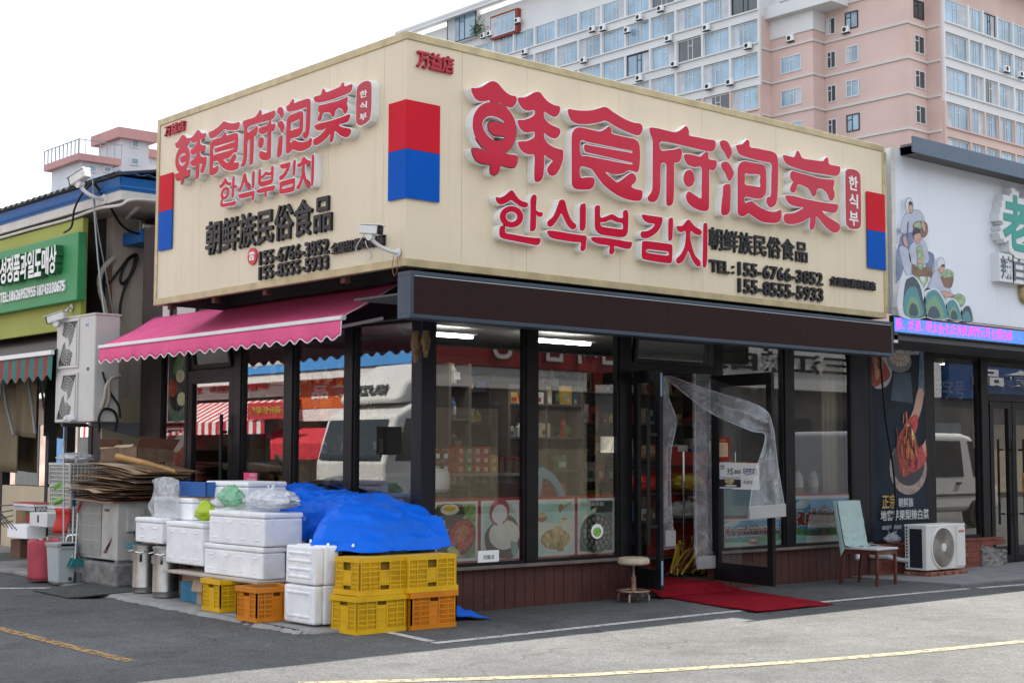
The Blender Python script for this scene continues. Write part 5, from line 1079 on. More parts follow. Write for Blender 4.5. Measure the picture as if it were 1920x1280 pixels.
t, u0, u1, v0, v1 = door_sheet('white seasoning notice with a dark photo, on the open right door below the red one', 1342, 866, 1424, 918, [(c_('strip_yellow', .5, .38, .05), [rect(.4, .7, .975, 1)], 0), (c_('strip_red', .4, .03, .05), [rect(.72, 1, .975, 1)], 0), (c_('strip_blue', .03, .06, .3), [rect(0, .4, 0, .025)], 0), (DK, [rect(.09, .59, .07, .47)], 0), (c_('photo_grey', .3, .33, .4, (12, .3)), [rect(.09, .59, .36, .47)], 0), (c_('chunk', .32, .25, .15, (40, .4)), [ell(.33, .3, .11, .11)], 0), (c_('pale_bits', .5, .48, .42, (60, .5)), [ell(.36, .13, .14, .04)], 0), (BLACK, [ell(.17, .82, .05, .1, 16), ell(.17, .82, .042, .088, 16)], 0), (BLACK, [rect(.165, .178, .75, .88)], 0), (BLACK, [rect(.14, .205, .83, .85)], 0)], PW)
text('notice_lettering', '天然', fr_, u0+(u1-u0)*.27, u0+(u1-u0)*.43, v1-.14, v1-.06, mat('ink_green', (.02, .10, .04), .6), t, .0005, .006, .02); text('notice_lettering', '调味料', fr_, u0+(u1-u0)*.44, u0+(u1-u0)*.6, v1-.13, v1-.08, bpy.data.materials['ink_green'], t, .0005, .006, .01)
text('notice_lettering', '자연조미료', fr_, u0+(u1-u0)*.64, u0+(u1-u0)*.97, v1-.14, v1-.06, mat('ink_blue', (.02, .03, .18), .6), t, .0005, .006, .02); text('notice_lettering', '无添加', fr_, u0+(u1-u0)*.65, u0+(u1-u0)*.85, v0+.06, v0+.1, BLACK, t, .0005, .006, 0)

# ---------------------------------------------------------------- security cameras
def cctv(label, base, n, reach, head, aim, sc=1.0, drop=.12):
    """wall plate at base with outward normal n, bent arm, housing whose long axis is aim"""
    t = thing('security_camera', label, 'camera', base); base = V(base); n = V(n).normalized(); head = V(head); aim = V(aim).normalized(); CW = bpy.data.materials.get('camera_white') or mat('camera_white', (.66, .66, .64), .4, noise=(9, .06), dirt=(14, (.4, .3, .2), .4))
    b = MB(); q = n.to_track_quat('Z', 'Y').to_matrix(); b.lathe([(.055*sc, 0), (.055*sc, .008), (.03*sc, .012)], base, 20, q); b.build('mount_plate', CW, t, smooth=True)
    b = MB(); e = head-V((0, 0, .09*sc)); P = [base, base+n*reach*.55+V((0, 0, 0)), base+(e-base)*.75+V((0, 0, -.05*sc)), e]; b.tube([bez(P, k/14) for k in range(15)], .021*sc, 12); b.build('arm', CW, t, smooth=True)
    b = MB(); b.lathe([(.0, -.035*sc), (.042*sc, -.03*sc), (.045*sc, .03*sc), (.0, .035*sc)], head-V((0, 0, .075*sc)), 16, aim.cross(V((0, 0, 1))).to_track_quat('Z', 'Y').to_matrix()); b.build('swivel', CW, t, smooth=True)
    fr = aim.to_track_quat('X', 'Z').to_matrix(); b = MB(); b.obox(head, (.26*sc, .10*sc, .10*sc), fr); b.build('housing', CW, t, bevel=.016*sc, seg=3)
    b = MB(); b.obox(head+fr @ V((.02*sc, 0, .056*sc)), (.30*sc, .115*sc, .012*sc), fr); b.build('sun_hood', CW, t, bevel=.005*sc)
    b = MB(); b.obox(head+aim*.138*sc, (.02*sc, .094*sc, .094*sc), fr); lo = b.build('lens_front', BLACK, t, bevel=.012*sc); b = MB(); b.lathe([(.028*sc, 0), (.026*sc, .006*sc), (.0, .006*sc)], head+aim*.149*sc, 16, aim.to_track_quat('Z', 'Y').to_matrix()); b.build('lens', mat('lens_glass', (.01, .01, .02), .05, spec=.8), lo); return t
bs = on_x(746, 474, -.014); hd = on_x(695, 431, -.28)
ct = cctv('white security camera on a curved arm on the cream sign near its corner', bs, (-1, 0, 0), .2, hd, (.25, -1, -.12), .78)
b = MB(); w = [on_x(683, 440, -.2), on_x(667, 465, -.15), on_x(676, 480, -.12), on_x(692, 487, -.1), on_x(697, 478, -.12), on_x(688, 462, -.18), on_x(685, 452, -.2)]; b.tube([path(w, k/24) for k in range(25)], .005, 6); b.build('camera_cable', OFFW, ct, smooth=True)
b = MB(); w = [bs+V((-.02, .03, -.02)), bs+V((-.03, .04, -.12)), bs+V((-.03, .01, -.20)), bs+V((-.03, -.03, -.16)), bs+V((-.02, -.02, -.03))]; b.tube([path(w, k/16) for k in range(17)], .003, 5); b.build('camera_wire', mat('copper_wire', (.28, .09, .03), .5), ct)
# ---------------------------------------------------------------- fruit shop beyond the yard
YW2 = 7.7; XW2 = 1.0; XE = .5
fb = thing('fruit_shop', 'low shop with a blue edged corrugated roof and beige side wall beyond the yard', 'shop', (XW2, YW2, 0))
BEIGE = mat('beige_render', (.52, .44, .37), .9, noise=(1.5, .12), bump=(12, .25), dirt=(2.2, (.2, .165, .14), .7), streak=(3, (.2, .16, .13), .5))
ze = on_x(228, 356, XE).z   # bottom of the blue edge at the corner
ye = on_x(228, 345, XE).y
b = MB(); b.box(XW2, 6, YW2, YW2+.2, 0, 5.0); b.build('side_wall', BEIGE, fb)
b = MB(); b.box(XW2, XW2+.15, YW2+.2, 40, 3.2, 5.0); b.build('front_wall', mat('dark_recess', (.05, .045, .04), .8), fb)
b = MB(); b.box(XW2+.01, XW2+.15, YW2+.2, YW2+.55, 0, 3.2)
wy = [YW2+.55, 9.0, 9.6, 11.2, 13.0, 15.2, 18, 22, 26, 32]
for y in wy: b.box(XW2, XW2+.12, y-.05, y+.05, 0, 3.2)
b.box(XW2+.01, XW2+.12, YW2+.55, 40, 2.9, 3.2); b.build('frame', FRAME, fb)
for a, c in zip(wy, wy[1:]):
    b = MB(); b.quad((XW2+.06, a+.05, 1.05), (XW2+.06, c-.05, 1.05), (XW2+.06, c-.05, 2.9), (XW2+.06, a+.05, 2.9)); b.build('window_pane', GLASSN, fb)
b = MB()
for a, c in zip(wy, wy[1:]): b.box(XW2+.005, XW2+.1, a+.052, c-.052, .1, 1.04)
b.build('lower_panel', mat('cream_panel_board', (.56, .48, .33), .7, noise=(2, .08)), fb)
b = MB(); b.box(XW2+2.4, XW2+2.45, YW2+.2, 40, 0, 3.2); b.build('back_wall', mat('dim_inside', (.2, .19, .17), .8, noise=(1.2, .3)), fb)
b = MB(); b.box(XW2, 6, YW2+.2, 40, 5.0, 5.05); b.build('ceiling', DGREY, fb)
# eaves: soffit, white board, blue board, corrugated sheet
EW = mat('eave_white', (.58, .56, .52), .6, noise=(3, .1), dirt=(4, (.4, .35, .28), .5)); EB = mat('eave_blue', (.012, .13, .40), .45, noise=(2, .08), streak=(4, (.03, .15, .36), .3))
zs_ = ze-.12
b = MB(); b.box(XE+.01, 6, ye+.01, 40, zs_, zs_+.02); b.build('soffit', mat('soffit_pale', (.4, .37, .33), .8, noise=(2, .15), dirt=(3, (.25, .2, .16), .5)), fb)
b = MB(); b.box(XE, XE+.03, ye, 40, zs_+.005, ze); b.box(XE+.03, 6, ye, ye+.03, zs_+.005, ze); b.build('white_fascia', EW, fb)
def fas(x, y, z0, z1, o): return [(x, y, z0), (x-o, y-o, z1)]
b = MB(); o = .05; z2 = ze+.155
b.prism([(XE-.005, ye-.005, ze), (XE-.005, 40, ze), (XE-o, 40, z2), (XE-o, ye-o, z2)], (.012, 0, 0)); b.prism([(XE-.005, ye-.005, ze), (6, ye-.005, ze), (6, ye-o, z2), (XE-o, ye-o, z2)], (0, .012, 0))
b.build('blue_fascia', EB, fb)
b = MB(); b.tube([(XE-.025, 40, ze+.045), (XE-.025, ye-.02, ze+.045), (6, ye-.02, ze+.045)], .018, 6); b.build('fascia_rib', EB, fb)
CORR = mat('corrugated_sheet', (.16, .155, .15), .6, metal=.4, noise=(2, .3), dirt=(3, (.1, .07, .05), .6))
def roof(u, v):
    y = ye-.12+(40-ye)*u; x = XE-.14+2.2*v; return V((x, y, z2+.02+.42*v+.02*sin(2*pi*(y)/.19)))
b = MB(); b.grid(roof, 1100, 2); b.build('roof_sheet', CORR, fb, smooth=True, solid=.004)
def roof2(u, v):
    x = XE-.16+5.5*u; y = ye-.12+1.4*v; k = max(0, min(1, (x-XE+.16)/2.2)); return V((x, y, z2+.04+min(.42*k, .31*v)+.015*sin(2*pi*x/.19)))
b = MB(); b.grid(roof2, 180, 2); b.build('roof_end', mat('roof_blue_end', (.05, .16, .33), .5, metal=.2, noise=(3, .2)), fb, smooth=True, solid=.004)
b = MB(); w = [on_x(0, 455, XE), on_x(60, 437, XE), on_x(130, 412, XE), on_x(185, 391, XE), on_x(228, 372, XE)]; w = [V((XE-.02, q.y, zs_-.03-.05*abs(sin(q.y*1.3)))) for q in w]+[V((XE+.3, ye-.03, zs_+.03)), V((2.4, ye-.03, zs_+.03))]
b.tube([path(w, k/40) for k in range(41)], .02, 8); b.build('conduit', EW, fb, smooth=True)
b = MB(); w = [V((XW2-.12, ye+.3, zs_-.01)), V((XW2+.15, YW2-.06, zs_-.02)), V((XW2+.35, YW2-.06, zs_-.03)), V((XW2+.36, YW2-.06, zs_-.3))]; b.tube(w, .025, 8); b.build('conduit', EW, fb)
p0 = on_y(270, 440, YW2-.5)
b = MB(); b.box(p0.x-.05, 3.2, YW2-.55, YW2-.01, p0.z-.10, p0.z+.06); b.build('little_blue_roof', EB, fb); b = MB(); b.tube([(p0.x-.05, YW2-.57, p0.z+.10), (3.2, YW2-.57, p0.z+.10)], .03, 8); b.build('conduit', EW, fb)
# dark gap column beside the corner shop
p0 = on_y(291, 500, YW2-.3); b = MB(); b.box(p0.x, p0.x+.25, YW2-.32, YW2-.02, 0, p0.z+1.2); b.build('corner_pier', mat('dark_pier', (.06, .045, .042), .8, noise=(4, .4), streak=(5, (.12, .1, .09), .5)), fb)
b = MB(); p = on_y(192, 745, YW2-.03); q = on_y(270, 850, YW2-.03); b.box(p.x, q.x, YW2-.03, YW2-.005, q.z, p.z); b.box(p.x, q.x, YW2-.03, YW2-.005, .02, q.z-.02); b.build('cream_board', bpy.data.materials['cream_panel_board'], fb)
# signs
sg = thing('green_sign', 'green fruit wholesaler sign on a lime board, white raised lettering', 'sign', (XE, 10, 3.4)); XS = XE
LIME = mat('lime_board', (.30, .33, .055), .6, noise=(1.5, .06)); GRN2 = mat('sign_green', (.035, .25, .085), .5, noise=(2, .05))
tR, tB = on_x(156, 408, XS), on_x(150, 614, XS); b = MB(); b.box(XS, XS+.07, tR.y, 24, tB.z, tR.z); b.build('lime_board', LIME, sg)
g0, g1 = on_x(147, 434, XS-.12), on_x(143, 562, XS-.12); b = MB(); b.box(XS-.12, XS-.002, g0.y, 24, g1.z, g0.z); b.build('green_board', GRN2, sg, bevel=.01)
GFR = Frame((XS-.122, 0, 0), (0, -1, 0))
def lx(a, c): q = on_x(a, c, XS-.12); return -q.y, q.z
(ua, va), (ub, vb), (_, vc), (_, vd) = lx(0, 500), lx(122, 480), lx(122, 458), lx(122, 513)
u1 = lx(119.5, 500)[0]; w1 = u1-lx(105.4, 500)[0]; chars = '중성정품과일도매상'; LG = mat('letter_green', (.02, .13, .045), .5)
for i, chh in enumerate(reversed(chars)):
    e = u1-i*w1; b = MB(); fit_text(b, chh, GFR, e-w1*.92, e, vd+.01, vc-.01, .10, .0, .03); o = b.build('raised_character', LG, sg); b = MB(); fit_text(b, chh, GFR, e-w1*.92, e, vd+.01, vc-.01, .004, .101, .025); b.build('character_face', WHITE, o)
(ua, _), (ub, va), (_, vb) = lx(0, 555), lx(124, 525), lx(124, 545)
um = ua+.06+(ub-ua-.06)*.585; text('phone_lettering', 'TEL:18626952955', GFR, ua+.06, um-.03, vb, va, WHITE, sg, .02, .003, .012, bold=.02); text('phone_lettering', '18743330675', GFR, um+.03, ub, vb, va, WHITE, sg, .02, .003, .012, bold=.02)
# striped awning
sa = thing('awning', 'green and red striped awning over the fruit shop window', 'awning', (XE, 10, 2.9)); SG_ = mat('stripe_green', (.03, .17, .15), .8, noise=(4, .1)); SR_ = mat('stripe_red', (.23, .05, .05), .8, noise=(4, .1))
r0 = on_x(108, 627, XS); e0 = on_x(108, 668, XS-.35); XA = XS-.35; ya0 = e0.y+.12; n = 80; pitch = .14
b = MB()
for k in range(n):
    y = ya0+k*pitch; b.mi(k % 2); b.quad((XW2, y, r0.z+.12), (XW2, y+pitch, r0.z+.12), (XA, y+pitch, e0.z+.08), (XA, y, e0.z+.08))
    N_ = 5
    for j in range(N_):
        f = lambda q: .30+.035*cos(2*pi*(k*pitch+q)/.28)
        a, c = j*pitch/N_, (j+1)*pitch/N_; b.quad((XA-.01, y+a, e0.z+.04), (XA-.01, y+c, e0.z+.04), (XA-.02, y+c, e0.z+.04-f(c)), (XA-.02, y+a, e0.z+.04-f(a)))
b.build('canopy', [SG_, SR_], sa); b = MB(); b.box(XA-.035, XA+.01, ya0, ya0+n*pitch, e0.z+.03, e0.z+.085); b.build('front_bar', WHITE, sa)
# hanging clear door blankets
BL = mat('olive_blanket', (.17, .14, .08), .6, noise=(2, .15), bump=(8, .4))
t = thing('door_blanket', 'olive hanging door blanket with grey straps at the fruit shop door', 'blanket', (XW2-.1, 13, 1.2)); a, c = on_x(72, 708, XW2-.1), on_x(70, 955, XW2-.1)
for k, (pa, pc, tp, bt) in enumerate(((-40, 30, 708, 880), (38, 72, 712, 815))):
    q0, q1 = on_x(pa, tp, XW2-.1), on_x(pc, bt, XW2-.1); b = MB(); b.grid(lambda u, v: V((XW2-.10-.05*k+.03*sin(u*9), q0.y+(q1.y-q0.y)*u, a.z+(q1.z-a.z)*v-.05*u*v)), 16, 8); b.build('blanket_sheet', BL, t, smooth=True, solid=.01)
b = MB()
for pts in (((5, 705), (12, 760), (26, 815)), ((4, 705), (0, 740), (-4, 760)), ((52, 705), (60, 760), (66, 812))): b.tube([on_x(*q, XW2-.22) for q in pts], .02, 6)
b.build('strap', GREY, t)
# twin-fan outdoor unit on brackets
x0, x1, y0, y1, z0, z1 = .23, .56, 6.52, 7.62, on_x(176, 790, .23).z, on_x(176, 588, .23).z
tu = thing('outdoor_unit', 'tall twin-fan outdoor unit on wall brackets above the yard', 'air conditioner', (x0, y0, z0)); TW = mat('off_white_casing', (.57, .56, .53), .5, noise=(2, .05), streak=(4, (.45, .42, .36), .4))
b = MB(); b.box(x0, x1, y0, y1, z0, z1); b.build('casing', TW, tu, bevel=.015); b = MB(); b.box(x0-.012, x1+.01, y0-.012, y1+.01, z1-.012, z1+.01); b.build('top_lid', TW, tu, bevel=.005)
AX2 = M.Rotation(R(-90), 3, 'Y'); yc = y0+.73
for zc in (z0+.31, z1-.33):
    s = .27; b = MB()
    b.box(x0-.02, x0, yc-s-.03, yc+s+.03, zc-s-.035, zc-s); b.box(x0-.02, x0, yc-s-.03, yc+s+.03, zc+s, zc+s+.035); b.box(x0-.02, x0, yc-s-.03, yc-s, zc-s, zc+s); b.box(x0-.02, x0, yc+s, yc+s+.03, zc-s, zc+s); fo = b.build('fan_frame', TW, tu, bevel=.006)
    b = MB(); b.box(x0-.004, x0-.001, yc-s, yc+s, zc-s, zc+s); b.build('fan_opening', mat('mesh_dark', (.10, .095, .085), .7), fo)
    b = MB()
    for k in range(1, 8): r = s*k/7.5; b.tube([(x0-.014, yc+r*cos(2*pi*j/24), zc+r*sin(2*pi*j/24)) for j in range(25)], .003, 4, False)
    for k in range(30): a = 2*pi*k/30; b.tube([(x0-.014, yc+.03*cos(a), zc+.03*sin(a)), (x0-.014, yc+s*cos(a), zc+s*sin(a))], .0028, 4, False)
    b.build('fan_mesh', TW, fo); b = MB()
    for sg_ in (1, -1):
        b.prism([(x0-.022, yc+sg_*p, zc+sg_*q) for p, q in ((-.0, .05), (.12, .0), (.26, -.25), (.26, .27), (.10, .27), (.16, .12))], (.006, 0, 0))
    b.prism([(x0-.024, yc+.06, zc), (x0-.024, yc, zc-.09), (x0-.024, yc-.06, zc), (x0-.024, yc, zc+.09)], (.004, 0, 0)); b.build('fan_swirl_plate', TW, fo)
UF = Frame((x0, 0, 0), (0, -1, 0)); b = MB(); b.box(x0-.002, x0-.0005, y0+.18, y0+.27, z1-.14, z1-.11); b.build('blue_label', mat('label_blue', (.2, .3, .55), .5), tu); b = MB(); b.box(x0-.002, x0-.0005, y0+.14, y0+.2, z0+.62, z0+.66); b.build('rating_label', DGREY, tu)
b = MB()
for s in (0, .055): w = [V((x0+.10+s, y0-.01, z0+.16)), V((x0+.12+s, y0-.05, z0+.3)), V((x0+.13+s*.6, y0-.06, z0+.42)), V((x0+.2, y0-.05, z0+.52)), V((x0+.33, y0-.02, z0+.56))]; b.tube([path(w, k/20) for k in range(21)], .021, 8)
b.build('lagged_pipe', mat('cream_lagging', (.48, .43, .36), .8, bump=(40, .4)), tu, smooth=True)
b = MB(); w = [V((x0+.08, y0-.02, z0-.12)), V((x0+.06, y0-.04, z0+.05)), V((x0+.12, y0-.05, z0+.15)), V((x0+.24, y0-.05, z0+.13)), V((x0+.29, y0-.05, z0+.02)), V((x0+.27, y0-.03, z0-.12))]; b.tube([path(w, k/30) for k in range(31)], .016, 8); w = [V((x0+.1, y0-.02, z0+.6)), V((x0+.16, y0-.05, z0+.4)), V((x0+.3, y0-.05, z0+.2)), V((x0+.33, y0-.05, z0+.05))]; b.tube([path(w, k/30) for k in range(31)], .013, 8); b.build('black_pipe', BLACK, tu, smooth=True)
b = MB(); b.box(x0+.02, 1.6, y1-.2, y1-.15, z0-.05, z0-.005); b.build('wall_bracket', DGREY, tu)
b = MB(); b.box(x0+.02, 1.6, y0+.1, y0+.15, z0-.05, z0-.005); b.prism([(x0+.05, y0+.1, z0-.05), (1.2, y0+.1, z0-.05), (1.2, y0+.1, z0-.25)], (0, .05, 0)); b.build('wall_bracket', mat('bracket_grey', (.16, .17, .18), .5, metal=.4), tu)
# pipes, cables on the side wall
def cable(name, label, pts, r, m, n=40, cat='cable'):
    b = MB(); b.tube([path(pts, k/n) for k in range(n+1)], r, 7); o = b.build(name, m, smooth=True); return tag(o, label, cat)
W = lambda a, c, y=YW2-.06: on_y(a, c, y)
cable('lagged_pipe', 'pale lagged pipe running down the beige wall to the twin-fan unit', [W(214, 483), W(196, 500), W(187, 520), W(188, 545), W(194, 565), W(199, 590)], .035, bpy.data.materials['cream_lagging'], cat='pipe')
cable('wall_pipe', 'thin rusty pipe on the beige wall beside the lagged pipe', [W(206, 482), W(208, 520), W(209, 590)], .012, mat('rust_pipe', (.2, .08, .04), .8), cat='pipe')
cable('cable', 'coiled black cable hanging from a hook on the beige wall', [W(183, 540), W(200, 535), W(225, 505), W(240, 485), W(255, 477), W(256, 490), W(246, 515), W(230, 532), W(226, 520), W(238, 490), W(252, 480), W(250, 500), W(238, 530), W(232, 545), W(226, 570), W(224, 600)], .018, BLACK, 90)
cable('cable', 'black cable sagging from the blue eave corner to the small blue roof', [on_x(178, 345, XE-.1), on_y(205, 385, 7.0), on_y(225, 418, 7.2), on_y(245, 434, 7.3), on_y(268, 440, 7.2)], .017, BLACK)
cable('cable', 'black cable hanging from the camera to the top of the green sign', [on_x(170, 345, XE-.14), on_x(150, 370, XE-.16), on_x(139, 395, XE-.15), on_x(134, 425, XE-.14), on_x(120, 436, XE-.13)], .014, BLACK)
cable('cable', 'grey wire dropping straight from the roof edge to the twin-fan unit', [on_x(174, 330, XE-.15), on_x(177, 400, XE-.1), on_x(185, 500, .4), on_x(196, 590, .4)], .01, GREY)
cable('cable', 'thin grey wire slanting down across the beige wall', [on_x(174, 330, XE-.15), on_y(182, 420, 7.2), on_y(200, 520, 7.4), on_y(214, 600, 7.55)], .008, GREY)
hd = on_x(150, 333, XE-.30); cctv('weathered white security camera on a curved arm at the blue eave corner', on_x(195, 374, XE-.01), (-1, -.2, 0), .3, hd, (-.2, .9, -.28), 1.15)
hd = on_x(107, 596, .12); cctv('small dusty security camera under the green sign board', on_x(134, 577, XS-.01), (-1, 0, 0), .15, hd, (-.5, .8, -.25), .95)
b = MB(); p = on_x(131, 793, .2); bag('film_bag', 'small white plastic bag tied under the twin-fan unit', (p.x, p.y, p.z), (.06, .14, .05), BAGW, 41, ears=False)

# things standing before the fruit shop
RB = mat('faded_red_bin', (.42, .06, .085), .6, noise=(5, .15), dirt=(8, (.3, .1, .1), .4)); c = on_z(70, 1088, .03); r = .185
t = thing('bin', 'faded red plastic barrel with a broken rim beside the grey bucket', 'bin', (c.x+.12, c.y+.12, .03)); o = V((c.x+.12, c.y+.12, 0)); zt = on_x(70, 1010, c.x).z
b = MB(); nn = 40
def br(u, v): a = 2*pi*u; h = zt-.05*(1+sin(a*2+4))*(1 if v > .9 else 0)-.02*rnd((cos(a), sin(a), 0), 3); z = .03+(h-.03)*v; q = r*(.93+.07*v); return o+V((q*cos(a), q*sin(a), z))
b.grid(br, nn, 10); b.lathe([(0, .035), (r*.93, .035)], o, 30); b.build('barrel', RB, t, smooth=True, solid=.008)
b = MB(); b.lathe([(r*.98, zt-.14), (r*1.0, zt-.1), (r*.9, zt-.05), (r*.2, zt-.02)], o, 24); b.build('red_liner', mat('liner_red', (.4, .03, .04), .4), t, smooth=True)
x0, x1, y0, y1, z0, z1 = fit_box(80, 107, 133, 1020, 1094, None, .03); t = thing('mop_bucket', 'pale grey square mop bucket with a handle standing in it', 'bucket', (x0, y0, z0)); y1 = y0+.3; x1 = x0+.22; GB = mat('pale_grey_plastic', (.40, .44, .44), .45, noise=(4, .05), dirt=(10, (.3, .3, .28), .3))
b = MB(); f = .012; b.add([(x0+f, y0+f, z0), (x1-f, y0+f, z0), (x1-f, y1-f, z0), (x0+f, y1-f, z0), (x0-f, y0-f, z1), (x1+f, y0-f, z1), (x1+f, y1+f, z1), (x0-f, y1+f, z1)], [(0, 3, 2, 1), (0, 1, 5, 4), (1, 2, 6, 5), (2, 3, 7, 6), (3, 0, 4, 7), (4, 5, 6, 7)]); b.build('bucket_body', GB, t, bevel=.02)
b = MB(); b.box(x0-.02, x1+.02, y0-.02, y1+.02, z1-.03, z1+.012); b.box(x0+.02, x1+.01, y0-.02, y0+.17, z1-.06, z1+.02); b.build('bucket_rim', GREY, t, bevel=.008); b = MB(); b.lathe([(.022, 0), (.022, .012), (0, .012)], (x0+.15, y0+.0, z0+.05), 14, M.Rotation(R(90), 3, 'X')); b.build('drain_plug', DGREY, t)
b = MB(); tp = on_x(119, 838, x0+.14); b.tube([(x0+.12, y0+.12, z1-.1), tp.lerp(V((x0+.12, y0+.12, z1)), .45), tp], [.011, .011, .012], 8); mo = b.build('mop', mat('brushed_pole', (.4, .41, .42), .35, metal=.7), smooth=True); tag(mo, 'grey metal mop pole standing in the grey bucket', 'mop'); b = MB(); b.tube([tp, tp+(tp-V((x0+.12, y0+.12, z1))).normalized()*.07], .014, 8); b.build('pole_cap', GREY, mo)
x0, x1, y0, y1, z0, z1 = fit_box(131, 145, 187, 1073, 1092, None, .03); y1 = y0+.26; x1 = x0+.26; t = thing('dustpan', 'grey box dustpan with a bent metal handle hoop beside the bucket', 'dustpan', (x0, y0, z0)); DG = mat('slate_plastic', (.14, .165, .18), .5, noise=(5, .1))
b = MB(); b.box(x0, x1, y0, y1, z0, z0+.012); b.box(x0, x0+.012, y0, y1, z0+.012, z1); b.box(x0+.012, x1, y0, y0+.012, z0+.012, z1); b.box(x1-.012, x1, y0+.012, y1, z0+.012, z1); b.build('pan', DG, t, bevel=.004)
h = on_x(163, 1005, x0+.1); ht = h.z; b = MB(); w = [V((x0+.2, y0+.015, z1-.02)), V((x0+.2, y0+.02, ht-.1)), V((x0+.19, y0+.03, ht-.02)), V((x0+.14, y0+.06, ht+.01)), V((x0+.06, y0+.12, ht+.01)), V((x0-.03, y0+.2, ht)), V((x0-.05, y0+.22, ht-.08))]; b.tube([path(w, k/30) for k in range(31)], .012, 8); b.tube([path([q+V((.025, 0, 0)) for q in w], k/30) for k in range(31)], .012, 8); b.build('hoop_handle', CHROME, t, smooth=True)
bag('film_bag', 'white plastic bag slumped in the grey dustpan', (x0+.13, y0+.14, z0+.014), (.10, .11, .085), BAGW, 51, pinch=.7, ears=False)
for k, (pt, pb, lb, tip, m) in enumerate((((139, 922), (135, 1050), 'silver broom pole with a blue grip leaning on the grey outdoor unit', 'blue', mat('grip_blue', (.01, .09, .22), .5)), ((147, 952), (140, 1052), 'silver broom pole with a bent red tip beside the blue gripped one', 'red', mat('grip_red', (.42, .02, .04), .45)))):
    b = MB(); p = on_x(*pt, -.16); q = on_x(*pb, -.24); b.tube([q, p], .012, 8); o = b.build('broom', bpy.data.materials['brushed_pole'], smooth=True); tag(o, lb, 'broom', 'brooms leaning by the grey unit'); d = (p-q).normalized(); b = MB()
    if k == 0: b.tube([p-d*.17, p+d*.01], .017, 8)
    else: b.tube([p-d*.06, p+d*.0, p+d*.06+V((.02, -.03, 0)), p+d*.09+V((.06, -.07, 0))], .015, 8)
    b.build('grip', m, o, smooth=True); b = MB(); b.prism([q+V((-.06, -.02, -.06)), q+V((.12, -.02, -.06)), q+V((.08, -.02, .03)), q+V((-.02, -.02, .03))], (0, .05, 0)); b.build('broom_head', mat('teal_plastic', (.02, .16, .16), .5) if k == 0 else bpy.data.materials['teal_plastic'], o)
# fruit cartons at the far left
def fcrate(label, pl, pc, pr, yt, yb, x, m, name='fruit_box', cat='box', kind=0):
    x0, x1, y0, y1, z0, z1 = fit_box(pl, pc, pr, yt, yb, x); t = thing(name, label, cat, (x0, y0, z0)); b = MB()
    if kind: 
        b.box(x0, x1, y0, y1, z0, z0+.02); n = int((y1-y0)/.05)
        for k in range(n+1): yy = y0+(y1-y0-.012)*k/n; b.box(x0, x0+.012, yy, yy+.016, z0, z1)
        n = int((x1-x0)/.05)
        for k in range(n+1): xx = x0+(x1-x0-.012)*k/n; b.box(xx, xx+.016, y0, y0+.012, z0, z1)
        b.box(x0-.01, x1, y0-.01, y0+.012, z1-.03, z1); b.box(x0-.01, x0+.012, y0, y1, z1-.03, z1); b.box(x0+.03, x1, y0+.03, y1, z0+.02, z1-.02)
    else: b.box(x0, x1, y0, y1, z0, z1)
    b.build('box_body', m, t, bevel=.004 if not kind else 0); return t, x0, x1, y0, y1, z0, z1
xf2 = .1; GCR = mat('green_crate', (.02, .2, .05), .5, noise=(6, .15)); WBX = mat('white_carton', (.66, .66, .66), .7, noise=(5, .05))
fcrate('brown wooden stool under the green fruit crates beyond the bins', 19, 37, 60, 1012, 1046, xf2, mat('old_wood', (.12, .06, .035), .8, noise=(6, .3)), 'low_bench', 'bench')
fcrate('white foam tray at the end of the green fruit crate', 13, 50, 62, 985, 1010, xf2-.05, FOAM)
fcrate('green slatted fruit crate under the white carton', 50, 56, 112, 986, 1006, xf2, GCR, 'fruit_crate', 'crate', 1)
t, x0, x1, y0, y1, z0, z1 = fcrate('white fruit carton with black stripes on the green crate', 55, 88, 104, 962, 988, xf2-.03, WBX)
b = MB(); b.box(x0-.002, x0-.001, .5*(y0+y1)-.02, .5*(y0+y1)+.03, z0+.05, z1-.03); b.build('black_print', BLACK, t)
t, x0, x1, y0, y1, z0, z1 = fcrate('brown fruit carton with red print behind the white carton', 29, 60, 75, 955, 985, xf2+.25, CARD)
b = MB(); b.box(x0-.002, x0-.001, y0+.02, y0+.2, z0+.04, z0+.12); b.build('red_print', RED, t)
t, x0, x1, y0, y1, z0, z1 = fcrate('shallow white fruit tray with a red rim on top of the cartons', 25, 66, 108, 945, 958, xf2+.1, WBX, 'fruit_crate', 'crate', 1)
b = MB(); b.box(x0-.012, x1, y0-.012, y1, z1, z1+.012); b.build('red_rim', RED, t)
b = MB(); p = on_x(103, 952, .0); q = on_x(114, 1000, .0); b.grid(lambda u, v: V((.0+.1*u+.02*sin(v*5), p.y+(q.y-p.y)*u, p.z+(q.z-p.z)*v)), 4, 6); o = b.build('red_bag', mat('red_film', (.5, .02, .02), .4), smooth=True, solid=.01); tag(o, 'red plastic bag hanging beside the white fruit carton', 'bag')
p = on_x(100, 910, .3); q = on_x(117, 942, .3); b = MB(); b.grid(lambda u, v: V((.3+.05*sin(pi*v), p.y+(q.y-p.y)*u, p.z+.06*u+(q.z-p.z)*1.15*v)), 6, 6); o = b.build('feed_bag', mat('bright_green_bag', (.12, .36, .03), .5, noise=(12, .2)), smooth=True, solid=.03); tag(o, 'bright green printed bag leaning by the white slatted crates', 'bag')
b = MB(); p = on_x(10, 940, .0)
for k in range(5): b.tube([on_x(-30+8*k, 938+6*k, .05), on_x(0+8*k, 985+2*k, .05)], .008, 5)
for k in range(4): b.tube([on_x(-30+9*k, 990-14*k, .05), on_x(24, 976-10*k, .05)], .008, 5)
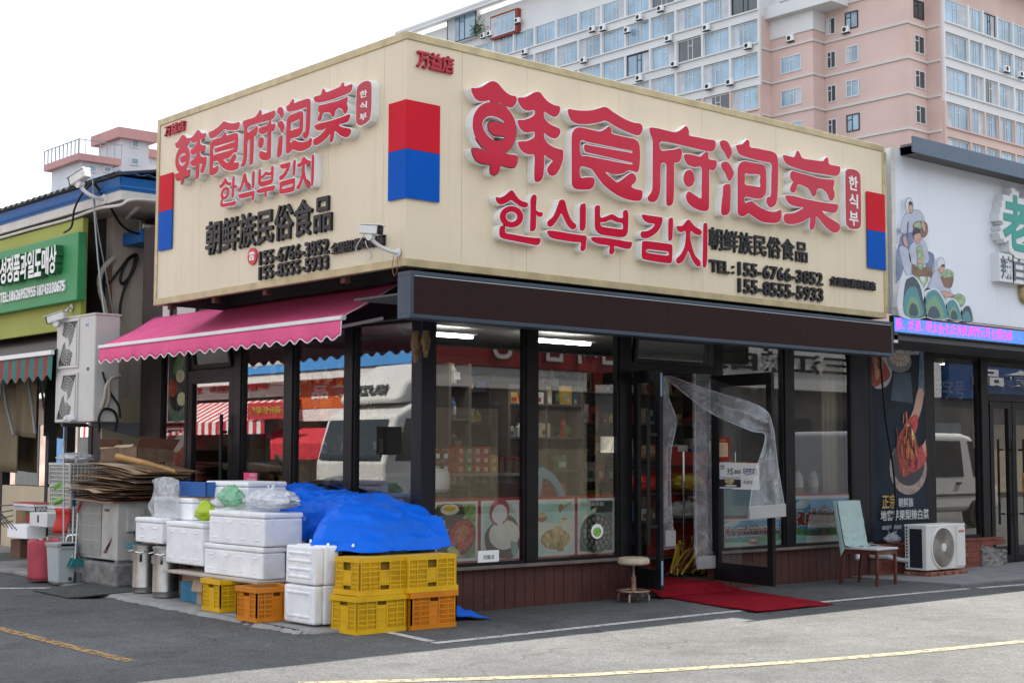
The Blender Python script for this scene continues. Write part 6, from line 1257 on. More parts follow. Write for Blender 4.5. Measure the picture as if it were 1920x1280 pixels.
o = b.build('wire_basket', BLACK); tag(o, 'black wire basket at the edge of the fruit shop pavement', 'basket')
# ---------------------------------------------------------------- neighbour shop on the right
NB = on_y(1668, 276, 0).x   # where its board begins
nb = thing('kimchi_restaurant', 'shop with a tall white sign wall, dark framed windows and a broken brick plinth', 'shop', (NB, .95, 0))
XR = 22.0
BRK = mat('red_brick', (.20, .055, .038), .85, noise=(8, .25), bump=(30, .4), dirt=(7, (.3, .24, .2), .5)); MORT = mat('mortar', (.16, .10, .085), .95)
pe_ = on_y(1880, 1030, .84).x
b = MB(); b.box(8.04, pe_-.25, .845, 1.1, 0, .37); b.build('plinth_core', MORT, nb)
b = MB(); r_ = random.Random(5)
for j in range(5):
    z = .006+j*.073; x = 8.045-(.11 if j % 2 else 0)
    while x < pe_-.05:
        e = x+.215
        if not (e > pe_-.5+.09*j and j < 4): b.box(max(x, 8.04), e-.01, .835+r_.uniform(0, .006), .86, z, z+.064)
        x = e
b.box(8.04, pe_, .828, 1.1, .372, .40); b.build('brick_face', BRK, nb)
b = MB(); b.grid(lambda u, v: V((pe_-.55+.62*u, .83-.05*(1-v)*(1-abs(2*u-1))+.03*rnd((u, v, 0), 6), .30*v*(1-.3*u)+.02*rnd((u, v, 1), 7))), 14, 10); b.build('rubble_patch', CONCD, nb, solid=.02)
# frames and windows
FN = Frame((0, .95, 0), (1, 0, 0)); zt_ = 2.86
mx_ = [on_y(a, 850, .95).x for a in (1633, 1733, 1752, 1840, 1853)]
b = MB()
for a, c in ((8.035, 8.10), (mx_[1], mx_[2]), (mx_[3], mx_[4]), (12.9, 13.05), (15, 15.15), (18, 18.15)): b.box(a, c, .93, 1.06, .402 if a < mx_[3]-.1 else .02, zt_)
b.box(8.035, XR, .94, 1.05, zt_+.002, 3.1); b.build('frame', FRAME, nb, bevel=.004)
for a, c, z in ((mx_[2], mx_[3], .402), (mx_[4], 12.9, 2.35), (13.05, 15, .1), (15.15, 18, .1)): win('shop_window', FN, a+.002, c-.002, z, zt_, .04, .06, .012, gm=GLASSN, par=nb)
b = MB(); b.box(mx_[4]+.002, 12.898, .93, 1.05, 2.28, 2.35); b.build('door_head', FRAME, nb)
for k, (a, c) in enumerate(((mx_[4]+.05, mx_[4]+.62), (mx_[4]+.64, mx_[4]+1.5))):
    d = win('glass_door', FN, a, c, .04, 2.27, .09, .06, -.01, gm=GLASSN, par=nb); b = MB(); hx = a+.14 if k else c-.14
    b.tube([(hx, .86, .55), (hx, .86, 1.75)], .018, 8); b.bar((hx, .86, .7), (hx, .94, .7), .025); b.bar((hx, .86, 1.6), (hx, .94, 1.6), .025); b.build('door_handle', BLACK, d)
    if k: b = MB(); b.tube([(hx, .86, .98), (hx, .86, 1.28)], .026, 8); b.build('handle_cover', mat('orange_cover', (.45, .16, .03), .7, noise=(14, .6)), d)
# its inside
b = MB(); b.box(9.32, XR, 5.4, 5.5, 0, 3.1); b.box(8.05, 8.1, 1.1, 5.4, 0, 3.1); b.box(XR, XR+.1, 1.1, 5.4, 0, 3.1); b.build('inner_wall', mat('inner_wall', (.28, .24, .2), .8, noise=(1.5, .2)), nb)
b = MB(); b.box(8.1, XR, 1.1, 5.4, 0, .04); b.build('inner_floor', mat('wood_floor', (.16, .1, .06), .5, noise=(3, .2)), nb); b = MB(); b.box(8.1, XR, 1.1, 5.4, 3.05, 3.1); b.build('inner_ceiling', mat('inner_ceiling', (.10, .09, .085), .8), nb)
b = MB(); b.box(8.03, XR, .1, 5.5, 5.05, 5.12); b.build('roof', DGREY, nb); b = MB(); b.box(XR, XR+.2, .1, 5.5, 0, 5.05); b.build('end_wall', OFFW, nb)
b = MB(); b.box(9.5, 12.5, 2.2, 2.3, 2.25, 2.75); sg2 = b.build('inner_banner', mat('navy_banner', (.02, .04, .12), .5, noise=(1.2, .5)), nb); text('banner_lettering', '令水鲜泡菜 老字号', Frame((0, 2.199, 0), (1, 0, 0)), 9.7, 12.3, 2.36, 2.66, WHITE, nb, .002, .001, .02)
b = MB(); b.box(9.9, 10.8, 3.2, 3.5, 1.35, 1.8); b.build('menu_picture', mat('menu_picture', (.3, .31, .33), .5, noise=(9, .6)), nb); b = MB(); b.box(9.95, 10.7, 3.0, 3.1, .9, 1.25); b.build('yellow_board', mat('yellow_board', (.40, .25, .02), .5), nb); text('board_lettering', '明太鱼', Frame((0, 2.999, 0), (1, 0, 0)), 10.25, 10.6, 1.02, 1.13, BLACK, nb)
b = MB(); b.box(9.55, 10.3, 1.5, 1.54, .45, 1.3); bo = b.build('easel_frame', mat('easel_wood', (.35, .22, .1), .6), nb); b = MB(); b.box(9.6, 10.25, 1.49, 1.499, .85, 1.22); b.build('easel_board', DK, bo)
for x in (9.75, 10.25):
    b = MB(); b.tube([(x, 1.35, 3.0), (x+.03, 1.3, 2.78)], .05, 12); l = b.build('spot_lamp', WHITE, nb); b = MB(); b.lathe([(.03, 0), (0, 0)], (x+.032, 1.298, 2.775), 12, M.Rotation(R(0), 3, 'X')); b.build('spot_bulb', mat('lamp_glow', (1, .95, .85), .5, emit=3) if x < 10 else bpy.data.materials['lamp_glow'], l)
# white sign wall
wb = thing('white_sign', 'tall white sign wall with painted women, teal mountains and a green character', 'sign', (NB, 0, 3.2)); WBM = mat('white_sign_panel', (.72, .76, .83), .4, noise=(.7, .03), streak=(6, (.55, .57, .6), .35), spec=.35)
zB = on_y(1690, 592, 0).z+.02; zT = on_y(1668, 277, 0).z
b = MB(); x = NB
for e in (NB+.62, NB+2.35, NB+4.2, NB+6.1, NB+8, NB+10, XR): b.box(x+.001, e-.001, 0, .06, zB, zT); x = e
b.build('white_panel', WBM, wb); b = MB(); b.box(NB-.006, NB+.075, -.02, -.001, zB-.35, zT); b.build('edge_strip', OFFW, wb)
xg = on_y(1709, 278, -.28).x; b = MB(); b.box(NB+.22, XR, -.28, .02, zT-.065, zT+.03); b.box(NB+.22, NB+.225, -.28, 0, zT-.065, zT+.06); b.build('gutter_soffit', mat('gutter_grey', (.10, .10, .10), .6), wb)
b = MB(); b.box(xg, XR, -.30, -.281, zT-.09, zT+.10); b.build('gutter_board', mat('gutter_blue_grey', (.085, .13, .19), .45, noise=(2, .08), streak=(6, (.12, .16, .2), .4)), wb)
WF = Frame((0, 0, 0), (1, 0, 0))
def wpx(l, y=-.055, sc=3.657, ox=1620, oy=270): return [(q.x, q.z) for q in (on_y(ox+p[0]/sc, oy+p[1]/sc, y) for p in l)]
cut = lambda n, r, g_, b_, nz=None: mat('cut_'+n, (r, g_, b_), .5, noise=nz)
OUT = cut('outline', .62, .64, .68); ROBE = cut('robe', .44, .47, .58, (7, .12)); SKIRT = cut('skirt', .17, .21, .34, (8, .2)); SKIN = cut('skin', .55, .33, .26); HAIR = cut('hair', .04, .04, .05); VEG = cut('cabbage', .30, .42, .24, (16, .4)); TUB = cut('tub', .22, .13, .09, (10, .3)); M1 = cut('teal_dark', .05, .17, .20); M2 = cut('teal', .09, .26, .29); M3 = cut('sage', .18, .34, .21); M4 = cut('slate', .06, .09, .12); CHK = cut('cheek', .55, .16, .15); LINE = cut('ink_line', .1, .11, .15)
def cutout(name, loops_list, depth=.05, parent=wb):
    """flat painted figure board: backing with painted areas laid on it"""
    mats = []; b = MB()
    for i, (m, lp) in enumerate(loops_list):
        q = wpx(lp)
        if i and m not in (M1, M2, M3, M4, CHK, LINE):       # inked outline under each painted area
            if LINE not in mats: mats.append(LINE)
            b.mi(mats.index(LINE)); plate(b, WF, [q], .0003, depth+.0006*i-.0005, .0065, 3)
        if m not in mats: mats.append(m)
        b.mi(mats.index(m))
        plate(b, WF, [q], depth if i == 0 else .0008, 0 if i == 0 else depth+.0006*i-.0002, 0, 3)
    return b.build(name, mats, parent)
cutout('painted_woman', [(OUT, [(285,380),(305,366),(335,385),(345,450),(385,460),(415,500),(420,540),(440,560),(440,620),(400,650),(340,640),(310,720),(250,705),(245,660),(262,600),(250,575),(280,480),(283,420)]),
 (SKIRT, [(262,620),(330,600),(345,640),(310,715),(250,700)]), (ROBE, [(285,480),(345,455),(385,462),(412,500),(415,535),(380,530),(345,560),(335,600),(262,610),(255,575)]), (TUB, [(335,560),(360,530),(410,530),(437,560),(432,620),(395,640),(350,600)]), (VEG, [(345,555),(370,535),(405,545),(425,560),(400,575),(360,575)]), (OUT, [(287,400),(305,370),(330,385),(338,430),(330,470),(300,470),(288,440)]), (HAIR, [(308,400),(322,392),(334,410),(334,440),(310,425)]), (SKIN, [(306,425),(330,420),(336,445),(328,468),(312,468)]), (CHK, [(314,452),(322,450),(322,460),(314,460)]), (SKIN, [(268,640),(285,635),(298,690),(290,705),(272,680)]), (SKIN, [(395,530),(408,535),(420,590),(412,600),(398,570)]), (LINE, [(300,540),(306,540),(300,630),(295,630)])])
cutout('painted_woman', [(OUT, [(332,600),(350,570),(380,575),(392,610),(390,650),(430,680),(440,740),(475,755),(485,800),(470,880),(440,900),(330,880),(300,770),(312,700),(340,660)]),
 (SKIRT, [(430,745),(475,755),(482,800),(465,870),(430,860)]), (ROBE, [(315,710),(350,665),(395,655),(428,690),(440,745),(445,800),(400,830),(330,820),(312,770)]), (TUB, [(330,830),(380,850),(440,845),(470,870),(455,905),(345,900)]), (VEG, [(360,720),(380,700),(400,715),(412,790),(400,860),(370,840),(368,770)]), (HAIR, [(335,605),(352,573),(378,580),(390,610),(388,630),(345,640)]), (SKIN, [(345,625),(385,612),(390,645),(380,675),(360,678),(348,655)]), (CHK, [(368,655),(378,652),(378,664),(368,664)]), (SKIN, [(368,790),(395,790),(395,815),(368,815)])])
cutout('painted_woman', [(OUT, [(225,705),(260,695),(310,715),(330,800),(330,890),(300,910),(228,940)]), (SKIRT, [(228,730),(262,720),(270,860),(228,935)]), (ROBE, [(245,705),(300,715),(325,800),(325,885),(290,895),(262,800)])], .05)
cutout('painted_woman', [(OUT, [(500,800),(525,774),(552,790),(555,845),(600,860),(622,890),(605,980),(560,990),(620,1030),(690,1040),(695,1085),(650,1110),(570,1070),(500,1000),(440,985),(455,930),(488,870)]),
 (ROBE, [(490,870),(530,875),(545,930),(570,980),(600,1010),(560,1050),(500,1000),(445,985),(460,930)]), (TUB, [(530,905),(610,900),(602,975),(560,985),(540,950)]), (VEG, [(540,880),(575,862),(612,885),(610,905),(545,915)]), (OUT, [(505,805),(525,778),(550,795),(552,840),(530,860),(505,850)]), (HAIR, [(530,830),(552,825),(552,845),(535,850)]), (SKIN, [(520,845),(548,842),(548,870),(530,888),(518,870)]), (SKIN, [(530,1020),(560,1010),(610,1030),(605,1042),(560,1050)]), (VEG, [(595,1060),(650,1028),(690,1050),(690,1090),(655,1108),(620,1090)])])
cutout('painted_cabbage', [(OUT, [(335,880),(390,860),(440,880),(455,930),(430,985),(400,1010),(360,960)]), (VEG, [(345,885),(390,868),(430,890),(440,930),(415,975),(395,985),(365,940)]), (OUT, [(385,905),(415,900),(420,930),(400,945)])])
for k, lps in enumerate(([(OUT, [(232,960),(280,910),(330,905),(380,960),(405,1040),(422,1185),(232,1178)]), (M4, [(268,960),(300,918),(332,915),(370,970),(392,1060),(412,1180),(266,1172)]), (M2, [(266,1040),(300,985),(345,985),(370,1060),(392,1178),(266,1172)]), (M3, [(282,1120),(300,1058),(325,1050),(352,1070),(372,1176),(284,1172)]), (M4, [(300,1172),(302,1110),(322,1092),(348,1112),(356,1175)])],
 [(OUT, [(402,1040),(430,1005),(480,992),(520,1030),(550,1090),(575,1198),(412,1186)]), (M2, [(412,1050),(440,1010),(480,1002),(520,1050),(545,1110),(562,1194),(424,1185)]), (M3, [(416,1110),(450,1052),(480,1045),(510,1090),(535,1192),(428,1185)]), (M4, [(430,1186),(436,1130),(468,1112),(496,1140),(506,1190)])],
 [(OUT, [(548,1090),(580,1060),(615,1068),(650,1120),(668,1208),(570,1198)]), (M2, [(556,1100),(585,1070),(612,1078),(640,1130),(656,1206),(572,1196)]), (M3, [(570,1160),(590,1120),(615,1125),(638,1204),(576,1196)]), (M4, [(584,1196),(588,1150),(606,1142),(624,1165),(628,1202)])],
 [(OUT, [(655,1130),(690,1103),(720,1115),(738,1170),(742,1222),(662,1210)]), (M4, [(664,1140),(690,1112),(716,1125),(732,1218),(664,1208)]), (M2, [(668,1170),(690,1145),(712,1165),(722,1216),(668,1208)])])): cutout('painted_mountain', lps, .08)
b = MB(); q = wpx([(228,690),(200,1120)]); b.box(NB+.09, wpx([(228,700)])[0][0]+.03, -.05, -.002, zB-.02, wpx([(228,690)])[0][1]); b.build('mountain_board', OFFW, wb)
# big green character and the grey line under it
LGW = mat('letter_white', (.68, .69, .70), .45); TEALL = mat('letter_teal', (.02, .30, .25), .4); GREYL = mat('letter_slate', (.10, .13, .17), .4)
c0 = on_y(1874, 360, -.12); c1 = on_y(1874, 466, -.12); wch = (c0.z-c1.z)*.98
for i, chh in enumerate('老亚辣'):
    u = c0.x+.03+i*(wch+.1); b = MB(); vs_ = text2d(chh, .085, 1.0); fit_text(b, chh, WF, u-.04, u+wch+.04, c1.z-.03, c0.z+.03, .13, .004, .02, bold=.07); o = b.build('large_character', LGW, wb); b = MB(); fit_text(b, chh, WF, u+.01, u+wch-.01, c1.z+.01, c0.z-.01, .004, .137, .02, bold=.012); b.build('character_face', TEALL, o)
    if i == 0: pass
d0 = on_y(1876, 478, -.12); d1 = on_y(1876, 522, -.12); wc2 = (d0.z-d1.z)*.95
for i, chh in enumerate('辣白菜'):
    u = d0.x+i*(wc2+.03); b = MB(); b.box(u-.03, u+wc2+.03, -.118, 0, d1.z-.03, d0.z+.03); b.build('line_board', LGW, wb) if i == 0 else b.build('line_board', LGW, wb); text('slate_character', chh, Frame((0, -.118, 0), (1, 0, 0)), u, u+wc2, d1.z, d0.z, GREYL, wb, .004, .0, .02)
p = on_y(1915, 548, 0); b = MB(); b.lathe([(.15, 0), (.15, .06), (.11, .075), (0, .075)], (p.x+.05, 0, p.z), 20, AX); b.build('round_emblem', mat('emblem_gold', (.33, .25, .12), .5, noise=(20, .4)), wb)
# lit LED ticker
b0 = on_y(1677, 594, -.06); b1 = on_y(1674, 621, -.06); lt = thing('led_ticker', 'lit blue ticker display with pink characters under the white sign wall', 'display', (b0.x, -.06, b1.z))
b = MB(); b.box(b0.x-.02, 14, -.055, .0, b1.z-.02, b0.z+.02); b.build('display_frame', BLACK, lt); b = MB(); b.quad((b0.x, -.057, b1.z), (14, -.057, b1.z), (14, -.057, b0.z), (b0.x, -.057, b0.z)); b.build('display_screen', mat('led_blue', (.06, .17, .58), .5, emit=.26, noise=(60, .25)), lt)
LP = mat('led_pink', (.68, .02, .5), .5, emit=.38); FL = Frame((0, -.058, 0), (1, 0, 0)); u = b0.x+.03; hh = (b0.z-b1.z)
for tk, w in (('肠', .8), ('、', .25), (' ', .35), ('米', .8), ('酒', .8), ('、', .25), (' ', .3), ('明', .75), ('太', .75), ('鱼', .75), ('全', .75), ('店', .75), ('消', .75), ('费', .75), ('满', .75), ('9', .4), ('9', .4), ('元', .75), ('可', .75), ('全', .75), ('国', .75), ('包', .75), ('邮', .75)):
    wd = w*hh*1.02
    if tk.strip(): text('display_character', tk, FL, u, u+wd*.88, b1.z+hh*(.12 if tk != '、' else .1), b0.z-hh*(.12 if tk != '、' else .62), LP, lt, .001, .0006, -.004, shear=.02)
    u += wd
b = MB(); b.box(b0.x-.02, XR, -.02, .9, b1.z-.09, b1.z-.03); b.build('display_shelf', DGREY, lt)
# dark kimchi picture pasted in the neighbour's first window
pu0, pu1 = 8.10, mx_[1]; ptz = on_y(1690, 640, .95).z; pbz = .43
def nb_l(l): return [((x-1595)/(1900-1595), (y-1250)/(160-1250)) for x, y in l]    # coordinates measured on an enlargement
NAVY = mat('print_navy', (.011, .020, .034), .5, noise=(1.5, .35), spec=.15)
KIMN = c_('kimchi_night', .15, .022, .014, (45, .8)); STR1 = c_('strand_orange', .30, .10, .045, (60, .5)); STR2 = c_('strand_dark', .06, .008, .007, (60, .5)); r5 = random.Random(12); strands = []
for k in range(46):
    cx_, cy_ = .655+r5.gauss(0, .085), .47+r5.gauss(0, .065); strands.append((STR1 if k % 2 else STR2, [ell(cx_, cy_, .008+.006*r5.random(), .02+.025*r5.random(), 8, r5.uniform(-.6, .6))], 0))
for k in range(14): strands.append((STR1 if k % 2 else STR2, [ell(.08+r5.gauss(0, .05), .86+r5.gauss(0, .03), .007, .02+.015*r5.random(), 8, r5.uniform(-.5, .5))], 0))
t = poster('kimchi_poster', 'tall dark poster of kimchi in a stone bowl with gold and white characters', Frame((0, .935, 0), (1, 0, 0)), pu0, pu1, pbz, ptz, [
 (c_('grey_fade', .14, .14, .13, (4, .2)), [nb_l([(1595,160),(1880,160),(1880,215),(1595,300)])], 0), (c_('dish_grey', .20, .21, .23, (5, .2)), [nb_l([(1595,400),(1595,220),(1640,215),(1690,260),(1712,330),(1690,400),(1640,430)])], 1), (KIMN, [nb_l([(1595,412),(1595,225),(1630,235),(1680,300),(1700,360),(1650,400)])], 1), (c_('kimchi_pale', .30, .18, .12, (40, .6)), [nb_l([(1600,230),(1615,225),(1640,330),(1620,380)])], 1), (c_('plate2', .10, .105, .12), [ell(.52, .90, .24, .06, 16)], 0), (c_('roots', .24, .20, .18, (50, .6)), [ell(.53, .92, .20, .05, 14)], 0),
 (c_('cloth_dark', .02, .035, .055, (4, .3)), [nb_l([(1720,340),(1820,330),(1830,500),(1700,490)])], 0), (c_('stone_rim', .17, .13, .115, (14, .4)), [ell(.66, .36, .36, .135, 24)], 0), (c_('stone_in', .018, .02, .025), [ell(.66, .385, .315, .115, 22)], 0), (c_('sleeve', .05, .09, .13, (12, .5)), [nb_l([(1880,160),(1900,160),(1900,460),(1862,420),(1870,300)])], 0), (SKIN, [nb_l([(1862,420),(1895,440),(1870,560),(1820,640),(1790,620),(1830,540)])], 1), (c_('glove', .26, .03, .03, (18, .5)), [nb_l([(1800,590),(1850,560),(1855,620),(1830,680),(1790,700),(1770,640)])], 1), (KIMN, [nb_l([(1770,640),(1820,640),(1850,720),(1850,800),(1790,900),(1750,890),(1735,790),(1735,700)])], 1), (c_('noodle', .42, .33, .15, (60, .6)), [nb_l([(1790,620),(1815,630),(1835,690),(1812,700)])], 1), (c_('glove2', .22, .03, .03, (18, .5)), [nb_l([(1850,760),(1900,720),(1900,820),(1830,880),(1800,860)])], 1), (SKIN, [nb_l([(1880,740),(1900,700),(1900,790)])], 0)] + strands, NAVY)
def nt(name, s, x0, y0, x1, y1, m, w=.02): 
    (a, c), (d, e) = nb_l([(x0, y1), (x1, y0)]); text(name, s, Frame((0, .932, 0), (1, 0, 0)), pu0+(pu1-pu0)*a, pu0+(pu1-pu0)*d, pbz+(ptz-pbz)*c, pbz+(ptz-pbz)*e, m, t, .0006, .038, .002, bold=w*.9)
GLD = mat('print_gold', (.42, .28, .08), .5); PWH = mat('print_silver', (.5, .52, .53), .5)
nt('poster_lettering', '正宗', 1630, 1000, 1708, 1075, GLD, .02); nt('poster_lettering', '朝鲜族', 1722, 1020, 1808, 1070, PWH, .01); nt('poster_lettering', '地窖苹果梨辣白菜', 1620, 1085, 1898, 1140, PWH, .02); nt('poster_lettering', '0防腐剂0添加剂', 1625, 1165, 1735, 1188, PWH, 0); nt('poster_lettering', '亚', 1722, 150, 1768, 225, PWH, .04); nt('poster_lettering', '辣白菜', 1775, 180, 1858, 230, PWH, .03); nt('poster_lettering', '始于1992', 1790, 148, 1858, 172, PWH, 0)
b = MB(); b.box(8.035, 8.10, .95, 1.0, .402, .43); b.build('sill_end', FRAME, nb)
b = MB(); b.box(pu0, pu1, .99, 1.0, pbz, ptz+.1); b.build('poster_backing', FRAME, nb)
cable('cable', 'long black cable hanging down in front of the dark kimchi poster', [on_y(1650, 660, .70), on_y(1660, 780, .80), on_y(1675, 880, .82), on_y(1679, 960, .84), on_y(1668, 1005, .86), on_y(1655, 1016, .88)], .013, BLACK)

# ---------------------------------------------------------------- apartment tower far behind
PINKW = mat('pink_render', (.63, .46, .41), .85, noise=(.25, .08), dirt=(.12, (.62, .42, .32), .5)); PALEW = mat('pale_render', (.68, .68, .68), .85, noise=(.2, .06)); TRIM = mat('tower_trim', (.6, .57, .54), .8)
TGL = mat('tower_glass', (.24, .36, .46), .08, spec=.9, noise=(.35, .4)); TGD = mat('tower_glass_dark', (.05, .065, .075), .1, spec=.9, noise=(.3, .5)); TFR = mat('tower_frame', (.62, .62, .62), .6); TFD = mat('tower_frame_dark', (.035, .04, .045), .6); CURTN = mat('tower_curtain', (.5, .52, .55), .9, noise=(.8, .2))
ZD = 115.0
def far(px, py, depth): d = _ray(px, py); return CAM+d*(depth/d.dot(FW))
K = far(1704, 200, ZD); xC, yK = K.x, K.y
FH = (on_x(1704, 40.8, xC).z-on_x(1704, 240.4, xC).z)/3.0; zb0 = on_x(1704, 240.4, xC).z   # band height above this floor
y_c1 = on_x(1546, 150, xC).y; xB = on_y(1525, 150, y_c1).x; y_b1 = on_x(1446, 150, xB).y; xA = on_y(1426, 150, y_b1).x
x_d1 = on_y(1742, 200, yK).x; y_e = on_x(1768, 200, x_d1).y; x_e2 = x_d1+22
y_a_end = on_x(741, 66, xA-1.2).y-.5
tw = thing('apartment_tower', 'tall pink and white apartment tower with glazed balconies and stepped corners', 'apartment block', (xC, yK, 0))
zTop = zb0+FH*7.2
NF = 16; bands = [zb0+FH*k for k in range(-9, 8)]
def wl(name, x0, x1, y0, y1, z0, z1, m): b = MB(); b.box(x0, x1, y0, y1, z0, z1); return b.build(name, m, tw)
zsp = zb0+FH*3.42     # white above this level on the near block
wl('pink_wall', xC, xC+16, yK, y_c1, 0, zTop, PINKW); wl('pink_wall', xB, xC+10, y_c1, y_b1, 0, zsp-.3, PINKW); wl('pale_wall', xB-.1, xC+10, y_c1-.1, y_b1, zsp-.3, zTop, PALEW); wl('pink_wall', x_d1-.2, x_d1+.04, y_e, yK+.5, 0, zTop+3, PINKW); wl('pink_wall', x_d1+.04, xC+30, y_e+.2, y_c1, 0, zTop+3, PINKW)
wl('tower_eave', xB-.8, xC+5, y_c1-2.5, y_b1, zb0+FH*3.9, zb0+FH*4.25, PALEW)
b = MB()
for z in bands[3:]:
    b.box(xC-.12, xC, yK-.12, y_c1, z-.09, z+.09); b.box(xC, x_d1, yK-.12, yK, z-.09, z+.09); b.box(x_d1-.32, x_d1-.2, y_e, yK-.12, z-.09, z+.09)
    if z < zsp: b.box(xB-.12, xB, y_c1-.12, y_b1, z-.09, z+.09); b.box(xB, xC, y_c1-.12, y_c1, z-.09, z+.09); b.box(xA, xB, y_b1-.12, y_b1, z-.09, z+.09)
b.build('floor_band', TRIM, tw)
random.seed(5)
def pane_win(fr, u0, u1, v0, v1, frame, glass, sash=True, name='window'):
    b = MB(); w = .09
    def bx(a, c, d, e, t=.07): b.prism([fr.at(a, d, .0), fr.at(c, d, .0), fr.at(c, e, .0), fr.at(a, e, .0)], fr.n*t)
    bx(u0, u0+w, v0, v1); bx(u1-w, u1, v0, v1); bx(u0+w, u1-w, v0, v0+w); bx(u0+w, u1-w, v1-w, v1)
    if sash:
        m = u0+(u1-u0)*.42; n_ = u0+(u1-u0)*.60; bx(m, m+w*.7, v0+w, v1-w, .06); h = v0+(v1-v0)*.66
        if u1-u0 > 1.9: bx(n_, n_+w*.7, v0+w, v1-w, .06); bx(m+w*.7, n_, h, h+w*.7, .06)
        else: bx(u0+w, m, h, h+w*.7, .06)
    o = b.build(name, frame, tw); q = MB(); q.quad(fr.at(u0+w, v0+w, .02), fr.at(u1-w, v0+w, .02), fr.at(u1-w, v1-w, .02), fr.at(u0+w, v1-w, .02)); q.build('pane', glass, o)
    if sash and random.random() < .5:
        q = MB(); k = random.uniform(.3, .6); a = u0+w; c = u0+w+(u1-u0)*.25 if random.random() < .5 else u1-w
        q.quad(fr.at(c-(u1-u0)*.28 if c > a+1 else a, v0+w, .024), fr.at(c, v0+w, .024), fr.at(c, v1-w, .024), fr.at(c-(u1-u0)*.28 if c > a+1 else a, v1-w, .024)); q.build('window_curtain', CURTN, o)
    return o
FCx = Frame((xC, 0, 0), (0, -1, 0)); FBx = Frame((xB, 0, 0), (0, -1, 0)); FKy = Frame((0, yK, 0), (1, 0, 0))
def span_x(a, c, x): return -on_x(a, 150, x).y, -on_x(c, 150, x).y
for k in range(1, 6):
    z = zb0+FH*(k-1)
    a, c = span_x(1546.8, 1568.5, xC); pane_win(FCx, a+.25, c, z+.55, z+2.0, TFR, TGD)
    a, c = span_x(1586.5, 1611, xC); pane_win(FCx, a, c, z+.62, z+2.05, TFD if k in (1, 4) else TFR, TGL)
    a, c = span_x(1464.5, 1503.5, xB)
    if k < 4: pane_win(FBx, a, c, z+.55, z+2.0, TFR, TGL)
    a = on_y(1716, 200, yK).x; c = on_y(1735, 200, yK).x; pane_win(FKy, a, c, z+.55, z+2.05, TFD if k > 3 else TFR, TGD)
for k in (1, 2, 3, 4, 5):
    z = zb0+FH*(k-1)
    if k == 5: a, c = span_x(1464.5, 1503.5, xB); pane_win(Frame((xB-.1, 0, 0), (0, -1, 0)), a, c, z-.3, z+1.2, TFR, TGL)
# balcony bays on the far long side and on the near right side
def bays(fr, us, zlo, zhi, spm, off, name):
    """rows of glazed balconies: spandrel bands, posts, windows"""
    n = int((zhi-zlo)/FH)
    for k in range(n):
        z = zlo+FH*k; up = spm(k); b = MB(); b.prism([fr.at(us[0], z+.15, 0), fr.at(us[-1], z+.15, 0), fr.at(us[-1], z+.27, 0), fr.at(us[0], z+.27, 0)], fr.n*.38); b.build('balcony_band', up, tw)
        for a, c in zip(us, us[1:]):
            if seen(fr.at(.5*(a+c), z+FH-.6)): BW.append(((fr.at(a, z)-CAM).length, fr, a+.12, c-.12, z+.3, z+FH-.58, TFD if random.random() < .12 else TFR, TGL if random.random() < .88 else TGD))
        pts = [(us[0]-.12, z-.55), (us[-1]+.12, z-.55)]
        for a in reversed(us): pts += [(a+.12, z+.15), (a+.12, z+FH-.552), (a-.12, z+FH-.552), (a-.12, z+.15)] if a not in (us[0], us[-1]) else ([(a+.12, z+FH-.552), (a-.12, z+FH-.552), (a-.12, z+.15)] if a == us[-1] else [(a+.12, z+.15), (a+.12, z+FH-.552), (a-.12, z+FH-.552)])
        b = MB(); b.prism([fr.at(p, q, 0) for p, q in pts], fr.n*.22); b.build('balcony_frame', up, tw)
BW = []
def seen(P):      # not hidden behind the sign, with a margin for a step to the side
    d = P-CAM; k = d.dot(FW); px = 960+FPX*d.dot(RT)/k; py = 640-FPX*d.dot(UP)/k
    return -60 < px < 2000 and py > -70 and py < (60+.236*(px-763)+50 if px < 1660 else 380)
wl('long_core', xA+.05, xB+4, y_b1+.0, y_a_end, 0, zb0+FH*4, PINKW); wl('long_core', xA+.05, xB+4, y_b1+.0, y_a_end, zb0+FH*4, zb0+FH*7.0, PALEW)
FAx = Frame((xA, 0, 0), (0, -1, 0)); us = [-y_b1-3.15*k for k in range(33, -1, -1)]
bays(FAx, us, zb0-FH*3+.2, zb0+FH*6.4, lambda k: PINKW if k < 5 else PALEW, 0, 'bay')
b = MB(); zr = on_x(860, 22, xA-1.2).z-.35
b.prism([(xA-1.2, y_b1-.5, zr), (xA+.5, y_b1-.5, zr+.3), (xA+.5, y_b1-.5, zr+.6), (xA-1.2, y_b1-.5, zr+.35)], (0, y_a_end-y_b1+1, 0)); b.box(xA-1.25, xA-1.15, y_b1-.5, y_a_end+.5, zr+.35, zr+.6); b.build('tower_roof_edge', PALEW, tw)
FEy = Frame((0, y_e-.0, 0), (1, 0, 0)); xs = [x_d1+.1]+[x_d1+.1+k for k in (3.6, 5.8, 8.0, 10.5, 13.2, 16, 19, 22)]
wl('near_core', x_d1+.05, x_e2+6, y_e+.05, y_e+10, 0, zb0+FH*7.0, PINKW)
bays(FEy, xs, zb0-FH*2+.1, zb0+FH*4.9, lambda k: PINKW if k < 3 else PALEW, 0, 'bay')
b = MB(); b.box(x_d1-.5, x_e2+6, y_e-1.4, y_e+2, zb0+FH*4.75, zb0+FH*5.0); b.build('tower_roof_edge', PALEW, tw)
BW.sort(key=lambda q: q[0])
for q in BW[:96]: pane_win(*q[1:], True, 'balcony_window')
bf = MB()
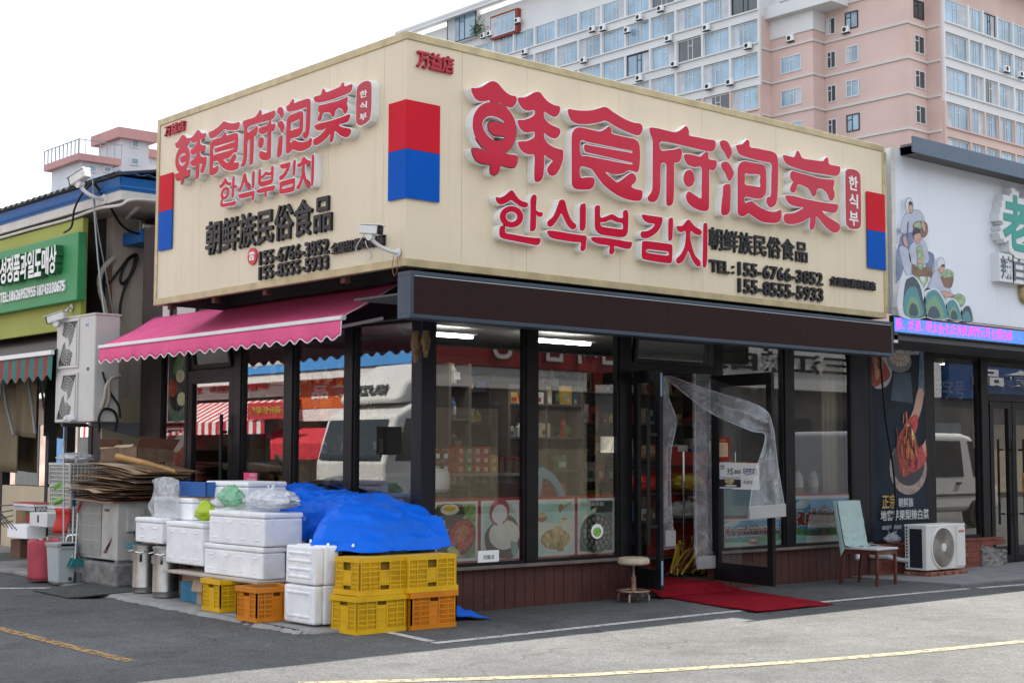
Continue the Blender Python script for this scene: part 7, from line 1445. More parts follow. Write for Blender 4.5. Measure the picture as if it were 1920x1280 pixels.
for _, fr, u0, u1, v0, v1, m, gl in BW[96:]:
    mm_ = u0+(u1-u0)*.5
    for k, (a, c, d, e, t) in enumerate(((u0, u1, v0, v1, .02), (u0, u0+.09, v0, v1, .08), (u1-.09, u1, v0, v1, .08), (u0+.09, u1-.09, v0, v0+.09, .08), (u0+.09, u1-.09, v1-.09, v1, .08), (mm_-.25, mm_-.17, v0+.09, v1-.09, .07), (mm_+.25, mm_+.33, v0+.09, v1-.09, .07), (u0+.09, u1-.09, v0+.6, v0+.67, .06))):
        bf.mi(1 if k == 0 else 0); bf.prism([fr.at(a, d), fr.at(c, d), fr.at(c, e), fr.at(a, e)], fr.n*t)
o = bf.build('balcony_window', [TFR, TGL], tw); o['kind'] = 'stuff'
# outdoor units hung on the tower
acp = thing('outdoor_unit', 'x', 'air conditioner', (0, 0, 0)); b = MB(); b.box(-.34, .34, -.26, 0, 0, .5); b.build('casing', WHITE, acp); b = MB(); b.lathe([(.19, 0), (.0, 0)], (-.1, -.265, .25), 14, AX); b.build('fan_opening', DGREY, acp); b = MB(); b.box(-.34, .34, -.26, .0, -.08, -.01); b.build('bracket', TFD, acp)
acl = []
def hang(px, py, plane, val, label, rz):
    q = on_x(px, py, val) if plane == 'x' else on_y(px, py, val)
    t = acp if not acl else dup(acp); acl.append(t); t.location = q; t.rotation_euler = (0, 0, rz); t['label'] = label; t['group'] = 'outdoor units on the apartment tower'
hang(1484, 78, 'x', xB, 'small outdoor unit under the window of the narrow pink block of the tower', R(-90)); hang(1588, 62, 'x', xC, 'small outdoor unit on the wide pink wall under its dark framed window', R(-90))
R1 = [(1404, 92, 'dark framed bay nearest the pink corner'), (1178, 62, 'second bay row up'), (1132, 58, 'bay below the open top balcony'), (1112, 60, 'bay beside it, near the top'), (1255, 78, 'middle bay column, upper rows'), (1200, 38, 'bay near the top of the long side'), (1240, 22, 'top bay row, middle'), (1326, 58, 'bay row under the top, towards the pink corner'), (985, 102, 'bay just over the cream sign'), (972, 44, 'open top balcony, near its end'), (920, 68, 'open top balcony, lower rail'), (908, 72, 'open top balcony, lowest on the rail'), (1096, 118, 'bay row halfway down'), (1266, 126, 'bay row halfway down towards the pink corner'), (1200, 152, 'low bay just above the sign edge'), (1330, 168, 'lowest visible bay near the pink corner'), (1370, 160, 'lowest visible bay beside the pink corner')]
for a, c, w in R1: hang(a, c, 'x', xA-.4, 'tiny white outdoor unit on the tower, '+w, R(-90))
hang(1885, 136, 'y', y_e-.4, 'tiny outdoor unit under the right-hand bays of the tower, upper one', 0); hang(1912, 146, 'y', y_e-.4, 'tiny outdoor unit under the right-hand bays of the tower, lower one', 0)
# open top balconies with a red box bay and a plant
q0 = on_x(920, 55, xA-.4); b = MB(); b.box(xA-.45, xA+.2, q0.y-4.2, q0.y, q0.z-1.2, q0.z+1.25); b.build('red_bay', mat('bay_red', (.26, .05, .04), .7), tw); pane_win(Frame((xA-.46, 0, 0), (0, -1, 0)), -q0.y+.2, -q0.y+3.9, q0.z-1.0, q0.z+1.0, TFR, TGL, True, 'balcony_window')
q1 = on_x(838, 60, xA-.4); b = MB(); b.box(xA-.4, xA+.2, q1.y-5.0, q1.y, q1.z-1.6, q1.z+1.6); b.build('glazed_bay', PALEW, tw); pane_win(Frame((xA-.41, 0, 0), (0, -1, 0)), -q1.y+.1, -q1.y+4.9, q1.z-1.5, q1.z+1.5, TFD, TGL, True, 'balcony_window')
q2 = on_x(895, 55, xA-.6); b = MB(); r2 = random.Random(2)
for k in range(240):
    c = V((xA-.6+r2.uniform(-.3, .3), q2.y+r2.gauss(0, .55), q2.z+r2.gauss(0, .45))); a = r2.uniform(0, 6.28); d = V((cos(a), sin(a), r2.uniform(-.6, .6)))*.14; e = d.cross(V((0, .3, 1)))*.5; b.quad(c-d, c+e, c+d, c-e)
o = b.build('balcony_plant', mat('far_leaf', (.09, .19, .05), .8, noise=(2, .4))); tag(o, 'green plant on the open top balcony of the tower beside the red bay', 'plant')

# two far white buildings with pink trim, beyond the fruit shop
PT = mat('far_pink_trim', (.50, .27, .26), .8, noise=(.3, .1)); FW_ = mat('far_white_wall', (.60, .61, .65), .85, noise=(.3, .06))
def far_block(label, pl, pc, pr, yt, depth, trim, wins, rail=False):
    c = far(pc, yt, depth); x, y, z = c.x, c.y, c.z; y1 = on_x(pl, yt, x).y; x1 = on_y(pr, yt, y).x
    t = thing('far_building', label, 'building', (x, y, 0)); b = MB(); b.box(x, x1, y, y1, 0, z); b.build('wall', FW_, t); b = MB(); o = .65
    b.box(x-o, x1+o, y-o, y1+o, z-trim, z); b.build('pink_cornice', PT, t)
    for wx0, wx1, wy0, wy1 in wins:
        p = on_y(wx0, wy0, y); q = on_y(wx1, wy1, y); b = MB(); b.box(p.x, q.x, y-.12, y-.02, q.z, p.z); f = b.build('window', TFR, t); b = MB(); m = .5*(p.x+q.x); b.quad((p.x+.15, y-.13, q.z+.15), (q.x-.15, y-.13, q.z+.15), (q.x-.15, y-.13, p.z-.15), (p.x+.15, y-.13, p.z-.15)); b.build('pane', TGL, f)
    if rail:
        b = MB(); n = 9
        for k in range(n+1): yy = y-o+(y1-y+2*o)*k/n; b.box(x-o, x-o+.12, yy-.03, yy+.03, z, z+1.5)
        for k in range(7): xx = x-o+(x1-x+2*o)*k/6; b.box(xx-.03, xx+.03, y-o, y-o+.06, z, z+1.5)
        b.box(x-o, x-o+.1, y-o, y1+o, z+1.42, z+1.5); b.box(x-o, x1+o, y-o, y-o+.1, z+1.42, z+1.5); b.build('roof_rail', GREY, t)
    return t
t = far_block('far white building with a pink parapet and a roof rail', 98, 153, 212, 290, 150, .7, [(163, 181, 307, 325), (193, 208, 311, 325)], True)
t = far_block('far white stair tower with a pink cornice and blue windows', 186, 228, 280, 241, 155, 1.1, [(245, 260, 261, 279), (244, 260, 294, 311)])
far_block('far white building with pink bands peeking out beside the cream sign', 262, 278, 330, 281, 165, .9, [(283, 298, 300, 308)])
# ---------------------------------------------------------------- inside the corner shop
tl = thing('tube_light', 'lit fluorescent tube hanging behind the first front window', 'lamp', (1.2, 2.6, 2.55)); TUBE = mat('lit_tube', (1, .98, .94), .5, emit=8)
def tube_light(root, x0, x1, y, z):
    b = MB(); b.box(x0, x1, y-.05, y+.05, z+.04, z+.07); b.build('lamp_housing', WHITE, root); b = MB(); b.tube([(x0+.03, y, z+.015), (x1-.03, y, z+.015)], .010, 8); b.tube([(x0+.03, y+.06, z+.015), (x1-.03, y+.06, z+.015)], .010, 8); b.build('lamp_tube', TUBE, root)
p = on_y(816, 630, 2.6); q = on_y(890, 634, 2.6); tube_light(tl, p.x, q.x, 2.6, p.z)
p = on_y(1008, 641, 2.4); q = on_y(1110, 650, 2.4); t2 = thing('tube_light', 'lit fluorescent tube hanging behind the second front window', 'lamp', (p.x, 2.4, p.z)); tube_light(t2, p.x, q.x, 2.4, p.z)
SHW = mat('shelf_board', (.13, .105, .085), .6, noise=(3, .1)); random.seed(9)
def shelving(label, x0, x1, y0, y1, zs, cols, name='shelf_unit'):
    t = thing(name, label, 'shelves', (x0, y0, .1)); b = MB()
    for z in zs: b.box(x0+.021, x1-.021, y0, y1, z, z+.02)
    b.build('shelf', SHW, t); b = MB()
    for k in range(cols+1): x = x0+(x1-x0)*k/cols; b.box(x-.01-(.01 if k in (0, cols) else 0), x+.01+(.01 if k in (0, cols) else 0), y0-.004, y1, .1, zs[-1]+.25)
    b.build('upright', SHW, t); b = MB(); b.box(x0, x1, y1+.001, y1+.015, .1, zs[-1]+.25); b.build('back_board', mat('shelf_back', (.14, .12, .1), .8), t); return t
GM = [mat('goods_%s' % n, c, .55, noise=(12, .25)) for n, c in (('cream', (.48, .42, .30)), ('brown', (.20, .11, .06)), ('white', (.55, .55, .52)), ('green', (.10, .2, .08)), ('red', (.36, .04, .03)), ('blue', (.06, .14, .28)), ('yellow', (.5, .33, .05)), ('black', (.03, .03, .03)))]
def goods(x0, x1, y0, y1, zs, label, group, hmax=.31, fill=.97):
    for z in zs:
        x = x0+.03
        while x < x1-.08:
            w = random.uniform(.07, .20); h = random.uniform(.12, hmax); d = random.uniform(.12, .25)
            if random.random() < fill and x+w < x1-.02:
                b = MB(); m = random.choice(GM); k = random.random(); yy = y0+random.uniform(.01, .05)
                if k < .3: r = min(w, .1)/2; b.lathe([(r, z+.021), (r, z+h*.7), (r*.45, z+h*.85), (r*.45, z+h)], (x+r, yy+r, 0), 10)
                elif k < .5: b.prism([(x, yy, z+.021), (x+w, yy, z+.021), (x+w*.9, yy+.02, z+h), (x+w*.1, yy+.02, z+h)], (0, .07, 0))
                else: b.box(x, x+w, yy, yy+d, z+.021, z+h)
                m2 = random.choice(GM); b.mi(1); b.box(x+w*.2, x+w*.75, yy-.003, yy-.001, z+h*.25, z+h*.6); o = b.build('packaged_goods', [m, m2]); tag(o, label, 'goods', group)
            x += w+random.uniform(.01, .05)
zz = [.35, .8, 1.15, 1.5, 1.9, 2.3]
shelving('wooden shelf wall of packaged goods deep inside behind the front windows', 1.3, 4.6, 4.3, 4.65, zz, 6); goods(2.92, 3.18, 3.0, 3.2, zz, 'packaged goods on the shelf wall deep inside behind the front windows', 'goods on the inner shelf wall'); goods(1.3, 4.6, 4.3, 4.6, zz[1:], 'packaged goods on the shelf wall deep inside behind the front windows', 'goods on the inner shelf wall')
shelving('shelf wall behind the right-hand front windows', 4.7, 7.9, 3.4, 3.75, zz, 5); goods(4.7, 7.9, 3.4, 3.7, zz, 'packaged goods on the shelf wall behind the right-hand front windows', 'goods on the right inner shelf wall', .28)
shelving('shelf wall behind the side windows', 2.9, 3.2, 3.0, 4.2, zz, 1)
# display fridge and counter
fr0 = thing('display_fridge', 'steel edged glass display fridge behind the first front window', 'fridge', (1.3, 1.75, .1)); FB = mat('fridge_body', (.40, .42, .43), .4, noise=(3, .1))
b = MB(); b.box(1.25, 3.1, 1.75, 2.5, .1, .92); b.build('cabinet', FB, fr0); b = MB(); b.box(1.25, 3.1, 1.95, 2.55, 1.28, 1.31); b.build('top_shelf', STEEL, fr0); b = MB(); b.bar((1.3, 1.76, .93), (1.55, 2.0, 1.28), .03); b.bar((3.05, 1.76, .93), (3.05, 2.0, 1.28), .03); b.build('glass_frame', STEEL, fr0); b = MB(); b.quad((1.3, 1.77, .93), (3.05, 1.77, .93), (3.05, 2.0, 1.28), (1.3, 2.0, 1.28)); b.build('front_glass', GLASSN, fr0)
b = MB(); r2 = random.Random(4)
for k in range(16): b.lathe([(0, 0), (.07, .01), (.085, .05), (.06, .09), (0, .1)], (1.4+.1*k, 2.05+r2.uniform(-.1, .1), .93), 9)
b.build('fresh_food', mat('fresh_food', (.14, .16, .04), .6, noise=(9, .8)), fr0)
f2 = thing('display_fridge', 'display fridge with a pale blue curved end, behind the second front window', 'fridge', (3.1, 1.55, .1)); A0 = on_y(1010, 878, 1.6); A1 = on_y(1062, 935, 1.6)
b = MB(); q = [on_y(a, c, 1.6) for a, c in ((1003, 936), (1005, 880), (1020, 876), (1040, 890), (1053, 910), (1064, 936))]; qi = [on_y(a, c, 1.6) for a, c in ((1052, 936), (1043, 915), (1030, 900), (1018, 895), (1013, 936))]; b.prism(q+qi, (0, .04, 0)); b.build('curved_end', mat('pale_blue_end', (.25, .44, .52), .4), f2); b = MB(); b.box(q[0].x, 3.5, 1.66, 2.4, .1, .95); b.build('cabinet', FB, f2); b = MB(); b.box(q[0].x+.05, 3.5, 1.7, 2.3, .96, 1.2); b.build('stacked_packs', GM[4], f2)
# stacked red cartons and dark jars on the fridge shelf
lw = ['bottom', 'middle', 'top']; cw = ['first', 'second', 'third', 'fourth', 'fifth']
CR = mat('red_pack', (.42, .03, .025), .5, noise=(8, .1)); CGN = mat('green_pack', (.06, .16, .05), .5); COR = mat('orange_pack', (.5, .22, .03), .5); LBL = mat('pack_label', (.5, .42, .3), .6, noise=(60, .4)); JAR = mat('dark_jar', (.02, .015, .012), .2); LID = mat('red_lid', (.3, .03, .03), .4)
xa = on_y(856, 880, 2.05).x; xb = on_y(934, 880, 2.05).x; w = (xb-xa)/5; hz_ = .092
for j in range(3):
    for k in range(5):
        if j == 2 and k == 4: continue
        m = CGN if k == 1 else (COR if k == 4 else CR); b = MB(); x = xa+k*w; z = 1.311+j*(hz_+.004); b.box(x+.004, x+w-.006, 2.05, 2.2, z, z+hz_); b.mi(1); b.box(x+.035, x+w-.035, 2.046, 2.0495, z+.015, z+hz_-.03)
        o = b.build('food_pack', [m, LBL]); tag(o, f'{"green" if k == 1 else "orange" if k == 4 else "red"} labelled food pack, {cw[k]} from the jars in the {lw[j]} row on the display fridge', 'food pack', 'labelled food packs on the display fridge')
for j in range(2):
    for k in range(3):
        x = xa-.36+k*.11; z = 1.311+j*.135; o_ = (x, 2.1, z); t = thing('jar', f'dark jar with a red lid, {cw[k]} along in the {"upper" if j else "lower"} row beside the red packs', 'jar', o_, 0, 'dark jars on the display fridge'); b = MB(); b.lathe([(.045, 0), (.045, .09), (.04, .1)], o_, 12); b.build('jar_body', JAR, t, smooth=True); b = MB(); b.lathe([(.047, .1), (.047, .125), (0, .126)], o_, 12); b.build('jar_lid', LID, t); b = MB(); b.box(x-.025, x+.025, 2.052, 2.054, z+.02, z+.07); b.build('jar_label', WHITE, t)
for k in range(4):
    x = xb+.08+k*.12; o_ = (x, 2.12, 1.311); t = thing('jar', f'dark jar with a red lid, {cw[k]} along on the far side of the orange packs', 'jar', o_, 0, 'dark jars on the display fridge'); b = MB(); b.lathe([(.05, 0), (.05, .13), (.04, .14)], o_, 12); b.build('jar_body', GM[1], t, smooth=True); b = MB(); b.lathe([(.05, .14), (.05, .17), (0, .171)], o_, 12); b.build('jar_lid', LID, t)
rc = thing('rice_cooker', 'white rice cooker on the end of the display fridge beside the corner post', 'cooker', (1.22, 1.55, 1.0)); o_ = on_y(818, 922, 1.6); rc.location = o_; b = MB(); b.lathe([(.10, 0), (.13, .03), (.14, .12), (.13, .2), (.06, .235), (0, .24)], o_, 20); b.build('cooker_body', WHITE, rc, smooth=True); b = MB(); b.lathe([(.03, .24), (.03, .26), (0, .262)], o_, 12); b.build('lid_knob', GREY, rc); b = MB(); b.box(1.1, 1.42, 1.45, 1.75, .1, o_.z-.002); o = b.build('side_table', FB, bevel=.01); tag(o, 'small cabinet carrying the white rice cooker', 'cabinet')
# doorway: chrome rack, red baskets, yellow bundles
rk = thing('goods_rack', 'chrome pole rack of bagged goods just inside the open doors', 'rack', (3.95, 1.9, .1)); xq = on_y(1283, 1080, 1.75).x
b = MB()
for x, y in ((xq, 1.75), (xq+.95, 1.75), (xq, 2.25), (xq+.95, 2.25)): b.tube([(x, y, .1), (x, y, 1.55)], .014, 8)
b.build('rack_pole', CHROME, rk, smooth=True)
for z in (.3, .72, 1.05, 1.38): b = MB(); b.box(xq-.6, xq+.95, 1.75, 2.25, z, z+.015); b.build('rack_shelf', DGREY, rk)
for k, (xx, z, lb, m) in enumerate(((xq-.42, 1.066, 'red plastic bag of goods on the rack inside the doors', mat('red_bag_in', (.5, .03, .02), .35, noise=(9, .3))), (xq+.25, 1.066, 'yellow basket of goods on the rack inside the doors', GM[6]), (xq-.3, 1.396, 'brown bundled packs on the upper rack shelf inside the doors', GM[1]), (xq+.2, .736, 'white and brown packets on the lower rack shelf inside the doors', GM[2]))): bag('goods_bag', lb, (xx, 1.95, z), (.24, .2, .11), m, 60+k, ears=False, n=20)
goods(xq-.55, xq+.9, 2.03, 2.2, [.72, 1.05, 1.38], 'packaged goods on the chrome rack just inside the open doors', 'goods on the chrome rack', .26)
r2 = random.Random(8)
for k, lb in enumerate(('yellow handled bundle on the floor inside the doors', 'orange handled bundle on the floor inside the doors, nearer the pole')):
    b = MB(); c = V((xq-.25+.35*k, 1.55, .12))
    for j in range(34): a = r2.uniform(-.5, .5); p = c+V((r2.uniform(-.22, .2), r2.uniform(-.1, .15), r2.uniform(.0, .1))); b.mi(j % 2); b.tube([p, p+V((.14+.1*r2.random(), a*.3, .10+.22*r2.random())), p+V((.3, a*.5, .14+.24*r2.random()))], .012, 5)
    o = b.build('handled_bundle', [mat('bundle_yellow', (.5, .33, .03), .5), mat('bundle_brown', (.2, .07, .02), .6)]); tag(o, lb, 'bundle')
shelving('brown shelf wall seen straight through the open doors', 3.8, 5.0, 3.0, 3.3, [.9, 1.3, 1.7, 2.1], 2); goods(3.8, 5.0, 3.0, 3.25, [1.3, 1.7, 2.1], 'packaged goods on the brown shelf wall straight through the open doors', 'goods straight through the doors', .26)
# bottles on the ledge behind the right-hand window
led_z = on_y(1540, 925, 1.25).z; b = MB(); b.box(5.25, 7.65, 1.12, 1.5, led_z-.03, led_z); o = b.build('window_ledge', SHW); tag(o, 'wooden ledge inside the right-hand windows carrying the bottles', 'ledge')
PET = mat('milky_bottle', (.55, .60, .56), .25, noise=(9, .1)); PETY = mat('yellow_liquid', (.45, .33, .06), .25); CAPM = mat('green_cap', (.2, .35, .25), .4); CAPY = mat('yellow_cap', (.5, .4, .05), .4)
def bottle(px, h, yl, lb):
    x = on_y(px, 925, 1.28).x; o_ = V((x, 1.28, led_z)); t = thing('bottle', lb, 'bottle', o_, 0, 'bottles on the window ledge'); r = .062; b = MB(); b.lathe([(r*.9, 0), (r, .02), (r, h*.68), (r*.75, h*.8), (.022, h*.92)], o_, 16); b.build('bottle_body', PET, t, smooth=True); b = MB(); b.lathe([(.024, h*.92), (.024, h), (0, h)], o_, 12); b.build('bottle_cap', CAPY if yl else CAPM, t)
    b = MB(); b.lathe([(r+.001, h*.28), (r+.001, h*.56)], o_, 16); b.build('bottle_label', WHITE, t)
    if yl: b = MB(); b.lathe([(r*.9+.002, .0), (r+.002, .02), (r+.002, h*.27)], o_, 16); b.build('yellow_part', PETY, t, smooth=True)
bottle(1466, .30, 0, 'milky bottle with a pale cap on the ledge behind the open door edge'); bottle(1497, .30, 1, 'bottle with a yellow cap and yellowish liquid next to the window post'); bottle(1526, .31, 0, 'left one of two milky bottles standing together on the ledge'); bottle(1541, .31, 0, 'right one of two milky bottles standing together on the ledge'); bottle(1560, .26, 1, 'short bottle with yellow liquid at the end of the bottle row')
b = MB(); b.grid(lambda u, v: V((7.35+.3*u, 1.15+.03*sin(u*16), .5+2.2*v)), 20, 4); o = b.build('window_curtain', mat('beige_curtain', (.45, .41, .33), .8, noise=(3, .08)), smooth=True); tag(o, 'beige curtain gathered at the right end of the right-hand window', 'curtain')
b = MB(); b.box(5.4, 6.2, 2.0, 2.3, .1, 1.55); o = b.build('red_stand', GM[4], bevel=.01); tag(o, 'dark red goods stand behind the open right door glass', 'stand')

# ---------------------------------------------------------------- across the road: what the windows mirror
def mx(px, py, x): q = on_x(px, py, 2*(X0+.042)-x); return V((x, q.y, q.z))
def my(px, py, y): q = on_y(px, py, 2*(Y0+.042)-y); return V((q.x, y, q.z))
XO = -13.0; RF = Frame((XO, 0, 0), (0, 1, 0))   # faces the yard
ob = thing('opposite_shops', 'row of low shops across the road mirrored in the side windows', 'shop', (XO, 25, 0)); SID = mat('white_corrugated', (.62, .62, .62), .6, noise=(2, .1)); OBL = mat('opp_blue', (.03, .2, .5), .5); ORS = mat('opp_orange', (.62, .13, .03), .5); AWR = mat('opp_awning_red', (.55, .03, .05), .7)
b = MB(); b.box(XO-6, XO-.4, 12, 60, 0, 5.2); b.box(XO-14, XO-6.01, 6, 24, 0, 10.5); b.box(XO-14, XO-6.01, 29, 46, 0, 13); b.build('wall', mat('opp_wall', (.40, .30, .27), .8, noise=(1, .4)), ob)  # taller second-row blocks are added, unseen, to darken the sign letters' reflections
a = mx(650, 700, XO+.3); c = mx(450, 682, XO+.3); zr1 = a.z+1.1
b = MB(); b.box(XO-.5, XO+.4, 12, 60, a.z-.1, a.z+.12); b.build('white_fascia', WHITE, ob); b = MB(); b.grid(lambda u, v: V((XO+.45-.9*v, 12+48*u, a.z+.14+.5*v+.16*v*abs(sin(u*90)))), 400, 2); b.build('blue_roof', OBL, ob)
p = mx(568, 706, XO); q = mx(722, 760, XO); b = MB(); b.box(XO-.2, XO, min(p.y, q.y)-1, max(p.y, q.y)+.5, q.z-.35, p.z+.3); b.build('white_board', WHITE, ob); b = MB(); b.box(XO, XO+.02, min(p.y, q.y)-.8, max(p.y, q.y)+.3, q.z, p.z); b.build('orange_board', ORS, ob)
text('board_lettering', '鲜伟食品', RF, min(p.y, q.y)-.2, max(p.y, q.y)-.5, q.z+.25, p.z-.25, WHITE, ob, .01, .022, .03)
b = MB(); b.grid(lambda u, v: V((XO+1.3*v, min(p.y, q.y)-3+8*u, q.z-.55-.45*v)), 4, 4); b.build('awning_red', AWR, ob, solid=.02); b = MB(); b.box(XO+1.28, XO+1.31, min(p.y, q.y)-3, min(p.y, q.y)+5, q.z-1.4, q.z-1.0); b.build('awning_edge', AWR, ob)
p2 = mx(365, 690, XO); q2 = mx(530, 742, XO); y0_, y1_ = min(p2.y, q2.y)-1, max(p2.y, q2.y)+6; b = MB(); b.box(XO-.2, XO+.05, y0_, y1_, q2.z, p2.z); b.build('white_corrugated_board', SID, ob); b = MB()
for k in range(9): z = q2.z+(p2.z-q2.z)*k/9; b.box(XO+.05, XO+.07, y0_, y1_, z, z+.06)
b.build('board_rib', OFFW, ob); text('board_lettering', '果蔬牛羊', Frame((XO+.08, 0, 0), (0, 1, 0)), y0_+1.5, y1_-4, q2.z+.2, p2.z-.3, AWR, ob, .05, 0, .05)
b = MB(); n = 60
for k in range(n): yy = y0_+(y1_-y0_)*k/n; b.mi(k % 2); b.quad((XO, yy, q2.z-.1), (XO, yy+(y1_-y0_)/n, q2.z-.1), (XO+1.2, yy+(y1_-y0_)/n, q2.z-.75), (XO+1.2, yy, q2.z-.75)); b.quad((XO+1.2, yy, q2.z-.75), (XO+1.2, yy+(y1_-y0_)/n, q2.z-.75), (XO+1.2, yy+(y1_-y0_)/n, q2.z-1.1), (XO+1.2, yy, q2.z-1.1))
b.build('striped_awning', [AWR, WHITE], ob); b = MB(); p = mx(465, 756, XO+1.25); q = mx(532, 784, XO+1.25); b.box(XO+1.22, XO+1.25, min(p.y, q.y), max(p.y, q.y), q.z, p.z); b.build('red_banner', AWR, ob); text('banner_lettering', '荷叶饭早餐', Frame((XO+1.255, 0, 0), (0, 1, 0)), min(p.y, q.y)+.1, max(p.y, q.y)-.1, q.z+.1, p.z-.1, GM[6], ob, .01, .002, .03)
r2 = random.Random(3)
for k in range(16): yy = 13+2.8*k; b = MB(); b.box(XO-.4, XO-.36, yy, yy+2.2, .3, 2.6); b.build('shop_front', r2.choice([DGREY, GM[1], GM[0], GM[4], GM[5], PINKW]), ob)
# white lorry waiting across the yard road
lo = thing('lorry', 'white lorry parked across the yard, mirrored in the side window by the corner post', 'lorry', (-5.2, 9, 0)); WL = mat('lorry_white', (.72, .72, .72), .3, coat=.4, noise=(2, .03)); LG_ = mat('lorry_glass', (.02, .03, .04), .08, spec=.8)
yl0 = mx(722, 860, -4.6).y; yl1 = yl0+2.0; xl = -4.6
prof = [(xl, .55), (xl+.02, 1.35), (xl-.22, 2.15), (xl-.6, 2.35), (xl-1.9, 2.35), (xl-1.9, .55)]
b = MB(); b.prism([(x, yl0, z) for x, z in prof], (0, yl1-yl0, 0)); b.build('cab', WL, lo, bevel=.07, seg=3)
b = MB(); b.prism([(xl-.3, yl0+.12, 2.36), (xl-.5, yl0+.12, 2.72), (xl-1.1, yl0+.12, 3.05), (xl-1.9, yl0+.12, 3.15), (xl-1.9, yl0+.12, 2.36)], (0, yl1-yl0-.24, 0)); b.build('wind_deflector', WL, lo, bevel=.12, seg=4)
b = MB(); b.prism([(xl+.025, yl0+.12, 1.42), (xl+.025, yl1-.12, 1.42), (xl-.185, yl1-.16, 2.08), (xl-.185, yl0+.16, 2.08)], (.01, 0, .005)); b.build('windscreen', LG_, lo); b = MB(); b.prism([(xl-.2, yl0-.006, 1.4), (xl-1.3, yl0-.006, 1.4), (xl-1.3, yl0-.006, 2.1), (xl-.42, yl0-.006, 2.1)], (0, .004, 0)); b.build('door_window', LG_, lo)
text('maker_lettering', 'ISUZU', Frame((xl-.37, 0, 2.5), (0, 1, 0), V((-.45, 0, .9))), yl0+.5, yl1-.5, .0, .18, DGREY, lo, .02, .02, .03)
b = MB(); b.box(xl-8, xl-2.05, yl0-.05, yl1+.05, .9, 3.1); b.build('box_body', WL, lo, bevel=.02)
for x in (xl-.9, xl-6.2):
    for y in (yl0+.12, yl1-.12): b = MB(); b.lathe([(.2, -.12), (.42, -.12), (.45, -.08), (.45, .08), (.42, .12), (.2, .12)], (x, y, .45), 20, AX); w_ = b.build('wheel', BLACK, lo, smooth=True); b = MB(); b.lathe([(.22, -.1), (0, -.06)], (x, y, .45), 16, AX); b.lathe([(.22, .1), (0, .06)], (x, y, .45), 16, AX); b.build('wheel_rim', STEEL, w_)
b = MB(); b.box(xl-.05, xl+.08, yl0+.02, yl1-.02, .38, .75); b.build('bumper', WL, lo, bevel=.03)
for y in (yl0+.2, yl1-.5): b = MB(); b.box(xl-.02, xl+.045, y, y+.3, .85, 1.05); b.build('headlight', CHROME, lo)
b = MB(); b.box(xl-.15, xl+.25, yl0-.25, yl0-.1, 1.5, 1.95); b.build('mirror', BLACK, lo)
# shops facing the front windows
YO = -17.0; o2 = thing('opposite_shops', 'long shop row across the road mirrored faintly in the front windows', 'shop', (20, YO, 0)); QF = Frame((0, YO+.42, 0), (-1, 0, 0))
b = MB(); b.box(-5, 12, YO-5, YO, 0, 7.4); b.box(12, 26, YO-5, YO-.1, 0, 8.6); b.box(26, 44, YO-5, YO, 0, 7.9); b.box(44, 80, YO-5, YO-.1, 0, 9.2); b.build('wall', mat('opp_front_wall', (.22, .20, .19), .8, noise=(.6, .4)), o2)  # unseen wall tops raised so the front letters mirror a dark lower part
p = my(860, 635, YO+.4); q = my(1165, 700, YO+.4); b = MB(); b.box(p.x-3, q.x+1, YO, YO+.4, q.z, p.z+1.2); b.build('red_board', mat('opp_red', (.36, .03, .03), .5), o2); text('board_lettering', '三江泡菜', QF, -(p.x+6), -(p.x+1), q.z+1.5, p.z+.5, WHITE, o2, .02, 0, .03); text('board_lettering', '김치 삼구강', QF, -q.x, -(p.x+1), q.z+.2, q.z+1.2, WHITE, o2, .02, 0, .02)
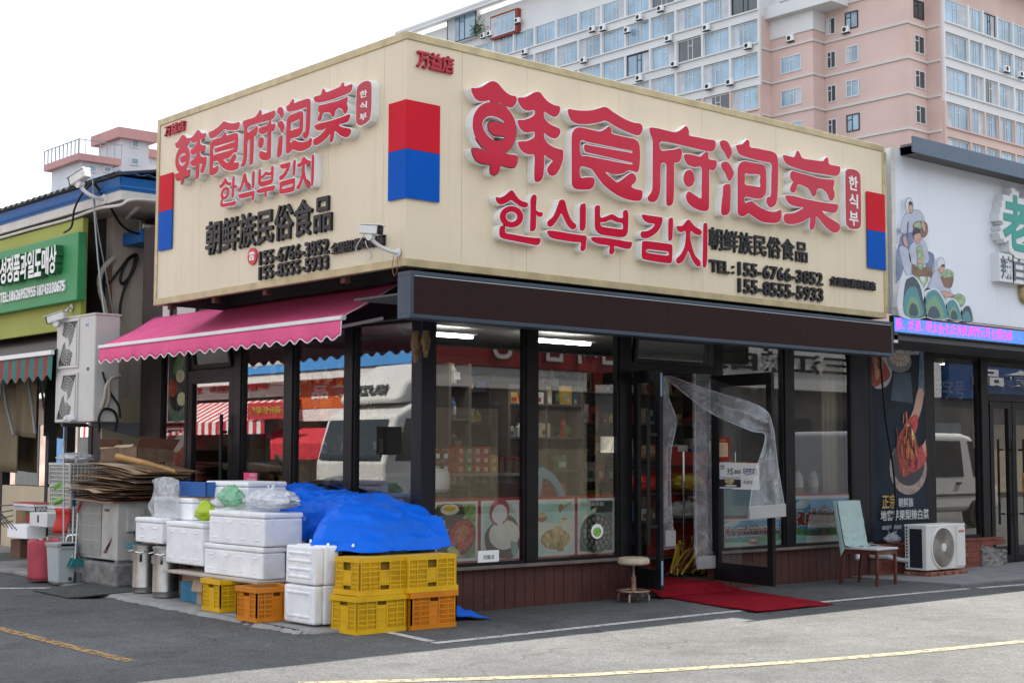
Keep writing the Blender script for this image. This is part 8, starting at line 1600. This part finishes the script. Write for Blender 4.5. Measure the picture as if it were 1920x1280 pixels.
b = MB(); b.box(p.x-3, q.x+1, YO, YO+.35, q.z-.55, q.z-.02); b.build('white_strip', WHITE, o2); b = MB(); b.box(q.x+1.5, q.x+16, YO, YO+.4, q.z-.2, p.z+1.0); b.build('white_board', WHITE, o2); text('board_lettering', '品一口三江辣白菜', QF, -(q.x+15), -(q.x+3), q.z+.3, p.z+.3, BLACK, o2, .02, 0, .03); b = MB(); b.box(q.x+16.5, q.x+40, YO, YO+.4, q.z-.2, p.z+1.0); b.build('navy_board', mat('opp_navy', (.02, .07, .22), .5), o2); text('board_lettering', '老字号鲜水食品', QF, -(q.x+34), -(q.x+18), q.z+.3, p.z+.3, WHITE, o2, .02, 0, .03)
for k in range(18): x = -4+4.4*k; b = MB(); b.box(x, x+3.6, YO+.0, YO+.05, .2, 2.7); b.build('shop_front', r2.choice([GM[1], DGREY, GM[1], GM[0], GREY]), o2)
# white van mirrored in the neighbour's window
va = thing('van', 'white van parked across the road, mirrored in the neighbour window', 'van', (20, -6, 0)); yv = -5.0; pl = my(1750, 900, yv).x; pr = my(1860, 900, yv).x; zt = my(1800, 812, yv).z; x0 = pl-2.6; x1 = pr
prof = [(x0, .35), (x1+.35, .35), (x1+.3, .9), (x1+.0, 1.02), (x1-.62, zt-.06), (x1-1.0, zt), (x0+.05, zt), (x0, zt-.1)]
b = MB(); b.prism([(x, yv-1.7, z) for x, z in prof], (0, 1.7, 0)); b.build('van_body', WL, va, bevel=.13, seg=4)
b = MB(); b.prism([(x1-.62, yv+.002, 1.08), (x1-.25, yv+.002, 1.08), (x1-.65, yv+.002, zt-.16), (x1-.85, yv+.002, zt-.16)], (0, .004, 0)); b.build('front_window', LG_, va); b = MB(); b.prism([(x1-2.3, yv+.002, 1.08), (x1-1.0, yv+.002, 1.08), (x1-1.12, yv+.002, zt-.16), (x1-2.3, yv+.002, zt-.16)], (0, .004, 0)); b.build('side_window', LG_, va); b = MB(); b.box(x0+.1, x1+.1, yv+.001, yv+.01, .68, .73); b.build('side_moulding', DGREY, va); b = MB(); b.box(x1-1.3, x1-1.12, yv+.006, yv+.03, .93, .97); b.build('door_handle', BLACK, va)
for x in (x0+.7, x1-.55):
    b = MB(); b.lathe([(.15, -.1), (.29, -.1), (.31, 0), (.29, .1), (.15, .1)], (x, yv-.06, .31), 20, AX); w_ = b.build('wheel', BLACK, va, smooth=True); b = MB(); b.lathe([(.18, -.09), (0, -.05)], (x, yv-.05, .31), 16, AX); b.build('wheel_rim', STEEL, w_)
